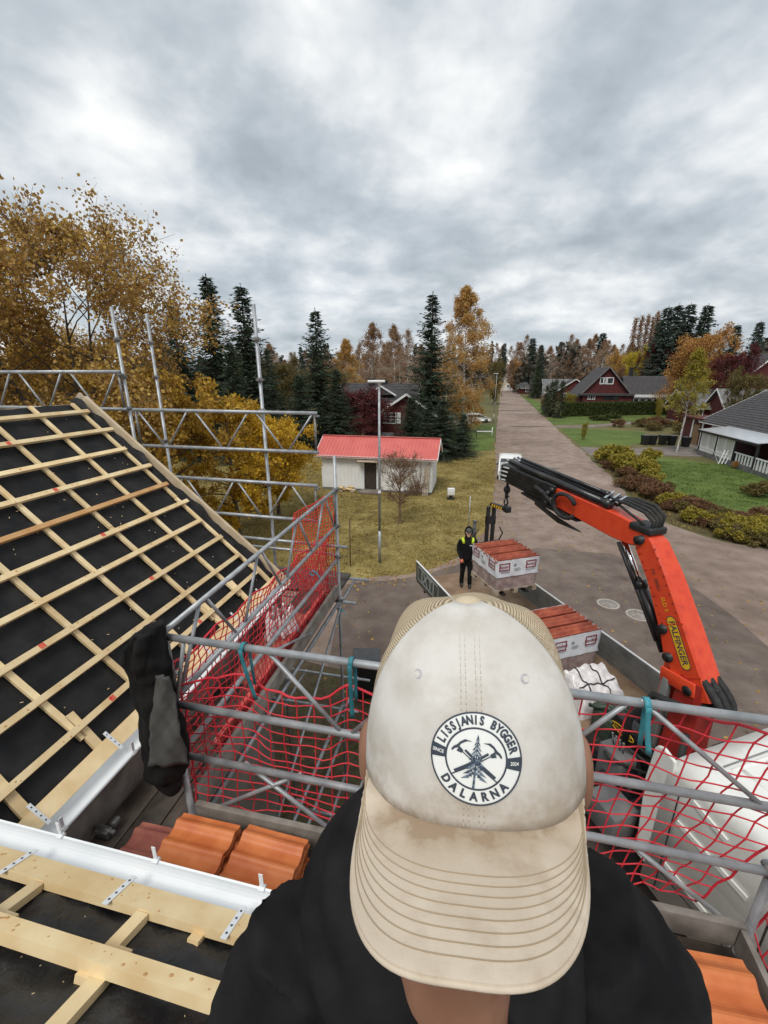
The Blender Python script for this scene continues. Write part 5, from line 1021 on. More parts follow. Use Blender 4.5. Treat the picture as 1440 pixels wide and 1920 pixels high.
mb.loft([ell(WP(0, fy_, z), a, b, 18, (rt, fw)) for z, a, b, fy_ in ((0.88, 0.185, 0.125, 0), (1.0, 0.18, 0.125, 0), (1.2, 0.19, 0.13, 0), (1.36, 0.205, 0.125, -0.005), (1.46, 0.17, 0.10, -0.01), (1.53, 0.085, 0.085, -0.005), (1.57, 0.075, 0.08, 0.0))])
mb.path([WP(0.19, 0, 1.44), WP(0.245, -0.01, 1.28), WP(0.255, 0.02, 1.12), WP(0.20, 0.12, 0.98), WP(0.17, 0.16, 0.93)], [0.075, 0.066, 0.058, 0.05, 0.045], 12)
mb.path([WP(-0.19, 0, 1.44), WP(-0.25, 0.0, 1.28), WP(-0.26, 0.05, 1.12), WP(-0.22, 0.18, 1.02), WP(-0.19, 0.24, 0.99)], [0.075, 0.066, 0.058, 0.05, 0.045], 12)
jw = remesh(mb.build('work_jacket', M['jacket_black'], worker), 0.014)
for s in (-1, 1):
    mb = MB(); mb.path([WP(0.125 * s, 0.085, 1.375), WP(0.135 * s, 0.055, 1.452), WP(0.14 * s, -0.02, 1.487), WP(0.14 * s, -0.08, 1.45)], [0.034, 0.044, 0.045, 0.032], 8); mb.build('hi_vis_patch', M['hivis'], jw)
mb = MB(); mb.obox(WP(-0.09, 0.122, 1.33), rt, fw, Vector((0, 0, 1)), (0.05, 0.006, 0.012)); mb.build('chest_print', M['trim_white'], jw)
HM = Matrix.Translation(WP(0, 0.035, 1.70)) @ Matrix((( -rt.x, fw.x, 0, 0), (-rt.y, fw.y, 0, 0), (0, 0, 1, 0), (0, 0, 0, 1)))
mb = MB(); head_shape(mb, HM, 0.95); mb.path([WP(0, 0.0, 1.50), WP(0, 0.02, 1.62)], [0.055, 0.055], 10)
remesh(mb.build('head', M['skin_light'], worker), 0.008, 2)
mb = MB()
for s in (-1, 1): mb = MB(); mb.ball(HM @ Vector((0.03 * s, 0.083, 0.004)), (0.012, 0.012, 0.007), 8); mb.build('eye', M['ink'], worker); mb = MB(); mb.path([HM @ Vector((0.014 * s, 0.088, 0.018)), HM @ Vector((0.045 * s, 0.082, 0.020))], 0.004, 5); mb.build('eyebrow', M['bark'], worker)
mb = MB()   # hood round the head and a grey cap
mb.path([HM @ Vector((0.098 * math.cos(a), -0.015 + 0.035 * math.sin(2 * a) * 0, 0.02 + 0.15 * math.sin(a))) for a in [rad(-70 + 20 * k) for k in range(17)]], 0.022, 8)
mb.loft([[HM @ Vector((rx * math.cos(a), cy + ry * math.sin(a), z)) for a in [2 * math.pi * k / 14 for k in range(14)]] for z, rx, ry, cy in ((-0.15, 0.09, 0.07, -0.03), (-0.05, 0.095, 0.075, -0.05), (0.05, 0.095, 0.075, -0.05), (0.12, 0.07, 0.06, -0.04), (0.15, 0.02, 0.02, -0.03))])
mb.build('hood', M['jacket_black'], worker)
mb = MB(); mb.loft([[HM @ Vector((rx * math.cos(a), cy + ry * math.sin(a), z)) for a in [2 * math.pi * k / 16 for k in range(16)]] for z, rx, ry, cy in ((0.035, 0.085, 0.104, -0.005), (0.075, 0.083, 0.102, -0.008), (0.11, 0.066, 0.08, -0.01), (0.135, 0.02, 0.03, -0.01))])
mb.sheet(lambda a, b: HM @ Vector(((a - 0.5) * 0.15, 0.085 + b * 0.04 * math.sqrt(max(0, 1 - (2 * a - 1) ** 2)), 0.04 - 0.012 * b)), 8, 3); mb.build('cap', M['jacket_grey'], worker)
def hand(mb, w0, dirv, side, nrm, s=1.0, curl=0.5):
    """palm with four bent fingers and a thumb"""
    d = Vector(dirv).normalized(); sd = Vector(side).normalized(); n = Vector(nrm).normalized(); w0 = Vector(w0)
    mb.loft([[w0 + d * (l * s) + sd * (a * s * math.cos(t)) + n * (b * s * math.sin(t)) for t in [2 * math.pi * k / 10 for k in range(10)]] for l, a, b in ((-0.03, 0.028, 0.022), (0.0, 0.03, 0.02), (0.04, 0.04, 0.016), (0.085, 0.042, 0.014))])
    for k, (o_, L) in enumerate(((-0.030, 0.062), (-0.010, 0.074), (0.010, 0.070), (0.029, 0.055))):
        p = w0 + d * (0.08 * s) + sd * (o_ * s); c = curl
        mb.path([p, p + (d * math.cos(c * 0.6) - n * math.sin(c * 0.6)) * (L * 0.45 * s), p + (d * (math.cos(c * 0.6) * 0.45 + math.cos(c * 1.5) * 0.32) - n * (math.sin(c * 0.6) * 0.45 + math.sin(c * 1.5) * 0.32)) * (L * s), p + (d * (math.cos(c * 0.6) * 0.45 + math.cos(c * 1.5) * 0.32 + math.cos(c * 2.2) * 0.25) - n * (math.sin(c * 0.6) * 0.45 + math.sin(c * 1.5) * 0.32 + math.sin(c * 2.2) * 0.25)) * (L * s)], [0.0095 * s, 0.009 * s, 0.0085 * s, 0.006 * s], 8)
    p = w0 + d * (0.02 * s) - sd * (0.03 * s); mb.path([p, p + (d * 0.6 - sd * 0.8) * (0.035 * s), p + (d * 1.2 - sd * 0.9 - n * 0.3) * (0.05 * s)], [0.013 * s, 0.011 * s, 0.008 * s], 8)
M['glove'] = mat('glove', (0.50, 0.10, 0.05), (0.58, 0.16, 0.09), rough=0.7)
mb = MB(); hand(mb, WP(0.165, 0.165, 0.92), Vector((0, 0, -0.6)) + fw * 0.8, -rt, fw, 1.05, 0.6); mb.build('hand', M['glove'], worker)
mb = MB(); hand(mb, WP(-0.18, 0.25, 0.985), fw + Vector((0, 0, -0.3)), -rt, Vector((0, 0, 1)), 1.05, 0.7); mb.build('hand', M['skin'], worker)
for s, f0 in ((-1, 0.05), (1, -0.03)):
    mb = MB(); mb.loft([ell(WP(0.115 * s, f0 + o_, z), a, b, 12, (rt, fw)) for z, a, b, o_ in ((0.0, 0.05, 0.13, 0.05), (0.03, 0.05, 0.132, 0.05), (0.06, 0.047, 0.11, 0.035), (0.10, 0.05, 0.06, 0.0), (0.14, 0.055, 0.06, 0.0))]); mb.build('boot', M['rubber'], worker)

# --- the man in the cap, facing the camera
FEET = Vector((0.12, 0.50, 5.46))
man = thing('person', 'man in a black hoodie and cream trucker cap close to the camera', 'person', FEET, FW, 'people')
CR = Matrix.Translation((0.0804, 0.3055, CAM_H - 0.3410)) @ Matrix.Rotation(2.9559, 4, 'Z') @ Matrix.Rotation(0.3266, 4, 'X') @ Matrix.Rotation(0.0747, 4, 'Y')
ca, cbf, cbb, ch_ = 0.0940, 0.0826, 0.110, 0.1480
def brimz(x, y): return -1.35 * x * x - 0.032 * max(0.0, y - cbf) + 0.24 * max(0.0, cbf - y) * min(1.0, max(0.0, cbf - y) / 0.03)
def crown_l(az, t, off=0.0):
    cf = max(0.0, math.cos(az)); cb_ = max(0.0, -math.cos(az)); p = 2.2 + 0.8 * cf + 0.6 * cb_; R_ = max(0.0, 1 - t ** p) ** (1 / (2.0 + 0.25 * cf)); b = cbf if math.cos(az) > 0 else cbb
    x_ = (ca + off) * R_ * math.sin(az); y_ = (b + off) * R_ * math.cos(az) - 0.004 * t * t
    return Vector((x_, y_, (1 - t) ** 3 * (brimz(x_, y_) - 0.003) + ch_ * t + off * 0.6 * t + 0.046 * math.sin(math.pi * t) ** 1.2 * cb_ ** 0.8 + 0.010 * math.sin(math.pi * t) * abs(math.sin(az)) ** 2))

def cmat(name, c1, c2, stain, sscale, thr=(0.42, 0.72), rough=0.85, weave=900):
    m = mat(name, c1, c2, rough=rough, scale=18, bump=0.12, bscale=weave, spec=0.2); N = m.node_tree.nodes; Lk = m.node_tree.links; b = N['Principled BSDF']
    col = b.inputs['Base Color'].links[0].from_socket
    tx = N.new('ShaderNodeTexCoord'); ns = N.new('ShaderNodeTexNoise'); ns.inputs['Scale'].default_value = sscale; ns.inputs['Detail'].default_value = 8; ns.inputs['Roughness'].default_value = 0.62; Lk.new(tx.outputs['Object'], ns.inputs['Vector'])
    mr = N.new('ShaderNodeMapRange'); mr.inputs[1].default_value = thr[0]; mr.inputs[2].default_value = thr[1]; mr.inputs[4].default_value = 0.75; Lk.new(ns.outputs[0], mr.inputs[0])
    at = N.new('ShaderNodeAttribute'); at.attribute_name = 'stain'; n5 = N.new('ShaderNodeMapRange'); n5.inputs[1].default_value = 0.3; n5.inputs[2].default_value = 0.62; Lk.new(ns.outputs[0], n5.inputs[0]); mu = N.new('ShaderNodeMath'); mu.operation = 'MULTIPLY'; Lk.new(at.outputs['Fac'], mu.inputs[0]); Lk.new(n5.outputs[0], mu.inputs[1]); ad = N.new('ShaderNodeMath'); ad.operation = 'ADD'; ad.use_clamp = True; Lk.new(mr.outputs[0], ad.inputs[0]); Lk.new(mu.outputs[0], ad.inputs[1])
    mx = N.new('ShaderNodeMix'); mx.data_type = 'RGBA'; Lk.new(ad.outputs[0], mx.inputs[0]); Lk.new(col, mx.inputs[6]); mx.inputs[7].default_value = (*stain, 1); Lk.new(mx.outputs[2], b.inputs['Base Color']); return m
M['cap_front'] = cmat('cap_front', (0.60, 0.57, 0.525), (0.70, 0.675, 0.635), (0.42, 0.36, 0.29), 24, (0.44, 0.82))
M['cap_brim'] = cmat('cap_brim', (0.55, 0.46, 0.355), (0.64, 0.55, 0.44), (0.38, 0.28, 0.19), 26, (0.46, 0.80))
M['cap_beige'] = mat('cap_beige', (0.56, 0.46, 0.32), (0.64, 0.54, 0.39), rough=0.85, scale=20, bump=0.1, bscale=600, spec=0.2)
M['stitch'] = mat('stitch', (0.33, 0.25, 0.16), (0.42, 0.33, 0.22), rough=0.9)
M['stitch_pale'] = mat('stitch_pale', (0.50, 0.44, 0.36), (0.56, 0.50, 0.42), rough=0.9)
# rear mesh fabric: a knit with real holes
mm_ = bpy.data.materials.new('cap_mesh'); mm_.use_nodes = True; N = mm_.node_tree.nodes; Lk = mm_.node_tree.links; b = N['Principled BSDF']; b.inputs['Base Color'].default_value = (0.60, 0.49, 0.33, 1); b.inputs['Roughness'].default_value = 0.8
uv = N.new('ShaderNodeUVMap'); mp = N.new('ShaderNodeMapping'); mp.inputs['Scale'].default_value = (150, 62, 1); Lk.new(uv.outputs[0], mp.inputs[0])
vo = N.new('ShaderNodeTexVoronoi'); vo.inputs['Scale'].default_value = 1.0; vo.inputs['Randomness'].default_value = 0.0; vo.voronoi_dimensions = '2D'; Lk.new(mp.outputs[0], vo.inputs['Vector'])
lt = N.new('ShaderNodeMath'); lt.operation = 'LESS_THAN'; lt.inputs[1].default_value = 0.33; Lk.new(vo.outputs['Distance'], lt.inputs[0])
tr = N.new('ShaderNodeBsdfTransparent'); ms = N.new('ShaderNodeMixShader'); Lk.new(lt.outputs[0], ms.inputs[0]); Lk.new(b.outputs[0], ms.inputs[1]); Lk.new(tr.outputs[0], ms.inputs[2]); Lk.new(ms.outputs[0], N['Material Output'].inputs[0])
M['cap_mesh'] = mm_
def cmap(l): return CR @ l
FA = rad(76)
# front panels
def seam_az(t): return rad(80 - 30 * t ** 0.8)
mb = MB(); mb.sheet(lambda a, b_: cmap(crown_l((2 * a - 1) * seam_az(b_), b_ ** 0.8 * 0.995, 0.0015)), 60, 34)
capo = mb.build('cap', M['cap_front'], man)
def stain(o, vals): at = o.data.attributes.new('stain', 'FLOAT', 'POINT'); at.data.foreach_set('value', np.array(vals, dtype=np.float32))
stain(capo, [1.1 * math.exp(-(j / 34) / 0.10) + 0.25 * math.exp(-((2 * i / 60 - 1) / 0.12) ** 2) for i in range(61) for j in range(35)]); capo['label'] = 'cream and beige trucker cap with a round builder badge'
capo.modifiers.new('thick', 'SOLIDIFY').thickness = 0.002
# mesh back
nu, nv = 90, 30
V = []; F = []; UVs = []
for i in range(nu + 1):
    for j in range(nv + 1):
        t = (j / nv) ** 0.8 * 0.995; az = seam_az(j / nv) + (2 * math.pi - 2 * seam_az(j / nv)) * i / nu
        bl = 0.006 * math.sin(az * 6 + 0.6) * t * t * (1 - t) * 4
        V.append(cmap(crown_l(az, t, -0.0005 + bl)) - FEET)
for i in range(nu):
    for j in range(nv): F.append((i * (nv + 1) + j, (i + 1) * (nv + 1) + j, (i + 1) * (nv + 1) + j + 1, i * (nv + 1) + j + 1))
me = fastmesh('mesh_back', [tuple(v) for v in V], F, True); ul = me.uv_layers.new(name='UVMap')
li = np.zeros(len(me.loops), dtype=np.int32); me.loops.foreach_get('vertex_index', li); ul.data.foreach_set('uv', np.stack([(li // (nv + 1)) / nu, (li % (nv + 1)) / nv], 1).astype(np.float32).ravel())
link('mesh_back', me, capo, M['cap_mesh'])
for az_s in (1, -1):      # binding tapes
    mb = MB(); mb.path([cmap(crown_l(az_s * seam_az(k / 24), (k / 24) ** 0.8 * 0.99, 0.002)) for k in range(25)], 0.0016, 6); mb.build('binding', M['cap_beige'], capo)
    for o_ in (0.05,):
        for q in range(26):
            mb_t = 0.02 + q / 27
            if q == 0: mbs = MB()
            mbs.tube(cmap(crown_l(az_s * (seam_az(mb_t) - o_), mb_t ** 0.8 * 0.99, 0.0024)), cmap(crown_l(az_s * (seam_az(mb_t + 0.022) - o_), (mb_t + 0.022) ** 0.8 * 0.99, 0.0024)), 0.0005, 5)
        mbs.build('stitching', M['stitch_pale'], capo)
mb = MB(); mb.sheet(lambda a, b_: cmap(crown_l((a - 0.5) * 0.17 / max(0.25, (1 - (b_ * 0.97) ** 2.9) ** 0.44), (b_ * 0.985), 0.0028 - 0.0012 * abs(2 * a - 1))), 6, 40); mb.build('seam_tape', mat('cap_tape', (0.68, 0.63, 0.56), (0.76, 0.72, 0.66), rough=0.85, scale=30, spec=0.2), capo)
mb = MB()
for o_ in (-0.9, -0.45, 0.45, 0.9):
    for q in range(34):
        t0 = 0.02 + q / 36; t1 = t0 + 0.019; f_ = lambda t: o_ * 0.085 / max(0.25, (1 - t ** 2.9) ** 0.44)
        mb.tube(cmap(crown_l(f_(t0), t0 * 0.985, 0.0036)), cmap(crown_l(f_(t1), t1 * 0.985, 0.0036)), 0.0004, 5)
mb.path([cmap(crown_l(0.0, k / 30 * 0.98, 0.0026)) for k in range(31)], 0.0007, 5)
mb.build('stitching', M['stitch_pale'], capo)
mb = MB(); bt = cmap(crown_l(0, 0.999)); bn_ = (CR.to_3x3() @ Vector((0, 0.1, 1))).normalized()
mb.lathe(bt - bn_ * 0.003, [(0.0125, 0.0), (0.0130, 0.003), (0.011, 0.0062), (0.006, 0.0078), (0.0005, 0.0082)], 18, ax=bn_); mb.build('button', M['cap_beige'], capo)
for az in (rad(30), rad(-30)):
    c = cmap(crown_l(az, 0.66, 0.003)); n_ = (CR.to_3x3() @ Vector((math.sin(az), math.cos(az) * 0.8, 0.35))).normalized(); x_, y_ = perp(n_)
    mb = MB(); mb.path([c + x_ * (0.0032 * math.cos(t)) + y_ * (0.0032 * math.sin(t)) for t in [2 * math.pi * k / 14 for k in range(15)]], 0.0011, 6, cap=False); ey = mb.build('eyelet', mat('eyelet_grey', (0.46, 0.44, 0.46), (0.52, 0.50, 0.51), rough=0.7), capo)
    mb = MB(); mb.lathe(c - n_ * 0.001, [(0.0022, 0), (0.002, 0.0008)], 10, ax=n_); mb.build('hole', M['stitch'], capo)
# brim
BW, BTY, BY0 = 0.0865, 0.1875, -0.040
def brim_out(a):     # a in -1..1 -> outer edge, a superellipse
    th = math.pi / 2 * (1 - a); c_, s_ = math.cos(th), math.sin(th); ex = 2 / 3.0
    yy_ = BY0 + (BTY - BY0) * abs(s_) ** ex
    return (BW * math.copysign(abs(c_) ** ex, c_) + 0.046 * (yy_ - BY0) , BY0 + (BTY - BY0) * abs(s_) ** ex)
def brim_in(a):
    az = a * rad(106); p = crown_l(az, 0.0); return (p.x, p.y)
def brim_pt(a, r, off=0.0):
    xi, yi = brim_in(a); xo, yo = brim_out(a); x = xi + (xo - xi) * r; y = yi + (yo - yi) * r
    return cmap(Vector((x, y, brimz(x, y) - 0.002 + off)))
mb = MB(); mb.sheet(lambda a, b_: brim_pt(2 * a - 1, b_, 0.0), 60, 16); br = mb.build('brim', M['cap_brim'], capo); stain(br, [1.5 * math.exp(-((j / 16) / 0.28) ** 2) * math.exp(-((2 * i / 60 - 1.08) / 0.7) ** 2) for i in range(61) for j in range(17)]); sm_ = br.modifiers.new('thick', 'SOLIDIFY'); sm_.thickness = 0.003; sm_.offset = 0
md = br.modifiers.new('b', 'BEVEL'); md.width = 0.001; md.segments = 2
mb = MB()
for q in range(8):
    r = 0.90 - 0.070 * q
    mb.path([brim_pt(-0.985 + 1.97 * k / 60, r, 0.0017) for k in range(61)], 0.00034, 5)
mb.build('stitching', M['stitch'], capo)
mb = MB(); mb.path([brim_pt(-1 + 2 * k / 60, 0.997, -0.0015) for k in range(61)], 0.0017, 8); mb.build('brim_edge', M['cap_brim'], capo)
mb = MB(); mb.path([cmap(crown_l(rad(-80 + 160 * k / 40), 0.0, 0.0018)) for k in range(41)], 0.0009, 6); mb.build('stitching', M['stitch'], capo)
# badge: flat artwork wrapped on the crown
LCT = 0.335; BS = 0.86
def bad(px, py, off):      # px right in the picture, py up, metres on the badge
    px *= BS; py *= BS; az = -px / 0.0865 + rad(-1.5); t = LCT + (py - 0.0) / (ch_ * 0.985) - 0.05 * (py / 0.035) * (py / 0.035) * 0.0
    return cmap(crown_l(az, max(0.0, min(0.98, t)), 0.0046 + off))
ROT = rad(-7)
def brot(x, y): return (x * math.cos(ROT) - y * math.sin(ROT), x * math.sin(ROT) + y * math.cos(ROT))
BR = 0.0350
def bshape(mb, pts, off, rings=None):
    mb._add([bad(*brot(x, y), off) for x, y in pts], [tuple(range(len(pts)))])
def bring(mb, r0, r1, off, a0=0, a1=360, n=72):
    nr = max(1, int((r1 - r0) / 0.004)); vs = []; fs = []
    for i in range(n + 1):
        a = rad(a0 + (a1 - a0) * i / n)
        for j in range(nr + 1): r = r0 + (r1 - r0) * j / nr; vs.append(bad(*brot(r * math.cos(a), r * math.sin(a)), off))
    for i in range(n):
        for j in range(nr): fs.append((i * (nr + 1) + j, i * (nr + 1) + j + 1, (i + 1) * (nr + 1) + j + 1, (i + 1) * (nr + 1) + j))
    mb._add(vs, fs)
M['badge_white'] = mat('badge_white', (0.78, 0.80, 0.76), (0.82, 0.83, 0.80), rough=0.5)
M['badge_ink'] = mat('badge_ink', (0.030, 0.042, 0.062), (0.045, 0.058, 0.080), rough=0.5, scale=60)
mb = MB(); bring(mb, 0.0003, BR, 0.0); badge = mb.build('badge', M['badge_white'], capo)
# badge sits under the cap thing; its inked artwork is one layer of print
mb = MB(); bring(mb, BR - 0.0013, BR, 0.0004); bring(mb, 0.0222, 0.0236, 0.0004)
bring(mb, 0.0236, BR - 0.0013, 0.0004, 172, 190, 10); bring(mb, 0.0236, BR - 0.0013, 0.0004, -10, 8, 10)
bpy.context.view_layer.update()
def arc_text(txt, r, a_c, a_step, size, outward=True, bold=0.0, off=0.0005, sx=1.0):
    n = len(txt)
    for i, chh in enumerate(txt):
        if chh == ' ': continue
        a = rad(a_c - (i - (n - 1) / 2) * a_step if outward else a_c + (i - (n - 1) / 2) * a_step)
        Vt, Ft = text_geo(chh, size, bold); up = 1 if outward else -1; vs = []
        for v in Vt:
            rr = r + up * v[1]; tx_, ty_ = (math.sin(a) * 1, -math.cos(a)) if outward else (-math.sin(a), math.cos(a))
            vs.append(bad(*brot(math.cos(a) * rr + tx_ * v[0] * sx, math.sin(a) * rr + ty_ * v[0] * sx), off))
        mb._add(vs, Ft)
arc_text('LISSJANIS BYGGER', 0.02865, 91, 9.6, 0.0090, True, 0.00045, sx=0.80)
arc_text('DALARNA', 0.02865, -88, 16.0, 0.0090, False, 0.00045, sx=0.88)
# hammers and spruce
def thick(p, q, w0, w1, off=0.0005):
    p = Vector(p).to_2d() if len(p) > 2 else Vector(p); q = Vector(q); d_ = (q - p).normalized(); n_ = Vector((-d_.y, d_.x)); k = 4
    for i in range(k):
        a = p.lerp(q, i / k); c = p.lerp(q, (i + 1) / k); wa = w0 + (w1 - w0) * i / k; wc = w0 + (w1 - w0) * (i + 1) / k
        bshape(mb, [a - n_ * wa, c - n_ * wc, c + n_ * wc, a + n_ * wa], off)
for s in (-1, 1):
    thick((0.0105 * s, 0.0035), (-0.0165 * s, -0.0148), 0.0004, 0.0005); thick((0.0088 * s, 0.0052), (-0.0150 * s, -0.0125), 0.0009, 0.0014)
    arcp = [(0.004 + 0.0, 0.0125), (0.0085, 0.0118), (0.0125, 0.0092), (0.0142, 0.006), (0.0168, 0.0048), (0.019, 0.0024), (0.0196, 0.0038), (0.0178, 0.0064), (0.0155, 0.0080), (0.0132, 0.0108), (0.0098, 0.0132)]
    bshape(mb, [(x * s * 0.98, y) for x, y in (arcp if s > 0 else arcp[::-1])], 0.0005)
    thick((0.0142 * s, 0.0052), (0.0105 * s, 0.0035), 0.0022, 0.0013)
mb.build('badge_print', M['badge_ink'], capo)
mb = MB()
def tri(a, b_, c_, off): bshape(mb, [a, b_, c_], off)
for i in range(9):
    y1 = 0.0185 - 0.0034 * i; hw = 0.0014 + 0.00105 * i; dp = 0.0052 + 0.0003 * i
    for s_ in (-1, 1):
        for q in range(3):
            f0, f1 = q / 3, (q + 1) / 3; P_ = [(0 if q == 0 else s_ * hw * f0 * 0.8, y1 - dp * f0 * 0.75), (s_ * hw * f1, y1 - dp * f1), (s_ * hw * f0 * 0.55, y1 - dp * (f0 * 0.5 + 0.45))]
            bshape(mb, P_ if s_ < 0 else P_[::-1], 0.0007 + 0.00003 * i)
    bshape(mb, [(-0.0007, y1 - dp), (0.0007, y1 - dp), (0.0, y1)], 0.0007 + 0.00003 * i)
thick((0, -0.0125), (0, -0.0225), 0.0007, 0.0009, 0.0008); mb.build('badge_tree', mat('badge_tree', (0.035, 0.055, 0.085), (0.16, 0.22, 0.29), rough=0.5, scale=420, detail=2, lo=0.45, hi=0.6), capo)
mb = MB(); arc_text('SINCE', 0.0290, 181, 3.6, 0.0001); mb = MB()
for txt, a_, in (('SINCE', 181), ('2024', -1)):
    Vt, Ft = text_geo(txt, 0.0036, 0.00008); cx_, cy_ = 0.0289 * math.cos(rad(a_)), 0.0289 * math.sin(rad(a_)); mb._add([bad(*brot(cx_ + v[0] * 0.9, cy_ + v[1]), 0.0008) for v in Vt], Ft)
mb.build('badge_lettering', M['badge_white'], capo)
# head and neck
HM2 = CR @ Matrix.Translation((0, -0.020, -0.012)) @ Matrix.Rotation(rad(-14), 4, 'X')
mb = MB(); head_shape(mb, HM2, 0.90)
NB = Vector((0.079, 0.348, CAM_H - 0.615)); mb.path([HM2 @ Vector((0, -0.01, -0.05)), HM2 @ Vector((0, 0.0, -0.12)), NB + Vector((0, -0.035, 0.02)), NB - Vector((0, 0.04, 0.05)), NB - Vector((0, 0.03, 0.12))], [0.055, 0.060, 0.064, 0.068, 0.07], 14)
for s in (-1, 1):
    mb.loft([[HM2 @ Vector((s * (0.089 + o_), -0.004 + 0.024 * r * math.cos(a), -0.002 + 0.040 * r * math.sin(a))) for a in [2 * math.pi * k / 12 for k in range(12)]] for o_, r in ((-0.01, 0.7), (0.006, 1.0), (0.016, 0.98), (0.021, 0.6))])
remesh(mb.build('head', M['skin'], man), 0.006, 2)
mb = MB()
for s in (-1, 1): mb = MB(); mb.ball(HM2 @ Vector((0.029 * s, 0.076, 0.004)), (0.011, 0.010, 0.007), 8); mb.build('eye', M['ink'], man)
# hoodie
def Q(x, y, z): return NB + Vector((x * 0.93, y * 0.95, z))
X1 = Vector((0.985, 0.17, 0)); Y1 = Vector((-0.17, 0.985, 0))
mb = MB()
mb.loft([ell(Q(0, 0.03 + o_, z), a, b, 24, (X1, Y1)) for z, a, b, o_ in ((-0.72, 0.175, 0.13, 0.03), (-0.55, 0.18, 0.135, 0.03), (-0.35, 0.188, 0.138, 0.02), (-0.18, 0.208, 0.132, 0.0), (-0.09, 0.208, 0.108, 0.01), (-0.04, 0.17, 0.085, 0.03), (-0.005, 0.12, 0.062, 0.045))])
hL = Vector((-0.24, -0.12, CAM_H - 0.30)); hR = Q(0.33, -0.05, -0.62)
mb.path([Q(-0.19, 0.02, -0.080), Q(-0.26, -0.02, -0.21), Q(-0.29, -0.13, -0.33), Vector((-0.27, 0.02, CAM_H - 0.72)), hL + Vector((0.0, 0.02, -0.12)), hL], [0.086, 0.080, 0.070, 0.060, 0.05, 0.045], 14)
mb.path([Q(0.20, 0.04, -0.085), Q(0.295, 0.01, -0.20), Q(0.345, -0.02, -0.38), Q(0.34, -0.04, -0.52), hR], [0.090, 0.085, 0.075, 0.06, 0.048], 14)
hood = remesh(mb.build('hoodie', M['hoodie'], man), 0.009, 6)
texc = bpy.data.textures.new('folds', 'CLOUDS'); texc.noise_scale = 0.11; texc.noise_depth = 2
md = hood.modifiers.new('folds', 'DISPLACE'); md.texture = texc; md.strength = 0.05; md.mid_level = 0.5; md.texture_coords = 'LOCAL'
mb = MB()
for r_, dz, th in ((0.095, 0.010, 0.028), (0.122, -0.006, 0.035), (0.15, -0.040, 0.037)):
    mb.path([Q(0, 0.012, dz) + X1 * ((r_ + 0.012 * math.sin(3 * a)) * math.cos(a)) + Y1 * (r_ * 1.02 * math.sin(a)) + Vector((0, 0, 0.045 * math.sin(a) - 0.01)) for a in [rad(-70 + 320 * k / 40) + math.pi * 0.0 for k in range(41)]], [th * (0.5 + 0.5 * math.sin(math.pi * min(1, max(0.08, k / 40)))) for k in range(41)], 10)
mb.loft([ell(Q(0, 0.11 + o_, z), a, b, 18, (X1, Y1)) for z, a, b, o_ in ((-0.26, 0.04, 0.02, 0.03), (-0.20, 0.10, 0.05, 0.03), (-0.10, 0.135, 0.06, 0.015), (-0.02, 0.13, 0.05, 0.0), (0.03, 0.11, 0.035, -0.02))])
remesh(mb.build('hood', M['hoodie'], man), 0.008, 3)
mb = MB()
for s in (-1, 1): mb.path([Q(0.05 * s, -0.10, -0.04), Q(0.055 * s, -0.135, -0.12), Q(0.05 * s, -0.15, -0.28)], 0.004, 6)
mb.build('drawstring', M['hoodie'], man)
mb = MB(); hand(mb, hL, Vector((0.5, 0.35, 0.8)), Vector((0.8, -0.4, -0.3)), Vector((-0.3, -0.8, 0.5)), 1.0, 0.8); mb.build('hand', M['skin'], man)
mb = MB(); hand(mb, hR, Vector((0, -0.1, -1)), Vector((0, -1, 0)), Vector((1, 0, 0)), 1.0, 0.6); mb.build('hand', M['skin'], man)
mb = MB()   # trousers, knees bent on the roof
HP = NB + Vector((0.0, 0.06, -0.72))
for s in (-1, 1):
    f_ = FEET + Vector((0.13 * s, 0.02 * s, 0.0)); kn_ = Vector((HP.x + 0.13 * s, HP.y - 0.16, (HP.z + f_.z) / 2 + 0.04))
    mb.path([HP + Vector((0.09 * s, 0, 0.0)), kn_, f_ + Vector((0, 0.05, 0.08))], [0.105, 0.075, 0.06], 12)
mb.loft([ell(HP + Vector((0, 0, z)), a, b, 18, (X1, Y1)) for z, a, b in ((-0.1, 0.15, 0.12), (0.0, 0.18, 0.13), (0.08, 0.175, 0.125))])
remesh(mb.build('trousers', M['jacket_black'], man), 0.016, 4)
for s in (-1, 1):
    f_ = FEET + Vector((0.13 * s, 0.02 * s, 0.0)); mb = MB()
    mb.loft([ell(f_ + Vector((0, o_ + 0.02, z + 0.06)), a, b, 12) for z, a, b, o_ in ((0.0, 0.05, 0.14, -0.04), (0.03, 0.05, 0.14, -0.04), (0.07, 0.047, 0.11, -0.01), (0.11, 0.055, 0.062, 0.03), (0.16, 0.058, 0.062, 0.03))]); mb.build('boot', M['rubber'], man)
# ------------------------------------------------------------------ shed with the red sheet-metal roof (house frame)
def boards(mb, p0, p1, z0, z1, nrm, step=0.2, w_=0.045, t=0.02):
    p0 = Vector(p0); p1 = Vector(p1); d_ = p1 - p0; n = int(d_.length / step); d_.normalize(); nn = Vector(nrm)
    for k in range(n + 1):
        c = p0 + d_ * (k * step); mb.obox(c + nn * (t / 2) + Vector((0, 0, (z0 + z1) / 2)), d_, nn, Vector((0, 0, 1)), (w_ / 2, t / 2, (z1 - z0) / 2))
su0, su1, sv0, sv1, se, sr = -10.1, -2.62, 26.95, 30.05, 2.42, 3.42
shed = thing('shed', 'long white board shed with a red sheet-metal roof', 'shed', ((su0 + su1) / 2, (sv0 + sv1) / 2, 0), FH)
vm = (sv0 + sv1) / 2
d0, d1 = hv(683, 890, sv0).x, hv(706, 890, sv0).x
o0, o1 = hv(757, 900, sv0).x, hv(788, 900, sv0).x
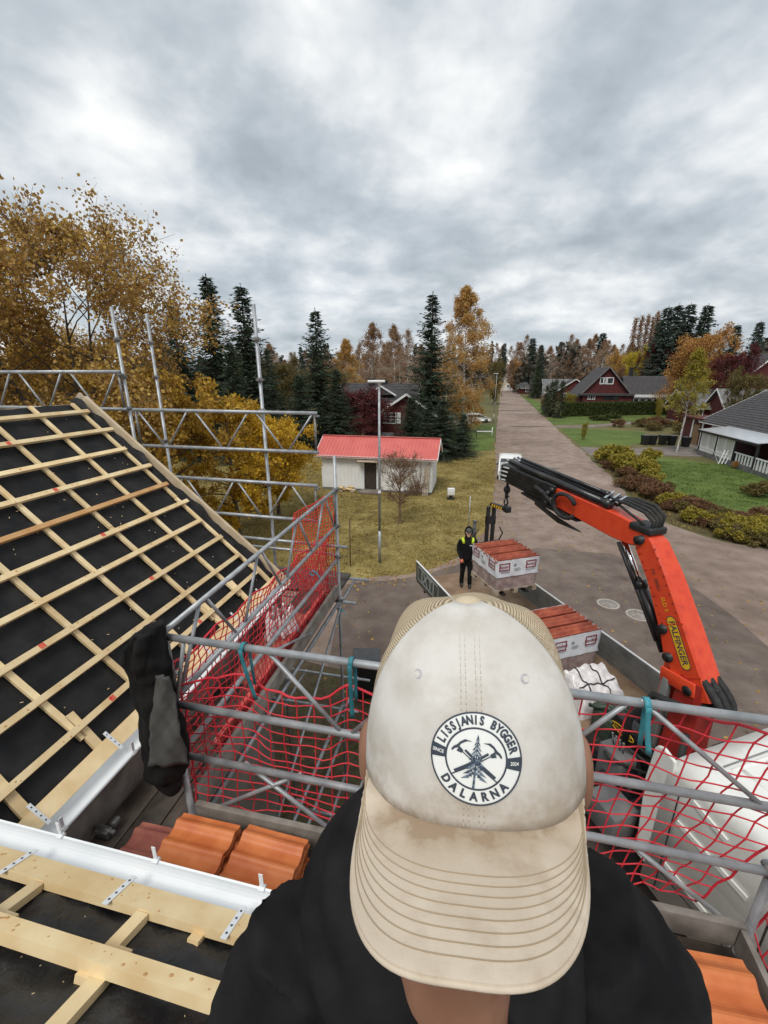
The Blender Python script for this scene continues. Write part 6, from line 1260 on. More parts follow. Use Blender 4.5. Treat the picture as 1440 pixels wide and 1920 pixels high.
mb = MB(); mb.box((su0, sv0, 0.15), (d0, sv0 + 0.1, se)); mb.box((d1, sv0, 0.15), (o0, sv0 + 0.1, se)); mb.box((o1, sv0, 0.15), (su1, sv0 + 0.1, se)); mb.box((d0, sv0, 2.05), (d1, sv0 + 0.1, se)); mb.box((o0, sv0, 2.1), (o1, sv0 + 0.1, se))
mb.box((su0, sv1 - 0.1, 0.15), (su1, sv1, se)); mb.box((su0, sv0 + 0.1, 0.15), (su0 + 0.1, sv1 - 0.1, se)); mb.box((su1 - 0.1, sv0 + 0.1, 0.15), (su1, sv1 - 0.1, se))
mb.prism([(su1, sv0, se), (su1, sv1, se), (su1, vm, sr - 0.1)], (-0.1, 0, 0)); mb.prism([(su0, sv0, se), (su0, sv1, se), (su0, vm, sr - 0.1)], (0.1, 0, 0))
wl_ = mb.build('wall', M['wall_white'], shed)
def board_objs(p0, p1, z0, z1, nrm, parent, m, step=0.25):
    p0 = Vector(p0); p1 = Vector(p1); d_ = p1 - p0; n = int(d_.length / step); d_.normalize()
    for k in range(n + 1):
        mb = MB(); c = p0 + d_ * (k * step) + Vector(nrm) * 0.012; mb.obox(c + Vector((0, 0, (z0 + z1) / 2)), d_, Vector(nrm), Vector((0, 0, 1)), (0.03, 0.012, (z1 - z0) / 2)); mb.build('board', m, parent)
board_objs((su0 + 0.06, sv0, 0), (d0 - 0.1, sv0, 0), 0.15, se, (0, -1, 0), wl_, M['wall_white']); board_objs((d1 + 0.1, sv0, 0), (o0 - 0.1, sv0, 0), 0.15, se, (0, -1, 0), wl_, M['wall_white']); board_objs((o1 + 0.1, sv0, 0), (su1, sv0, 0), 0.15, se, (0, -1, 0), wl_, M['wall_white']); board_objs((su1, sv0 + 0.1, 0), (su1, sv1, 0), 0.15, se, (1, 0, 0), wl_, M['wall_white'])
mb = MB(); mb.box((su0 - 0.02, sv0 - 0.03, 0), (su1 + 0.02, sv1 + 0.02, 0.148)); mb.build('plinth', M['roof_grey'], shed)
for s in (-1, 1):
    ez = se - 0.10; ev = vm + s * (vm - sv0 + 0.38)
    a = Vector((su0 - 0.35, ev, ez)); b_ = Vector((su1 + 0.35, ev, ez)); r0 = Vector((su0 - 0.35, vm, sr)); r1 = Vector((su1 + 0.35, vm, sr)); nn = (b_ - a).cross(r0 - a); nn.normalize(); nn = nn if nn.z > 0 else -nn
    mb = MB(); mb.prism([a, b_, r1, r0], nn * 0.03); rf = mb.build('roof', M['roof_red'], shed)
    for k in range(34):
        t = (k + 0.5) / 34; mb = MB(); mb.beam(a.lerp(b_, t) + nn * 0.04, r0.lerp(r1, t) + nn * 0.04, 0.03, 0.022, nn); mb.build('roof_rib', M['roof_red'], rf)
mb = MB(); mb.beam((su0 - 0.36, vm, sr + 0.045), (su1 + 0.36, vm, sr + 0.045), 0.22, 0.025); mb.build('ridge_cap', M['roof_red'], shed)
for u in (su0 - 0.36, su1 + 0.36):
    for s in (-1, 1):
        mb = MB(); mb.beam((u, vm + s * (vm - sv0 + 0.38), se - 0.15), (u, vm, sr - 0.05), 0.03, 0.16); mb.build('barge_board', M['trim_white'], shed)
mb = MB(); mb.box((su0 - 0.33, sv0 - 0.36, se - 0.16), (su1 + 0.33, sv0 - 0.33, se - 0.02)); mb.build('fascia', M['trim_white'], shed)
mb = MB(); mb.box((d0 + 0.04, sv0 + 0.04, 0.2), (d1 - 0.04, sv0 + 0.09, 2.02)); mb.build('door', mat('door_brown', (0.035, 0.025, 0.02), (0.06, 0.045, 0.035), rough=0.6), shed)
mb = MB(); mb.box((d0 - 0.1, sv0 - 0.03, 0.15), (d0, sv0 + 0.02, 2.1)); mb.box((d1, sv0 - 0.03, 0.15), (d1 + 0.1, sv0 + 0.02, 2.1)); mb.build('door_frame', M['trim_white'], shed)
mb = MB(); mb.beam((d0 - 0.35, sv0 - 0.30, 2.16), (d1 + 0.3, sv0 - 0.30, 2.16), 0.55, 0.03, (0, -0.3, 1)); mb.build('door_canopy', M['grey_wood'], shed)
mb = MB(); mb.box((d0 - 0.2, sv0 - 0.85, 0.012), (d1 + 0.3, sv0 - 0.05, 0.17), 0, 0.02); mb.build('door_step', M['g_gravel'], shed)
mb = MB(); mb.box((o0 + 0.03, sv0 + 0.03, 0.2), (o1 - 0.03, sv0 + 0.06, 2.08)); mb.build('sliding_door', M['wall_white'], shed)
for k in range(3):
    mb = MB(); q = hv(808 + 2 * k, 925, sv0 - 0.3); mb.beam((su1 - 0.5 + 0.14 * k, sv0 - 0.5, 0.02), (su1 - 0.4 + 0.12 * k, sv0 - 0.12, 1.9 + 0.1 * k), 0.09, 0.025); solo('leaning_board', mb, M['grey_wood'], 'weathered board leaning against the right end of the white shed', 'board', (su1 - 0.4, sv0 - 0.4, 0), FH, 'boards leaning on the shed')
fw_ = thing('firewood_pile', 'small pile of split firewood by the shed door', 'firewood', (hz(650, 922, 0).x, hz(650, 922, 0).y, 0), FH)
b0 = BASE[fw_.name]
for k in range(14):
    mb = MB(); c = b0 + Vector((rn.uniform(-.5, .5), rn.uniform(-.2, .2), 0.07 + 0.12 * (k % 3))); a = rn.uniform(0, 3.14); mb.tube(c - Vector((math.cos(a), math.sin(a), 0)) * 0.18, c + Vector((math.cos(a), math.sin(a), 0.1)) * 0.18, 0.065, 7); mb.build('log', M['pine'] if k % 3 else M['grey_wood'], fw_)

# ------------------------------------------------------------------ generic gabled house
def roof_slabs(root, u0, u1, v0, v1, ez, rz, axis, mname, over=0.45, tiles=True, trim=True, th=0.10, bargem='trim_white'):
    """gable roof; axis 'u' or 'v' is the ridge direction"""
    c = (v0 + v1) / 2 if axis == 'u' else (u0 + u1) / 2
    hw = ((v1 - v0) if axis == 'u' else (u1 - u0)) / 2; k = (rz - ez) / hw
    e0, e1 = ((u0 - over, u1 + over) if axis == 'u' else (v0 - over, v1 + over))
    def pt(al, ac, z): return Vector((al, ac, z)) if axis == 'u' else Vector((ac, al, z))
    for s in (-1, 1):
        a, b_ = pt(e0, c + s * (hw + over), ez - k * over), pt(e1, c + s * (hw + over), ez - k * over); r0, r1 = pt(e0, c, rz), pt(e1, c, rz)
        nn = (b_ - a).cross(r0 - a).normalized(); nn = nn if nn.z > 0 else -nn
        mb = MB(); mb.prism([a, b_, r1, r0], nn * th); rf = mb.build('roof', M[mname], root)
        if tiles:
            L = (r0 - a).length; n = int(L / 0.36)
            for q in range(n):
                t = (q + 0.5) / n; p0 = a.lerp(r0, t) + nn * (th + 0.012); p1_ = b_.lerp(r1, t) + nn * (th + 0.012); mb = MB(); mb.beam(p0, p1_, L / n * 0.94, 0.03, nn + (r0 - a).normalized() * 0.07); mb.build('tile_course', M[mname], rf)
        mb = MB(); mb.beam(a + Vector((0, 0, 0.0)) - nn * 0.02, b_ - nn * 0.02, 0.14, 0.10); mb.build('gutter', M['black'] if bargem != 'trim_white' else M['trim_white'], root)
        if trim:
            for e_ in (0, 1):
                q0, q1 = (a, r0) if e_ == 0 else (b_, r1); mb = MB(); al = pt(0.02 * (1 if e_ else -1), 0, 0); mb.beam(q0 + al + nn * 0.02, q1 + al + nn * 0.02, 0.04, 0.24, nn); mb.build('barge_board', M[bargem], root)
def gwall(root, u0, u1, v0, v1, ez, rz, axis, m):
    ez -= 0.07; rz -= 0.12; mb = MB(); mb.box((u0, v0, 0), (u1, v1, ez))
    if axis == 'u': mb.prism([(u0, v0, ez), (u0, v1, ez), (u0, (v0 + v1) / 2, rz - 0.02)], (u1 - u0, 0, 0))
    else: mb.prism([(u0, v0, ez), (u1, v0, ez), ((u0 + u1) / 2, v0, rz - 0.02)], (0, v1 - v0, 0))
    return mb.build('wall', m, root)
def window(root, c, X, n, wd, hg, bars=(1, 1), fw2=0.09, frame='trim_white', glass='glass'):
    c = Vector(c); X = Vector(X); n = Vector(n); Z = Vector((0, 0, 1)); mb = MB()
    for s in (-1, 1): mb.obox(c + n * 0.04 + X * (s * (wd / 2)), X, n, Z, (fw2 / 2, 0.04, hg / 2 + fw2 / 2)); mb.obox(c + n * 0.04 + Z * (s * (hg / 2)), X, n, Z, (wd / 2 - fw2 / 2, 0.04, fw2 / 2))
    for k in range(1, bars[0] + 1): mb.obox(c + n * 0.035 + X * (wd * (k / (bars[0] + 1) - 0.5)), X, n, Z, (0.025, 0.03, hg / 2))
    for k in range(1, bars[1] + 1): mb.obox(c + n * 0.034 + Z * (hg * (k / (bars[1] + 1) - 0.5)), X, n, Z, (wd / 2, 0.028, 0.022))
    f = mb.build('window', M[frame], root); mb = MB(); mb.obox(c + n * 0.01, X, n, Z, (wd / 2, 0.012, hg / 2)); mb.build('pane', M[glass], f); return f
def chimney(root, u, v, z0, z1, m='black'):
    mb = MB(); mb.box((u - 0.35, v - 0.35, z0), (u + 0.35, v + 0.35, z1)); mb.box((u - 0.42, v - 0.42, z1), (u + 0.42, v + 0.42, z1 + 0.08)); mb.build('chimney', M[m], root)
# maroon house behind the shed
hl = thing('house', 'maroon house with a dark roof and white gable trim behind the shed', 'house', (-12, 58, 0), FH)
gwall(hl, -18.2, -8.2, 56.0, 63.0, 4.3, 6.3, 'u', M['wall_red']); roof_slabs(hl, -18.2, -8.2, 56.0, 63.0, 4.3, 6.35, 'u', 'roof_dark', 0.5)
gwall(hl, -11.2, -5.0, 50.5, 58.0, 3.3, 5.3, 'v', M['wall_red']); roof_slabs(hl, -11.2, -5.0, 50.5, 58.0, 3.3, 5.35, 'v', 'roof_dark', 0.5)
c = hv(713, 735, 55.6); mb = MB(); mb.prism([(c.x - 1.7, 56.0, 5.05), (c.x + 1.7, 56.0, 5.05), (c.x, 56.0, 5.95)], (0, 3.0, 0)); dm = mb.build('dormer', M['roof_dark'], hl)
for s in (-1, 1): mb = MB(); mb.beam((c.x + s * 2.0, 55.95, 4.98), (c.x, 55.95, 6.12), 0.06, 0.2); mb.build('barge_board', M['trim_white'], dm)
c = hv(733, 784, 50.5); window(hl, (c.x, 50.5, c.z), (1, 0, 0), (0, -1, 0), 1.2, 1.2, (1, 2)); 
for s in (-1, 1): mb = MB(); mb.box((c.x + s * 0.95 - 0.22, 50.46, c.z - 0.65), (c.x + s * 0.95 + 0.22, 50.495, c.z + 0.65)); mb.build('shutter', M['trim_white'], hl)
chimney(hl, hv(697, 712, 59).x, 59, 6.0, 7.0); chimney(hl, hv(722, 716, 59.5).x, 59.5, 6.0, 6.7)
mb = MB(); c = hv(712, 814, 47.5); mb.box((c.x - 1.6, 47.5, 0.4), (c.x + 1.6, 47.58, c.z + 0.2)); solo('garden_screen', mb, M['roof_grey'], 'pale grey low screen standing just behind the shed ridge', 'screen', (c.x, 47.5, 0), FH)
# gabled maroon house across the hedge
hr = thing('house', 'maroon house with a steep dark gable and long low wing behind the hedge', 'house', (30, 102, 0), FH)
gwall(hr, 21.0, 30.4, 99.6, 110.0, 3.9, 9.0, 'v', M['wall_red']); roof_slabs(hr, 21.0, 30.4, 99.6, 110, 3.9, 9.1, 'v', 'roof_dark', 0.6, bargem='roof_grey')
gwall(hr, 30.42, 47.0, 100.6, 109.0, 3.9, 7.2, 'u', M['wall_red']); roof_slabs(hr, 30.5, 47.0, 100.6, 109.0, 3.9, 7.3, 'u', 'roof_dark', 0.6, bargem='black')
for x, ww in ((1129, 0.7), (1135, 0.7), (1143, 1.4)): c = hv(x, 714, 99.6); window(hr, (c.x, 99.6, c.z), (1, 0, 0), (0, -1, 0), ww, 1.2, (0, 0), 0.16)
mb = MB(); mb.box((20.4, 97.2, 3.55), (30.6, 99.55, 3.95)); mb.build('porch_roof', M['roof_dark'], hr)
mb = MB(); mb.box((21.0, 97.6, 0), (30.4, 97.75, 3.5)); mb.build('wall', M['wall_red'], hr)
for x in (1107, 1111, 1140, 1152): c = hv(x, 744, 97.6); window(hr, (c.x, 97.6, c.z), (1, 0, 0), (0, -1, 0), 0.9 if x < 1120 else 1.6, 1.0, (0, 0), 0.10, 'wall_white' if x < 1120 else 'black')
q0, q1 = hv(1189, 738, 98.4).x, hv(1290, 738, 98.4).x
mb = MB(); mb.box((q0, 98.0, 3.25), (q1, 98.3, 3.75)); mb.box((q0, 98.3, 3.55), (q1, 100.55, 3.7)); mb.build('fascia', M['trim_white'], hr)
mb = MB(); mb.box((q0 + 0.1, 98.6, 0.0), (q1 - 0.1, 98.7, 1.0)); mb.build('wall', M['wall_white'], hr)
for k in range(8): xx = q0 + (q1 - q0) * (k + 0.5) / 8; window(hr, (xx, 98.6, 2.1), (1, 0, 0), (0, -1, 0), (q1 - q0) / 8 - 0.25, 1.8, (0, 0), 0.2)
chimney(hr, hv(1180, 700, 106).x, 105, 6.8, 9.0)
# the porch house at the right edge (its street front looks along -u)
hp_ = thing('house', 'maroon house with a glazed white porch at the right edge', 'house', (27, 40, 0), FH)
gwall(hp_, 24.5, 34.5, 26.0, 53.3, 2.95, 5.8, 'v', M['wall_red']); roof_slabs(hp_, 24.5, 34.5, 26.0, 53.3, 2.95, 5.8, 'v', 'roof_dark', 0.6)
mb = MB(); mb.box((24.2, 53.32, 0), (31.0, 58.2, 2.75)); mb.build('wall', M['wall_red'], hp_); mb = MB(); mb.box((23.9, 53.4, 2.78), (31.2, 58.6, 2.95)); mb.build('flat_roof', M['wall_red'], hp_)
for v in (53.5, 55.8, 58.15): mb = MB(); mb.box((24.12, v - 0.13, 0), (24.19, v + 0.13, 2.7)); mb.build('corner_trim', M['trim_white'], hp_)
mb = MB(); mb.box((24.1, 54.0, 0.02), (24.18, 55.4, 2.2)); mb.build('garage_door', mat('door_tan', (0.20, 0.12, 0.06), (0.28, 0.17, 0.09), rough=0.7, scale=8), hp_)
for v, ww in ((49.8, 1.2), (51.6, 1.0), (36.8, 1.3), (34.5, 1.6), (31.5, 1.2)): window(hp_, (24.49, v, 1.75), (0, 1, 0), (-1, 0, 0), ww, 1.35, (1, 0), 0.12, 'trim_white', 'curtain')
pz = 2.62; pu0, pv0, pv1 = 21.6, 38.6, 47.6
mb = MB(); mb.prism([(pu0 - 0.3, pv0 - 0.3, pz - 0.25), (24.45, pv0 - 0.3, pz + 0.15), (24.45, pv1 + 0.3, pz + 0.15), (pu0 - 0.3, pv1 + 0.3, pz - 0.25)], (0, 0, 0.06)); mb.build('porch_roof', mat('porch_glass', (0.42, 0.45, 0.48), (0.50, 0.53, 0.56), rough=0.15, spec=0.7), hp_)
mb = MB(); mb.box((pu0 - 0.32, pv0 - 0.35, pz - 0.42), (pu0 - 0.18, pv1 + 0.35, pz - 0.24)); mb.build('porch_beam', M['black'], hp_)
for v in (pv0, 41.6, 44.6, pv1): mb = MB(); mb.box((pu0 - 0.1, v - 0.08, 0.3), (pu0 + 0.06, v + 0.08, pz - 0.25)); mb.build('porch_post', M['black'], hp_)
mb = MB(); mb.box((pu0 - 0.1, pv0 - 0.1, 0.0), (24.48, pv1 + 0.1, 0.45)); mb.build('porch_floor', M['roof_grey'], hp_)
for v in (42.4, 43.8, 45.4, 46.8): window(hp_, (pu0, v, 1.55), (0, 1, 0), (-1, 0, 0), 1.2, 1.5, (0, 0), 0.12, 'trim_white', 'curtain')
mb = MB(); mb.box((pu0 - 0.05, 41.8, 0.46), (pu0 + 0.05, pv1, 0.85)); mb.build('wall', M['wall_white'], hp_)
for k in range(15): v = 35.2 + 0.42 * k; mb = MB(); mb.box((pu0 - 0.05, v - 0.09, 0.35), (pu0 - 0.01, v + 0.09, 1.18)); mb.build('baluster', M['trim_white'], hp_)
mb = MB(); mb.box((pu0 - 0.07, 34.9, 1.19), (pu0 + 0.03, 41.5, 1.27)); mb.build('handrail', M['trim_white'], hp_)
mb = MB(); mb.box((pu0, 34.9, 0.0), (24.48, 38.45, 0.40)); mb.build('porch_floor', M['roof_grey'], hp_)
mb = MB(); mb.box((24.40, 41.0, 0.45), (24.485, 42.0, 2.4)); mb.build('porch_door', M['trim_white'], hp_)
# more roofs farther on
def small_house(px, py, Y, wu, dv, ez, rz, axis, label, wall='wall_red', rm='roof_dark', wins=1, z0=0.0):
    c = toH(gy(px, py, Y)); t = thing('house', label, 'house', (c.x, c.y, z0), FH); u0, u1, v0, v1 = c.x - wu / 2, c.x + wu / 2, c.y, c.y + dv
    gwall(t, u0, u1, v0, v1, ez + z0, rz + z0, axis, M[wall]); roof_slabs(t, u0, u1, v0, v1, ez + z0, rz + z0, axis, rm, 0.5, tiles=False)
    for k in range(wins): window(t, (u0 + wu * (k + 0.5) / wins, v0, z0 + ez * 0.55), (1, 0, 0), (0, -1, 0), 1.1, 1.2, (1, 0), 0.14)
    return t
small_house(1079, 720, 135, 9.5, 9, 3.2, 6.4, 'v', 'red gabled house with white eave trim beyond the thuja columns', wins=2)
small_house(1045, 722, 150, 8, 8, 3.4, 6.3, 'u', 'low house with a pale roof edge left of the red gable', 'wall_white', 'roof_grey', 2)
small_house(953, 722, 235, 9, 8, 4.0, 9.0, 'v', 'small dark house with pale front at the far end of the street', 'wall_white', 'roof_dark', 1)
small_house(989, 722, 190, 7, 5, 2.6, 4.6, 'u', 'pale-roofed shed beside the street far off', 'wall_red', 'roof_grey', 1)
small_house(1345, 742, 72, 8.5, 7, 2.6, 5.2, 'u', 'outbuilding with a grey tiled roof behind the thin yellow tree', 'wall_red', 'roof_grey', 2)
small_house(1425, 742, 66, 7.5, 7, 2.5, 5.4, 'u', 'low dark-roofed outbuilding behind the porch house roof', 'wall_red', 'roof_grey', 1)
small_house(1448, 700, 85, 9, 9, 7.0, 11.5, 'v', 'tall house with white gable trim at the far right edge', 'wall_red', 'roof_dark', 2)

# ------------------------------------------------------------------ street lamps, stakes, boxes
def lamp(px, py, ytop, label):
    p = gz(px, py); zt = gy(px, ytop, p.y).z; t = thing('street_lamp', label, 'street lamp', (p.x, p.y, 0), group='street lamps')
    mb = MB(); mb.tube(p, p + Vector((0, 0, 1.4)), 0.062, 12); mb.tube(p + Vector((0, 0, 1.4)), p + Vector((0, 0, zt - 0.12)), 0.055, 12, 0.042); mb.build('post', M['galv'], t)
    mb = MB(); mb.box(p + Vector((-0.058, -0.064, 3.0)), p + Vector((0.058, -0.052, 3.12))); mb.build('plate', M['trim_white'], t)
    mb = MB(); c = p + Vector((0, 0, zt)); mb.obox(c + Vector((-0.1, 0, -0.02)), Vector((1, 0, 0)), Vector((0, 1, 0)), Vector((0, 0, 1)), (0.32, 0.14, 0.045), 0, 0.03); mb.tube(c + Vector((0, 0, -0.2)), c, 0.045, 10); mb.build('lamp_head', M['trim_white'], t)
    mb = MB(); mb.box(c + Vector((-0.36, -0.1, -0.075)), c + Vector((0.06, 0.1, -0.064))); mb.build('lens', M['curtain'], t)
lamp(712, 1055, 714, 'slim grey street lamp standing on the lawn in front of the shed')
lamp(925, 792, 700, 'far street lamp beside the road by the orange birch')
def stake(px, py, ytop, r, m, label, cap_=False):
    p = gz(px, py); zt = gy(px, ytop, p.y).z; mb = MB(); mb.tube(p, (p.x + 0.02, p.y, zt), r, 8)
    if cap_: mb.lathe((p.x + 0.02, p.y, zt), [(r * 1.3, -0.03), (r * 1.3, 0.02), (r * 0.5, 0.05)], 10)
    solo('stake', mb, m, label, 'stake', (p.x, p.y, 0), group='stakes in the lawn')
stake(657, 1062, 972, 0.022, mat('rust', (0.07, 0.04, 0.028), (0.13, 0.08, 0.055), rough=0.9), 'thin rusty stake in the lawn left of the street lamp')
stake(877, 1000, 930, 0.025, M['galv'], 'thin grey stake in the lawn behind the worker'); stake(887, 1018, 978, 0.085, mat('bollard', (0.05, 0.055, 0.055), (0.09, 0.09, 0.09), rough=0.6), 'short dark post with a white dot behind the worker', True)
p = gz(845, 936); t = thing('junction_box', 'small white box on a dark stand on the lawn right of the shed', 'junction box', (p.x, p.y, 0))
mb = MB(); mb.box((p.x - 0.22, p.y - 0.12, 0.28), (p.x + 0.22, p.y + 0.12, 0.72), 0, 0.02); mb.build('cabinet', M['trim_white'], t); mb = MB(); mb.box((p.x - 0.24, p.y - 0.14, 0.0), (p.x + 0.24, p.y + 0.14, 0.10)); mb.box((p.x - 0.1, p.y - 0.06, 0.1), (p.x + 0.1, p.y + 0.06, 0.28)); mb.build('stand', M['black'], t)
p0, p1_ = gz(893, 820), gz(922, 820); t = thing('road_barrier', 'white horizontal barrier bar with posts on the green verge', 'barrier', (p0.x, p0.y, 0))
mb = MB(); mb.beam((p0.x, p0.y, 0.75), (p1_.x, p1_.y, 0.75), 0.06, 0.12); mb.build('bar', M['trim_white'], t)
for q, h in ((p0, 0.8), (p1_, 1.25)): mb = MB(); mb.tube((q.x, q.y, 0), (q.x, q.y, h), 0.05, 8); mb.build('post', M['trim_white'] if h > 1 else M['black'], t)
# wheelie bins by the drive
for k, (x, y) in enumerate(((1208, 834), (1222, 834), (1241, 834), (1258, 835), (1284, 838))):
    p = gz(x, y); t = thing('wheelie_bin', ('black wheelie bin, leftmost of the row by the drive', 'black wheelie bin, second from the left of the row by the drive', 'black wheelie bin in the middle of the row by the drive', 'black wheelie bin, second from the right of the row by the drive', 'black wheelie bin standing apart at the right of the row by the drive')[k], 'wheelie bin', (p.x, p.y, 0), group='wheelie bins by the drive')
    mb = MB(); mb.loft([[Vector((p.x + a * sx_, p.y + b * sy_, z)) for a, b in ((-1, -1), (1, -1), (1, 1), (-1, 1))] for z, sx_, sy_ in ((0.06, .27, .27), (1.0, .34, .36), (1.03, .36, .38))], sm=False); mb.build('body', M['black'], t, fix=True)
    mb = MB(); mb.box((p.x - 0.36, p.y - 0.38, 1.035), (p.x + 0.36, p.y + 0.40, 1.10), 0, 0.025); mb.build('lid', mat('bin_lid', (0.045, 0.048, 0.05), (0.07, 0.072, 0.075), rough=0.45), t)
    mb = MB(); mb.tube((p.x - 0.3, p.y + 0.3, 0.1), (p.x + 0.3, p.y + 0.3, 0.1), 0.1, 12); mb.build('wheel', M['rubber'], t)
# a bin beside the scaffold, seen through the net
p = gz(688, 1300); t = thing('wheelie_bin', 'dark grey wheelie bin on the asphalt seen through the net left of the cap', 'wheelie bin', (p.x, p.y, 0))
mb = MB(); mb.loft([[Vector((p.x + a * sx_, p.y + b * sx_, z)) for a, b in ((-1, -1), (1, -1), (1, 1), (-1, 1))] for z, sx_ in ((0.06, .24), (1.0, .31))], sm=False); mb.build('body', M['black'], t, fix=True); mb = MB(); mb.box((p.x - 0.33, p.y - 0.33, 1.0), (p.x + 0.33, p.y + 0.33, 1.07), 0, 0.02); mb.build('lid', MATS['bin_lid'], t)
# white trellis leaning in the flower bed, rocks
p = gz(1357, 872); t = thing('trellis', 'small white garden trellis leaning at the edge of the lawn', 'trellis', (p.x, p.y, 0))
for k in range(4):
    for s in (-1, 1): mb = MB(); mb.beam((p.x - 0.5 + 0.3 * k, p.y, 0.1), (p.x - 0.5 + 0.3 * k + s * 0.5, p.y + 0.25, 1.25), 0.06, 0.02); mb.build('slat', M['trim_white'], t)
for k in range(9):
    p = gz(1305 + 5 * k + rn.uniform(-4, 4), 846 + rn.uniform(-3, 5)); r_ = rn.uniform(0.25, 0.5); mb = MB(); mb.ball((p.x, p.y, r_ * 0.3), (r_, r_ * 0.8, r_ * 0.6), 7); solo('rock', mb, M['roof_grey'], 'grey boulder in the rock heap beside the porch', 'rock', (p.x, p.y, 0), group='rock heap by the porch')
# flagpole and garden wall
p = gz(991, 728); mb = MB(); mb.tube((p.x, p.y, 0), (p.x + 0.2, p.y, 17), 0.16, 8, 0.10); mb.ball((p.x + 0.2, p.y, 17.1), 0.2, 8); solo('flagpole', mb, M['trim_white'], 'white flagpole far down the street beside the pale-roofed shed', 'flagpole', (p.x, p.y, 0))
a, b_ = gz(1017, 768), gz(1045, 783); mb = MB(); mb.beam((a.x, a.y, 0.35), (b_.x, b_.y, 0.35), 0.35, 0.7); 
for k in range(5): q = a.lerp(b_, k / 4); mb.box((q.x - 0.25, q.y - 0.25, 0), (q.x + 0.25, q.y + 0.25, 0.85))
solo('garden_wall', mb, M['roof_dark'], 'low dark stone wall along the road in front of the thuja', 'garden wall', (a.x, a.y, 0))
# ------------------------------------------------------------------ cars
def car(p, heading, label, hue='cab_white', van=False):
    fr = (heading, (p[0], p[1])); t = thing('car', label, 'car', (0, 0, 0), fr, 'parked white cars'); L, W_ = 4.5, 1.8
    side = [(-2.2, 0.45), (-2.25, 0.75), (-2.15, 0.98), (-1.9, 1.38), (-1.5, 1.47), (0.1, 1.47), (0.45, 1.38), (1.05, 0.98), (1.95, 0.84), (2.2, 0.65), (2.22, 0.4), (1.9, 0.28), (-1.9, 0.28)]
    def ring(y, k, zk): return [Vector((x * k, y, 0.28 + (z - 0.28) * (zk if z > 1.0 else 1))) for x, z in side]
    mb = MB(); mb.loft([ring(-0.86, 0.97, 0.90), ring(-0.90, 1.0, 0.90), ring(-0.80, 1.0, 0.97), ring(-0.6, 1.0, 1.0), ring(0.6, 1.0, 1.0), ring(0.80, 1.0, 0.97), ring(0.90, 1.0, 0.90), ring(0.86, 0.97, 0.90)]); body = mb.build('body', M[hue], t, fix=True)
    for y, s in ((-0.905, -1), (0.905, 1)):
        mb = MB(); mb.prism([Vector((x, y, z)) for x, z in ((-1.75, 0.98), (-1.55, 1.26), (-0.35, 1.29), (-0.35, 0.98))], (0, 0.012 * s, 0)); mb.prism([Vector((x, y, z)) for x, z in ((-0.27, 0.98), (-0.27, 1.29), (0.25, 1.27), (0.9, 0.98))], (0, 0.012 * s, 0)); mb.build('side_window', M['glass'], body)
        mb = MB(); mb.box((0.75, y + s * 0.02 - 0.08, 0.95), (0.92, y + s * 0.02 + 0.08, 1.08), 0, 0.03); mb.build('mirror', M['black'], t)
    mb = MB(); mb.prism([Vector((0.48, -0.72, 1.37)), Vector((1.06, -0.76, 0.985)), Vector((1.06, 0.76, 0.985)), Vector((0.48, 0.72, 1.37))], (0.01, 0, 0.02)); mb.build('windscreen', M['glass'], body)
    mb = MB(); mb.prism([Vector((-1.92, -0.7, 1.36)), Vector((-2.15, -0.76, 1.0)), Vector((-2.15, 0.76, 1.0)), Vector((-1.92, 0.7, 1.36))], (-0.015, 0, 0.01)); mb.build('rear_window', M['glass'], body)
    for x in (-1.35, 1.4):
        for y, s in ((-0.80, -1), (0.80, 1)):
            mb = MB(); mb.lathe((x, y, 0.32), [(0.2, -0.11), (0.31, -0.11), (0.32, 0), (0.31, 0.11), (0.2, 0.11)], 18, ax=(0, 1, 0)); wh = mb.build('wheel', M['rubber'], t); mb = MB(); mb.lathe((x, y, 0.32), [(0.2, 0.0), (0.19, 0.115), (0.05, 0.10)], 14, ax=(0, s, 0)); mb.build('rim', M['alu'], wh)
    for y in (-0.66, 0.66):
        mb = MB(); mb.box((2.08, y - 0.17, 0.60), (2.235, y + 0.17, 0.76), 0, 0.03); mb.build('headlight', M['chrome'], t); mb = MB(); mb.box((-2.27, y - 0.12, 0.72), (-2.15, y + 0.12, 0.95), 0, 0.03); mb.build('tail_light', mat('tail_red', (0.35, 0.02, 0.02), (0.4, 0.03, 0.03), rough=0.3), t)
    mb = MB(); mb.box((2.19, -0.45, 0.38), (2.235, 0.45, 0.58)); mb.build('grille', M['black'], t)
rd = math.atan2(0.967, 0.255)
p = gz(952, 900); car((p.x + 0.55, p.y + 1.6), rd + math.pi, 'white car parked on the road edge behind the crane tip')
p = gz(884, 793); car((p.x + 1.0, p.y + 1), rd - 1.2, 'white car parked under the orange birch'); p = gz(866, 797); car((p.x - 1.2, p.y - 1), rd - 1.0, 'white car half hidden behind the spruce branches')
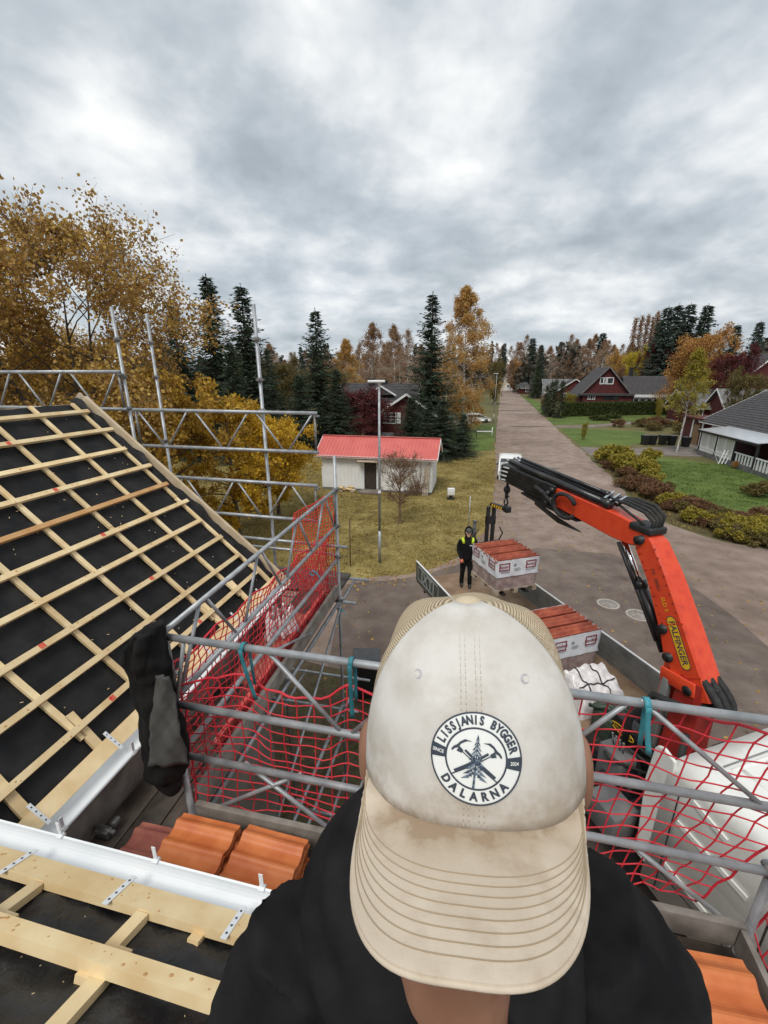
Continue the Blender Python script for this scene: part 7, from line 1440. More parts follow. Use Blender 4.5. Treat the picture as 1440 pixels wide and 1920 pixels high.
# ------------------------------------------------------------------ vegetation
def segs_mesh(segs, n=5):
    """segs: (p0, p1, r0, r1) arrays -> frustum tubes"""
    P0 = np.array([s[0] for s in segs], float); P1 = np.array([s[1] for s in segs], float); R0 = np.array([s[2] for s in segs]); R1 = np.array([s[3] for s in segs])
    D = P1 - P0; D /= np.maximum(np.linalg.norm(D, axis=1, keepdims=True), 1e-9); A = np.where(np.abs(D[:, 2:3]) < 0.9, [[0, 0, 1.]], [[1., 0, 0]])
    X = np.cross(D, A); X /= np.linalg.norm(X, axis=1, keepdims=True); Y = np.cross(D, X); th = np.arange(n) * 2 * np.pi / n; cs, sn_ = np.cos(th), np.sin(th)
    ring = X[:, None, :] * cs[None, :, None] + Y[:, None, :] * sn_[None, :, None]
    V = np.concatenate([P0[:, None] + ring * R0[:, None, None], P1[:, None] + ring * R1[:, None, None]], 1); m = len(segs)
    b = np.arange(m)[:, None] * 2 * n; k = np.arange(n)[None]; k2 = (k + 1) % n
    F = np.stack([b + k, b + k2, b + k2 + n, b + k + n], -1).reshape(-1, 4)
    return V.reshape(-1, 3), F
def leaf_quads(rng, C_, size, flat=0.0, aspect=0.7, hang=0.0, var=0.35):
    n = len(C_); d = rng.normal(size=(n, 3)); d[:, 2] *= (1 - flat); d[:, 2] -= hang; d /= np.linalg.norm(d, axis=1, keepdims=True)
    q = rng.normal(size=(n, 3)); q -= d * np.sum(d * q, 1, keepdims=True); q /= np.linalg.norm(q, axis=1, keepdims=True)
    s = size * (1 + var * rng.uniform(-1, 1, (n, 1)))
    a = C_ - d * s * 0.5; b = C_ + q * s * aspect * 0.5; c = C_ + d * s * 0.5; e_ = C_ - q * s * aspect * 0.5
    V = np.stack([a, b, c, e_], 1).reshape(-1, 3); F = np.arange(4 * n).reshape(-1, 4); return V, F
def rv(rng): v = rng.normal(size=3); return v / np.linalg.norm(v)
def gen_tree(seed, Ht, R, base=0.2, shape='oval', n1=30, n2=6, n3=5, leaves=22000, lsize=0.12, trunk_r=0.18, droop=0.0, up=0.45, hang=0.2, spread=0.10, twig_r=0.006, bare_top=0.0, stems=1, lseg=3):
    rng = np.random.default_rng(seed); segs = []; tips = []; tw = []
    def env(h):     # crown radius at relative crown height 0..1
        if shape == 'oval': return max(0.05, math.sin(math.pi * min(1, (h * 0.86 + 0.12))) ** 0.6)
        if shape == 'round': return max(0.08, math.sqrt(max(0, 1 - (2 * h - 1) ** 2)))
        if shape == 'cone': return max(0.05, (1 - h) ** 0.75)
        if shape == 'birch': return max(0.06, min(1, (1.02 - h) * 1.5) ** 0.8 * min(1, 0.45 + h * 1.6))
        if shape == 'poplar': return max(0.05, min(1, (1 - h) * 2.2) * min(1, 0.5 + h * 2))
        if shape == 'vase': return 0.35 + 0.65 * math.sin(math.pi * min(1, h * 0.75 + 0.1))
        return 1
    for st in range(stems):
        lean = rng.normal(size=2) * (0.05 if stems == 1 else 0.28); p = np.array([0, 0, 0.0]) + (np.r_[rng.normal(size=2) * 0.12, 0] if stems > 1 else 0)
        K = 9; tr_ = [p]
        for k in range(1, K + 1):
            z = Ht * 0.97 * k / K; tr_.append(np.array([lean[0] * z * 0.5 + 0.03 * Ht * 0.3 * rng.normal() * (k > 1) * 0.4, lean[1] * z * 0.5 + 0.03 * Ht * 0.3 * rng.normal() * (k > 1) * 0.4, z]))
        r_ = trunk_r / (stems ** 0.4)
        for k in range(K): segs.append((tr_[k], tr_[k + 1], max(twig_r, r_ * (1 - k / K) ** 0.9 * (1.35 if k == 0 else 1)), max(twig_r, r_ * (1 - (k + 1) / K) ** 0.9)))
        nb = n1 // stems
        for i in range(nb):
            h = (i + rng.uniform(0, 1)) / nb; z = Ht * (base + (0.96 - base) * h ** 0.9); f = z / (Ht * 0.97) * K; k = min(K - 1, int(f)); p0 = tr_[k] + (tr_[k + 1] - tr_[k]) * (f - k)
            az = i * 2.4 + rng.uniform(-0.5, 0.5); L = R * env(h) * rng.uniform(0.75, 1.15); el = up * (0.6 + 0.8 * h) + rng.uniform(-0.15, 0.15)
            dr = np.array([math.cos(az) * math.cos(el), math.sin(az) * math.cos(el), math.sin(el)]); pts = [p0]; m = 4
            for q in range(m): dr = dr + np.array([0, 0, -droop * 0.25]) + rng.normal(size=3) * 0.12; dr /= np.linalg.norm(dr); pts.append(pts[-1] + dr * L / m)
            rb = max(twig_r * 1.6, r_ * 0.38 * (1 - h * 0.75))
            for q in range(m): segs.append((pts[q], pts[q + 1], max(twig_r, rb * (1 - q / m)), max(twig_r, rb * (1 - (q + 1) / m))))
            for j in range(n2):
                t = rng.uniform(0.3, 1.0); q = min(m - 1, int(t * m)); b0_ = pts[q] + (pts[q + 1] - pts[q]) * (t * m - q); d2 = dr * 0.6 + rv(rng) * 0.75 + np.array([0, 0, up * 0.5 - droop * 0.5]); d2 /= np.linalg.norm(d2); l2 = L * rng.uniform(0.22, 0.42)
                b1 = b0_ + d2 * l2 * 0.5; d2 = d2 + np.array([0, 0, -droop * 0.6]) + rng.normal(size=3) * 0.15; d2 /= np.linalg.norm(d2); b2 = b1 + d2 * l2 * 0.5
                segs.append((b0_, b1, max(twig_r, rb * 0.3), max(twig_r * 0.9, rb * 0.2))); segs.append((b1, b2, max(twig_r * 0.9, rb * 0.2), twig_r * 0.7))
                for w_ in range(n3):
                    c0 = b0_ + (b2 - b0_) * rng.uniform(0.3, 1.0); d3 = d2 * 0.5 + rv(rng) * 0.7 + np.array([0, 0, up * 0.4 - droop * 1.4]); d3 /= np.linalg.norm(d3); c1 = c0 + d3 * l2 * rng.uniform(0.3, 0.7)
                    segs.append((c0, c1, twig_r * 0.8, twig_r * 0.4)); tw.append((c0, c1, h))
    tw_w = np.array([1.0 if t[2] < 1 - bare_top else 0.35 for t in tw]); tw_w /= tw_w.sum()
    crown = None
    if leaves:
        idx = rng.choice(len(tw), leaves, p=tw_w); A = np.array([t[0] for t in tw])[idx]; B = np.array([t[1] for t in tw])[idx]; f = rng.uniform(0.1, 1.1, (leaves, 1)); Cc = A + (B - A) * f + rng.normal(size=(leaves, 3)) * spread
        Cc[:, 2] -= droop * rng.exponential(0.25, leaves)
        Cc[:, 2] = np.maximum(Cc[:, 2], 0.05); crown = leaf_quads(rng, Cc, lsize, 0.2, 0.75, hang)
    return segs_mesh(segs, 5), crown
def gen_spruce(seed, Ht, R, dens=1.0, quad=0.34, base=0.03, tight=1.0):
    rng = np.random.default_rng(seed); segs = [((0, 0, 0), (0, 0, Ht * 0.5), Ht * 0.014, Ht * 0.009), ((0, 0, Ht * 0.5), (0, 0, Ht), Ht * 0.009, 0.01)]; Cs = []; Ds = []; Ss = []
    nl = int(Ht / 0.32)
    for i in range(nl):
        h = i / nl; z = Ht * (base + (0.985 - base) * h); L0 = R * (1 - h) ** 0.80 * (0.93 + 0.12 * math.sin(i * 1.7)) + 0.12; nb = max(4, int(11 * dens * (0.55 + 0.45 * (1 - h))))
        for j in range(nb):
            az = rng.uniform(0, 2 * math.pi); L = L0 * rng.uniform(0.5, 1.2); el = -0.30 + 0.55 * h + rng.uniform(-0.1, 0.1); o = np.array([math.cos(az), math.sin(az), 0]); p0 = np.array([0, 0, z + rng.uniform(-.15, .15)])
            end = p0 + o * L + np.array([0, 0, L * math.tan(el)]); segs.append((p0, end, 0.018 + 0.008 * L, 0.005)); m = max(3, int(L / 0.22))
            for q in range(m):
                t = (q + rng.uniform(0.2, 1)) / m; sag = -0.10 * L * math.sin(math.pi * t * 0.9) + 0.10 * L * t * t; c = p0 + (end - p0) * t + np.array([0, 0, sag])
                side = np.array([-o[1], o[0], 0])
                for s in (-1, 1):
                    dd = o * rng.uniform(0.35, 0.9) + side * s * rng.uniform(0.4, 1.0) + np.array([0, 0, rng.uniform(-0.85, -0.05)]); dd /= np.linalg.norm(dd); sz = quad * rng.uniform(0.6, 1.25) * (0.55 + 0.6 * (1 - t)) * tight
                    Cs.append(c + dd * sz * 0.45); Ds.append(dd); Ss.append(sz)
                if q == m - 1: dd = o + np.array([0, 0, rng.uniform(-0.2, 0.3)]); dd /= np.linalg.norm(dd); Cs.append(c + dd * 0.1); Ds.append(dd); Ss.append(quad * 0.8)
    for q in range(10): Cs.append(np.array([0, 0, Ht * (0.96 + 0.004 * q)])); d_ = rv(rng); d_[2] = abs(d_[2]) + 0.6; Ds.append(d_ / np.linalg.norm(d_)); Ss.append(0.22)
    Cs = np.array(Cs); Ds = np.array(Ds); Ss = np.array(Ss)[:, None]; q = rng.normal(size=Cs.shape); q -= Ds * np.sum(Ds * q, 1, keepdims=True); q /= np.linalg.norm(q, axis=1, keepdims=True)
    V = np.stack([Cs - Ds * Ss * 0.5 , Cs + q * Ss * 0.17, Cs + Ds * Ss * 0.6, Cs - q * Ss * 0.17], 1).reshape(-1, 3)
    return segs_mesh(segs, 5), (V, np.arange(len(V)).reshape(-1, 4))
def gen_shrub(seed, rx, ry, h, n=2500, lsize=0.09, lumps=14, stems=16, fill=0.5, flat=0.2):
    rng = np.random.default_rng(seed); segs = []; cl = []
    for k in range(lumps): a = rng.uniform(0, 2 * math.pi); r = math.sqrt(rng.uniform(0, 1)) * 0.75; z = h * rng.uniform(0.35, 0.8) * (1.15 - 0.5 * r); cl.append((rx * r * math.cos(a), ry * r * math.sin(a), z, rng.uniform(0.22, 0.42)))
    for k in range(stems): c = cl[k % lumps]; e = np.array([c[0] * 1.15, c[1] * 1.15, c[2] * 1.25]); m = e * 0.5 + rng.normal(size=3) * 0.06; m[2] = abs(m[2]); segs.append(((c[0] * 0.2, c[1] * 0.2, 0), m, 0.018, 0.012)); segs.append((m, e, 0.012, 0.004))
    pick = rng.integers(0, lumps, n); c = np.array([q[:3] for q in cl])[pick]; r = np.array([q[3] for q in cl])[pick][:, None]; d_ = rng.normal(size=(n, 3)); d_ /= np.linalg.norm(d_, axis=1, keepdims=True)
    Cc = c + d_ * r * np.array([rx, ry, h * 0.75]) * rng.uniform(fill, 1.0, (n, 1)); Cc[:, 2] = np.abs(Cc[:, 2]) + 0.02
    return segs_mesh(segs, 4), leaf_quads(rng, Cc, lsize, flat, 0.7, 0.1)
def mk(geo, leafm_, barkm):
    (tv, tf), cr_ = geo; t = fastmesh('trunk', tv, tf, True); t.materials.append(M[barkm]); c = None
    if cr_ is not None: c = fastmesh('crown', cr_[0], cr_[1]); c.materials.append(M[leafm_])
    return t, c
def plant(name, label, cat, xy, ms, s=1.0, rz=0.0, group=None, sz=None, parts=('trunk', 'crown'), leaf=None, z=0.0):
    o = bpy.data.objects.new(name, None); C.objects.link(o); o.empty_display_size = 0.2; o.location = (xy[0], xy[1], z); o.rotation_euler = (0, 0, rz); o.scale = (s, s, sz or s); tag(o, label, cat, group, 'thing')
    for nm, me in zip(parts, ms):
        if me is None: continue
        c = bpy.data.objects.new(nm, me); C.objects.link(c); c.parent = o
        if leaf and nm == parts[1]: c.material_slots[0].link = 'OBJECT'; c.material_slots[0].material = M[leaf]
    return o
# --- left: the big maples
mk1 = mk(gen_tree(21, 11.6, 4.6, 0.14, 'oval', 54, 8, 6, 60000, 0.115, 0.22, 0.0, 0.62, 0.35, 0.16, 0.008, 0.30, 3), 'maple_brown', 'bark')
plant('maple_tree', 'tall maple with brown thinning leaves at the left edge', 'tree', (-11.0, 15.6), mk1, 1.02, 2.3)
mk2 = mk(gen_tree(22, 7.4, 3.0, 0.14, 'oval', 30, 6, 5, 22000, 0.13, 0.16, 0.0, 0.35, 0.5, 0.085, 0.006), 'maple_leaf', 'bark')
plant('maple_tree', 'golden-brown maple behind the two thin scaffold uprights', 'tree', (-8.6, 16.2), mk2, 1.0, 1.0)
mk3 = mk(gen_tree(23, 6.2, 2.8, 0.10, 'oval', 28, 6, 5, 20000, 0.13, 0.14, 0.0, 0.3, 0.6, 0.085, 0.006), 'maple_yellow', 'bark')
plant('maple_tree', 'bright yellow maple right of the gable behind the tall upright', 'tree', (-6.9, 19.0), mk3, 1.0, 2.1)
mk4 = mk(gen_tree(24, 4.9, 2.0, 0.18, 'round', 34, 7, 6, 22000, 0.11, 0.10, 0.0, 0.3, 0.6, 0.12, 0.005), 'maple_yellow', 'bark')
p = gz(530, 968); plant('maple_tree', 'small golden maple on the lawn just left of the shed', 'tree', (p.x - 0.3, p.y + 0.4), mk4, 1.0, 0.4)
plant('maple_tree', 'second brown maple filling the left edge behind the lattice rail', 'tree', (-17.0, 22.5), mk1, 0.78, 2.6, leaf='maple_leaf')
plant('maple_tree', 'low golden maple between the battened roof and the yellow maple', 'tree', (-9.8, 13.6), mk3, 0.85, 4.0, leaf='maple_leaf')
# --- spruces
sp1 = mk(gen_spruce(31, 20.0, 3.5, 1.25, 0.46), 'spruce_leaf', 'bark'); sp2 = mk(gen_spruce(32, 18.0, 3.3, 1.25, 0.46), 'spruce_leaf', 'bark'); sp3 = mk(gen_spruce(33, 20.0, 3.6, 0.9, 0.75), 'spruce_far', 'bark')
def at_top(px, ytop, Y): return gy(px, ytop, Y)
def spruce(px, ytop, Y, me, h0, label, rz, wide=1.0):
    wide *= 1.65 if Y < 60 and ytop < 620 else 1.35
    q = at_top(px, ytop, Y); s = q.z / h0; return plant('spruce_tree', label, 'tree', (q.x, q.y), me, s * wide, rz, sz=s)
sp4 = mk(gen_spruce(34, 20.0, 4.2, 1.0, 0.5), 'spruce_leaf', 'bark'); sp5 = mk(gen_spruce(35, 18.0, 3.0, 1.4, 0.42, 0.08), 'spruce_leaf', 'bark')
spruce(385, 512, 44, sp5, 18, 'tall dark spruce just right of the big maple', 0.2); spruce(450, 530, 47, sp2, 18, 'tall dark spruce behind the tallest scaffold upright', 1.2); spruce(320, 560, 40, sp2, 18, 'dark spruce partly hidden behind the maple leaves', 2.9)
spruce(590, 576, 46, sp4, 20, 'lone slender spruce left of the maroon house', 3.3, 0.9); spruce(630, 690, 44, sp1, 20, 'short dark spruce at the foot of the lone spruce', 0.9, 1.5); spruce(560, 700, 42, sp2, 18, 'short dark spruce between the maple and the lone spruce', 1.9, 1.6)
spruce(812, 545, 52, sp1, 20, 'tall spruce right of the maroon house', 2.2, 0.95); spruce(832, 748, 40, sp4, 20, 'low spreading spruce behind the right end of the shed', 0.4, 2.3); spruce(790, 735, 44, sp1, 20, 'dark young spruce in front of the maroon gable', 1.4, 1.3); spruce(870, 775, 42, sp2, 18, 'small dark spruce at the end of the dark thicket by the shed', 2.4, 2.2)
spruce(772, 742, 42, sp2, 18, 'dark bushy spruce hiding the right half of the maroon gable', 3.4, 1.9); spruce(805, 752, 41, sp1, 20, 'low dark spruce between the shed ridge and the tall spruce', 0.7, 2.0); spruce(430, 640, 38, sp2, 18, 'dark spruce low behind the yellow leaves', 4.4, 1.2); spruce(500, 650, 55, sp1, 20, 'dark spruce in the gap left of the lone spruce', 5.0, 1.1)
# --- birches
bi1 = mk(gen_tree(41, 20, 5.2, 0.06, 'birch', 64, 7, 6, 46000, 0.17, 0.17, 0.9, 0.75, 0.9, 0.20, 0.010), 'birch_leaf', 'birch_bark')
bi2 = mk(gen_tree(42, 18, 3.8, 0.22, 'birch', 40, 6, 5, 12000, 0.19, 0.14, 0.7, 0.85, 0.9, 0.22, 0.012), 'birch_pale', 'birch_bark')
bi3 = mk(gen_tree(43, 18, 3.2, 0.30, 'birch', 34, 6, 5, 3500, 0.16, 0.12, 0.5, 0.95, 0.9, 0.22, 0.014), 'birch_pale', 'birch_bark')
q = at_top(882, 530, 60); plant('birch_tree', 'large orange birch beside the road', 'tree', (q.x, q.y), bi1, q.z / 20, 0.7)
for px, yt, Y, me, lb in ((648, 632, 72, bi1, 'rounded orange birch behind the maroon house, nearest the lone spruce'), (695, 602, 78, bi2, 'tall pale birch behind the maroon house chimney'), (742, 606, 84, bi2, 'pale thinning birch left of the tall spruce'), (768, 612, 76, bi3, 'nearly bare birch touching the tall spruce'), (720, 640, 90, bi3, 'bare birch between the two pale birches'), (672, 640, 92, bi3, 'bare birch behind the rounded orange birch')):
    q = at_top(px, yt, Y); plant('birch_tree', lb, 'tree', (q.x, q.y), me, q.z / (20 if me is bi1 else 18), px * 0.1, 'birches behind the maroon house')
# --- round pollard by the lamp, red bush
ba = mk(gen_tree(51, 2.9, 1.35, 0.30, 'round', 40, 10, 7, 1500, 0.05, 0.085, 0.0, 0.75, 0.2, 0.06, 0.0055), 'brown_leaf', 'twig')
p = gz(750, 982); plant('pollard_tree', 'small bare round-crowned tree on the lawn before the shed', 'tree', (p.x, p.y), ba, 1.05, 0.4)
br_ = mk(gen_shrub(52, 1.5, 1.2, 2.3, 1600, 0.05, 18, 60, 0.5), 'olive_leaf', 'twig'); p = gz(783, 928); plant('shrub', 'brownish twiggy bush at the right end of the shed front', 'shrub', (p.x, p.y - 0.2), br_, 0.85, parts=('stems', 'foliage'))
rb_ = mk(gen_tree(53, 5.6, 3.2, 0.08, 'round', 40, 7, 6, 16000, 0.17, 0.12, 0.1, 0.5, 0.3, 0.2, 0.008, 0, 3), 'red_leaf', 'bark'); q = at_top(668, 742, 49); plant('red_tree', 'dark red ornamental tree in front of the maroon house', 'tree', (q.x, q.y), rb_, q.z / 5.6 * 1.25, sz=q.z / 5.6 * 0.95)
# --- the right-hand side
th_ = mk(gen_spruce(61, 6.0, 1.05, 1.6, 0.30, 0.0, 0.9), 'thuja_leaf', 'bark')
for k, (px, yt, Y) in enumerate(((1036, 712, 84), (1044, 708, 82), (1057, 710, 80), (1028, 720, 88))):
    q = at_top(px, yt, Y); plant('thuja', ('dark columnar thuja, second from the left by the road', 'tallest dark columnar thuja of the clump by the road', 'dark columnar thuja touching the hedge end', 'leftmost small columnar thuja by the road')[k], 'conifer', (q.x, q.y), th_, q.z / 6 * 1.15, k, 'columnar thujas at the hedge', q.z / 6)
q = at_top(1011, 680, 150); plant('conifer', 'large dark cone-shaped conifer beside the white flagpole', 'conifer', (q.x, q.y), th_, q.z / 6 * 1.3, 0.3, sz=q.z / 6)
hd = thing('hedge', 'long clipped green hedge in front of the gabled house', 'hedge', (0, 0, 0))
a, b_ = gz(1055, 781), gz(1268, 776); rng = np.random.default_rng(7); n = 26000; f = rng.uniform(0, 1, n); side = rng.uniform(0, 1, n); dirh = np.array([b_.x - a.x, b_.y - a.y]); Lh = np.linalg.norm(dirh); dirh /= Lh; nh = np.array([-dirh[1], dirh[0]])
Wd, Hh = 1.3, 2.45; z = np.where(side < 0.6, rng.uniform(0.02, 1, n) * Hh, Hh); off = np.where(side < 0.6, -Wd / 2, rng.uniform(-1, 1, n) * Wd / 2)
Cc = np.stack([a.x + dirh[0] * f * Lh + nh[0] * off, a.y + dirh[1] * f * Lh + nh[1] * off, z], 1) + rng.normal(size=(n, 3)) * 0.07; Vq, Fq = leaf_quads(rng, Cc, 0.22, 0, 0.8); me = fastmesh('foliage', Vq, Fq); link('foliage', me, hd, M['hedge_leaf'])
mb = MB(); mb.beam((a.x, a.y, Hh / 2 - 0.05), (b_.x, b_.y, Hh / 2 - 0.05), Wd - 0.1, Hh - 0.1); mb.build('core', M['hedge_leaf'], hd)
sh1 = mk(gen_shrub(71, 1.6, 1.3, 1.5, 3200, 0.16, 18), 'bush_yellow', 'twig'); sh2 = mk(gen_shrub(72, 1.4, 1.2, 1.2, 2200, 0.15, 14), 'brown_leaf', 'twig'); sh3 = mk(gen_shrub(73, 1.3, 1.1, 1.1, 2400, 0.13, 14), 'olive_leaf', 'twig')
row = [(1150, 868, sh1, 1.15, 'yellow-green shrub at the far end of the roadside row'), (1170, 886, sh1, 1.15, 'large yellow-green shrub next to the far end of the roadside row'), (1192, 890, sh1, 1.05, 'yellow-green shrub in the middle of the roadside row'), (1215, 868, sh1, 0.9, 'low yellow-green shrub on the lawn side of the roadside row'), (1178, 915, sh2, 0.75, 'brown shrub at the road side of the yellow shrubs'), (1205, 922, sh2, 0.9, 'brown twiggy shrub halfway down the bank'), (1228, 938, sh2, 0.95, 'brown shrub with sparse leaves lower on the bank'), (1262, 950, sh1, 0.62, 'small yellow shrub below the lawn corner'), (1290, 960, sh2, 0.75, 'brown shrub right of the small yellow shrub'), (1318, 985, sh1, 0.5, 'bright yellow shrub low on the bank by the road bend'), (1348, 985, sh3, 0.6, 'olive shrub on the bank right of the bright yellow one'), (1385, 990, sh2, 0.7, 'rusty brown shrub on the bank near the right edge'), (1425, 985, sh2, 0.8, 'rusty shrub on the bank touching the right edge'), (1420, 930, sh3, 0.9, 'grey-green bush at the right edge above the bank'), (1250, 918, sh3, 0.5, 'low olive plant at the lawn edge'), (1430, 870, sh2, 0.9, 'brown bush in front of the porch rail'), (1345, 852, sh2, 0.75, 'brown feathery bush beside the porch corner'), (1385, 878, sh1, 0.45, 'orange-leaved low shrub under the porch rail')]
for k, (px, py, me, s, lb) in enumerate(row):
    p = gz(px, py); plant('shrub', lb, 'shrub', (p.x, p.y), me, s, k * 1.3, 'shrubs along the bank', parts=('stems', 'foliage'), leaf='orange_leaf' if k == 17 else None)
rw = random.Random(9)
for k in range(75):
    px = rw.uniform(1125, 1440); f = (px - 1130) / 270; py = 858 + 150 * min(1, max(0, f) * 1.1) ** 0.8 + rw.uniform(-14, 22); p = gz(px, py)
    if p.x < 15.2 + 0: continue
    nm_ = ('brown', 'olive', 'brown', 'olive', 'yellow')[k % 5]; plant('shrub', f'low {nm_} scrub plant on the roadside bank', 'shrub', (p.x + 0.5, p.y), (sh2, sh3, sh2, sh3, sh1)[k % 5], rw.uniform(0.35, 0.75), k, f'low {nm_} scrub along the bank', parts=('stems', 'foliage'))
for k in range(16):
    px = rw.uniform(1150, 1310); py = rw.uniform(795, 815); p = gz(px, py); plant('shrub', 'rusty autumn shrub in the wild garden behind the bins', 'shrub', (p.x, p.y), (sh2, sh2, sh3)[k % 3], rw.uniform(0.8, 1.5), k, 'wild garden shrubs', parts=('stems', 'foliage'), leaf='orange_leaf' if k % 5 == 0 else None)
fp = mk(gen_shrub(74, 2.6, 1.4, 1.0, 3000, 0.2, 16), 'hedge_leaf', 'twig'); p = gz(1130, 788); plant('shrub', 'low spreading green juniper in front of the hedge', 'shrub', (p.x, p.y), fp, 1.2, parts=('stems', 'foliage'))
yt = mk(gen_tree(62, 11.0, 2.1, 0.36, 'cone', 34, 6, 5, 9000, 0.15, 0.09, 0.0, 0.5, 0.3, 0.16, 0.007), 'bush_yellow', 'birch_bark'); q = at_top(1322, 650, 43); plant('young_tree', 'thin yellow-leaved young tree beside the garage', 'tree', (q.x - 0.6, q.y), yt, q.z / 11, 0.5)
ot = mk(gen_tree(63, 12, 6.0, 0.08, 'round', 44, 7, 6, 22000, 0.28, 0.25, 0.1, 0.5, 0.3, 0.3, 0.012), 'orange_leaf', 'bark')
for px, yt_, Y, s, lf, lb, wd in ((1320, 612, 82, 1, 'orange_leaf', 'broad orange tree behind the thin yellow tree', 1.15), (1385, 650, 74, 1, 'red_leaf', 'wine-red tree right of the broad orange tree', 0.95), (1245, 645, 120, 1, 'red_leaf', 'dark red round tree below the dark spruces', 1.0), (1198, 650, 130, 1, 'lemon_leaf', 'bright lemon-yellow tree behind the gabled house', 0.75), (1161, 655, 138, 1, 'birch_leaf', 'smaller golden tree left of the lemon-yellow tree', 0.6), (1150, 690, 118, 1, 'brown_leaf', 'brown domed tree behind the house chimney', 1.2), (967, 672, 215, 1, 'orange_leaf', 'round orange tree at the far end of the street', 0.8), (1410, 690, 58, 1, 'olive_leaf', 'olive-brown tree above the porch house roof', 0.9), (932, 668, 120, 1, 'olive_leaf', 'dull green tree leaning over the far left of the street', 0.6), (1290, 735, 66, 1, 'brown_leaf', 'brown bushy tree beside the garage', 0.8), (1072, 735, 92, 1, 'bush_yellow', 'yellow-green bush between the thujas and the gable', 0.9), (1098, 790, 52, 1, 'bush_yellow', 'small yellow-green sapling on the lawn by the road', 0.55), (1240, 745, 78, 1, 'bush_yellow', 'yellow sapling in front of the hedge', 0.5), (1003, 722, 170, 1, 'olive_leaf', 'low olive bush by the far verge', 1.1), (1025, 738, 100, 1, 'brown_leaf', 'rusty bush left of the thujas', 1.0)):
    q = at_top(px, yt_, Y); s_ = max(0.12, q.z / 12); plant('garden_tree', lb, 'tree', (q.x, q.y), ot, s_ * wd * 0.62, px * 0.37, 'autumn garden trees', s_ * 0.84, leaf=lf)
po = mk(gen_tree(64, 22, 2.0, 0.06, 'poplar', 90, 4, 4, 2600, 0.30, 0.18, 0.0, 1.15, 0.2, 0.35, 0.014), 'birch_pale', 'bark')
for k, (px, yt_) in enumerate(((1196, 590), (1206, 588), (1216, 586), (1226, 588), (1237, 578))): q = at_top(px, yt_, 170); plant('poplar', ('leftmost slim poplar of the row left of the dark spruces', 'second slim poplar from the left of the row', 'middle slim poplar of the row', 'fourth slim poplar from the left of the row', 'slim poplar nearest the dark spruces')[k], 'tree', (q.x, q.y), po, q.z / 22 * 0.9, k, 'row of slim poplars', q.z / 22)
for k, (px, yt_, Y) in enumerate(((1255, 572, 118), (1275, 568, 122), (1297, 566, 118), (1330, 568, 114), (1240, 600, 130), (1385, 606, 110), (1428, 600, 120), (1355, 640, 100))):
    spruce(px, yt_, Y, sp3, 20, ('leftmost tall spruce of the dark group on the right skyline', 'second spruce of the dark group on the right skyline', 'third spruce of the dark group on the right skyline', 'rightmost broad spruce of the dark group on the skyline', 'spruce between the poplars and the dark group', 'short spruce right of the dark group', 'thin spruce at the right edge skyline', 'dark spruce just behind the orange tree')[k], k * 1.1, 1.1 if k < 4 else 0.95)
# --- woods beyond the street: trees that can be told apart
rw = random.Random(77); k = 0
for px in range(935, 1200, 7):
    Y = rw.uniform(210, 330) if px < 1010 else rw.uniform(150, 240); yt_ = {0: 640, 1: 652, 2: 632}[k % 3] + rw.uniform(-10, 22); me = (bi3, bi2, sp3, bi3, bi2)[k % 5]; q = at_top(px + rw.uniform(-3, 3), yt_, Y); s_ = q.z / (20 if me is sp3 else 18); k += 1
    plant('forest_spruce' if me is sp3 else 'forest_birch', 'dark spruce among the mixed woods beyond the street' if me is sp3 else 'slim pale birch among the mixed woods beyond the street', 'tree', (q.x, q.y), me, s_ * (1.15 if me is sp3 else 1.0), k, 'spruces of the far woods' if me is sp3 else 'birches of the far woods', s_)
spruce(1000, 632, 205, sp3, 20, 'tallest pointed spruce beside the flagpole', 0.3, 1.2); spruce(1132, 622, 200, sp3, 20, 'pointed spruce above the woods left of the lemon tree', 0.3, 1.2)
for px in range(500, 860, 9):
    Y = rw.uniform(95, 150); yt_ = 655 + rw.uniform(-14, 20); me = (bi3, sp3, bi2, bi3)[k % 4]; q = at_top(px, yt_, Y); s_ = q.z / (20 if me is sp3 else 18); k += 1
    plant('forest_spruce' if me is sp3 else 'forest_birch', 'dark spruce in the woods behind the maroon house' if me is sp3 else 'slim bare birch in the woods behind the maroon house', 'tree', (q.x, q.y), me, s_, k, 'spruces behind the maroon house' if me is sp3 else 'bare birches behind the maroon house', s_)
for px, yt_, lb in ((520, 690, 'dull olive tree just right of the tallest scaffold upright'), (480, 700, 'dull olive tree behind the tallest scaffold upright'), (545, 715, 'low olive tree at the left foot of the lone spruce'), (610, 700, 'low olive tree at the right foot of the lone spruce')):
    q = at_top(px, yt_, 62); plant('garden_tree', lb, 'tree', (q.x, q.y), ot, q.z / 12 * 0.8, px, 'olive thicket trees', q.z / 12, leaf='olive_leaf')
# --- the far wood that reads as one mass
rng = np.random.default_rng(5); n = 60000
ang = rng.uniform(-0.9, 1.15, n); dist = rng.uniform(190, 420, n); hmax = 15 + 3.5 * np.sin(ang * 37) + 2.5 * np.sin(ang * 83 + 1) + 2 * np.sin(ang * 191)
Cc = np.stack([dist * np.sin(ang), dist * np.cos(ang), np.maximum(0.2, hmax * rng.uniform(0, 1, n) ** 0.7)], 1)
keep = ~((ang > 0.235) & (ang < 0.285) & (dist < 400)); Vq, Fq = leaf_quads(rng, Cc[keep], 2.4, 0, 0.55)
me = fastmesh('far_woods', Vq, Fq); o = link('far_woods', me, None, mat('far_wood', (0.045, 0.043, 0.035), (0.12, 0.095, 0.07), rough=0.9, scale=0.05, island=0.6, lo=0.2, hi=0.8, spec=0.1)); tag(o, 'mixed autumn woods closing the horizon', 'woods', kind='stuff')

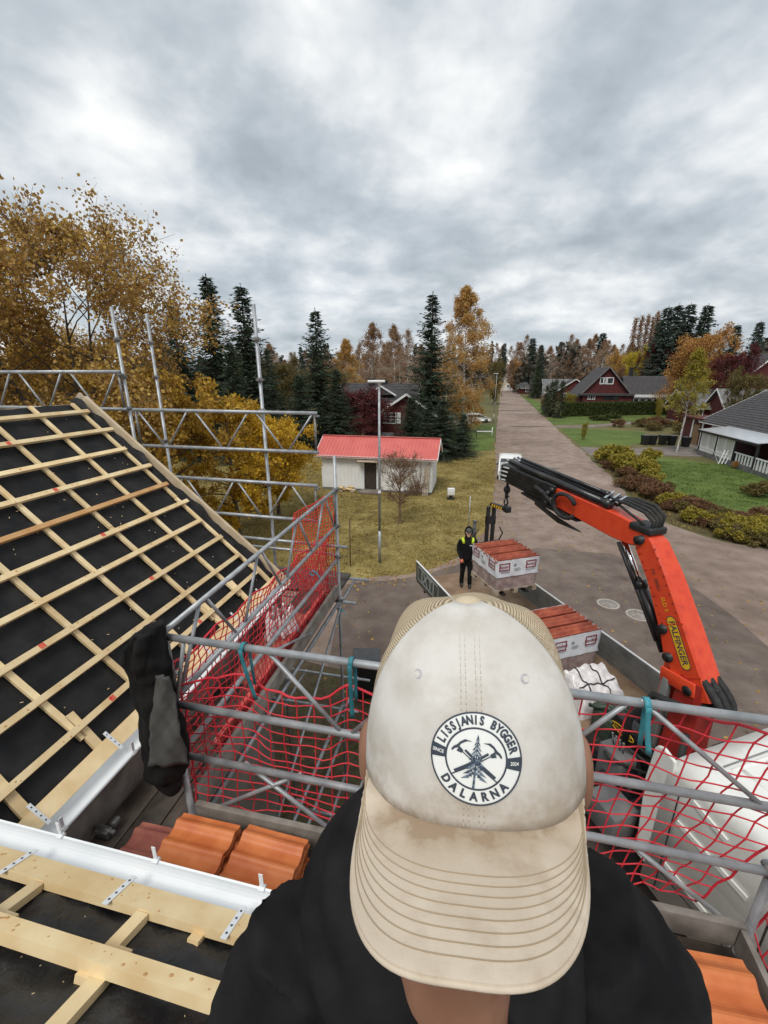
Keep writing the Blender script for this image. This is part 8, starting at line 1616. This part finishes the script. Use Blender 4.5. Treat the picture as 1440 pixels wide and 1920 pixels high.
# ------------------------------------------------------------------ grass and fallen leaves
def in_poly(P, x, y):
    c = np.zeros(len(x), bool); n = len(P)
    for i in range(n):
        x0, y0 = P[i]; x1, y1 = P[(i + 1) % n]; cond = ((y0 > y) != (y1 > y)) & (x < (x1 - x0) * (y - y0) / (y1 - y0 + 1e-12) + x0); c ^= cond
    return c
def grass(name, poly, n, hgt, wid, mname, label, seed, clump=0.35):
    rng = np.random.default_rng(seed); P = np.array(poly); lo_, hi_ = P.min(0), P.max(0); x = rng.uniform(lo_[0], hi_[0], n); y = rng.uniform(lo_[1], hi_[1], n)
    w_ = 0.5 + 0.5 * np.sin(x * 2.1 + 1.3 * np.sin(y * 1.7)) * np.sin(y * 2.6 + 1.1 * np.sin(x * 1.9)); k = in_poly(poly, x, y) & (rng.uniform(0, 1, n) < 0.35 + 0.65 * w_); x, y, w_ = x[k], y[k], w_[k]; m = len(x)
    h = hgt * (0.4 + 0.8 * w_) * rng.uniform(0.5, 1.3, m); a = rng.uniform(0, 2 * np.pi, m); lean = rng.normal(size=(m, 2)) * h[:, None] * 1.1; wv = wid * rng.uniform(0.6, 1.4, m)
    V = np.stack([np.stack([x - np.cos(a) * wv, y - np.sin(a) * wv, np.full(m, 0.004)], 1), np.stack([x + np.cos(a) * wv, y + np.sin(a) * wv, np.full(m, 0.004)], 1), np.stack([x + lean[:, 0], y + lean[:, 1], h], 1)], 1).reshape(-1, 3)
    o = link(name, fastmesh(name, V, np.arange(3 * m).reshape(-1, 3)), None, M[mname]); return tag(o, label, 'grass', kind='stuff')
grass('grass', [(-16, 12.4), (-6, 13.9), (-1.62, 14.66), (0.83, 15.11), (2.9, 16.5), (4.87, 19.73), (6.95, 25.96), (10.5, 39.6), (-2, 44), (-22, 44), (-22, 14)], 220000, 0.085, 0.022, 'grass_dry', 'dry yellow-brown lawn grass in front of the shed', 3)
grass('grass', [gz(1160, 862).xy.to_tuple(), gz(1330, 868).xy.to_tuple(), (44, 36), (44, 18.6), (23.0, 20.8), (19.6, 24.6)], 60000, 0.08, 0.025, 'grass_green', 'green lawn grass in front of the porch house', 4)
grass('grass', [(15.0, 20.6), (16.4, 27.9), (20.2, 41.0), (22.5, 40.5), (19.6, 31), (19.4, 24.5), (23.0, 20.6), (44, 18.5), (44, 14.5), (24, 16.3), (18.3, 17.5)], 50000, 0.16, 0.02, 'grass_dry', 'rough long grass on the roadside bank', 5)
grass('grass', [hp(-3, 2.0), hp(-0.8, 2.0), hp(-0.8, 6.2), hp(-1.0, 8.6), hp(-2.6, 8.9), hp(-4, 8.9)], 9000, 0.09, 0.01, 'grass_green', 'patchy grass below the scaffold', 6)
rng = np.random.default_rng(8); pts = []
for (x0, y0), (x1, y1) in zip(road_l[1:11], road_l[2:12]):
    L = math.hypot(x1 - x0, y1 - y0); n = int(L * 26); f = rng.uniform(0, 1, n); o_ = rng.normal(size=n) * 0.45 - 0.1; nx_, ny_ = -(y1 - y0) / L, (x1 - x0) / L; pts.append(np.stack([x0 + (x1 - x0) * f + nx_ * o_, y0 + (y1 - y0) * f + ny_ * o_, np.full(n, 0.03)], 1))
n = 900; pts.append(np.stack([rng.uniform(-2, 13, n), rng.uniform(6, 30, n), np.full(n, 0.022)], 1)); pts = np.concatenate(pts)
d_ = rng.normal(size=pts.shape); d_[:, 2] *= 0.25; d_ /= np.linalg.norm(d_, axis=1, keepdims=True); q = np.cross(d_, [0, 0, 1.0]); q /= np.linalg.norm(q, axis=1, keepdims=True); s = rng.uniform(0.03, 0.075, (len(pts), 1))
V = np.stack([pts - d_ * s, pts + q * s * 0.7, pts + d_ * s, pts - q * s * 0.7], 1).reshape(-1, 3); o = link('fallen_leaves', fastmesh('fallen_leaves', V, np.arange(len(V)).reshape(-1, 4)), None, M['maple_brown']); tag(o, 'fallen brown leaves along the edge of the lawn', 'fallen leaves', kind='stuff')
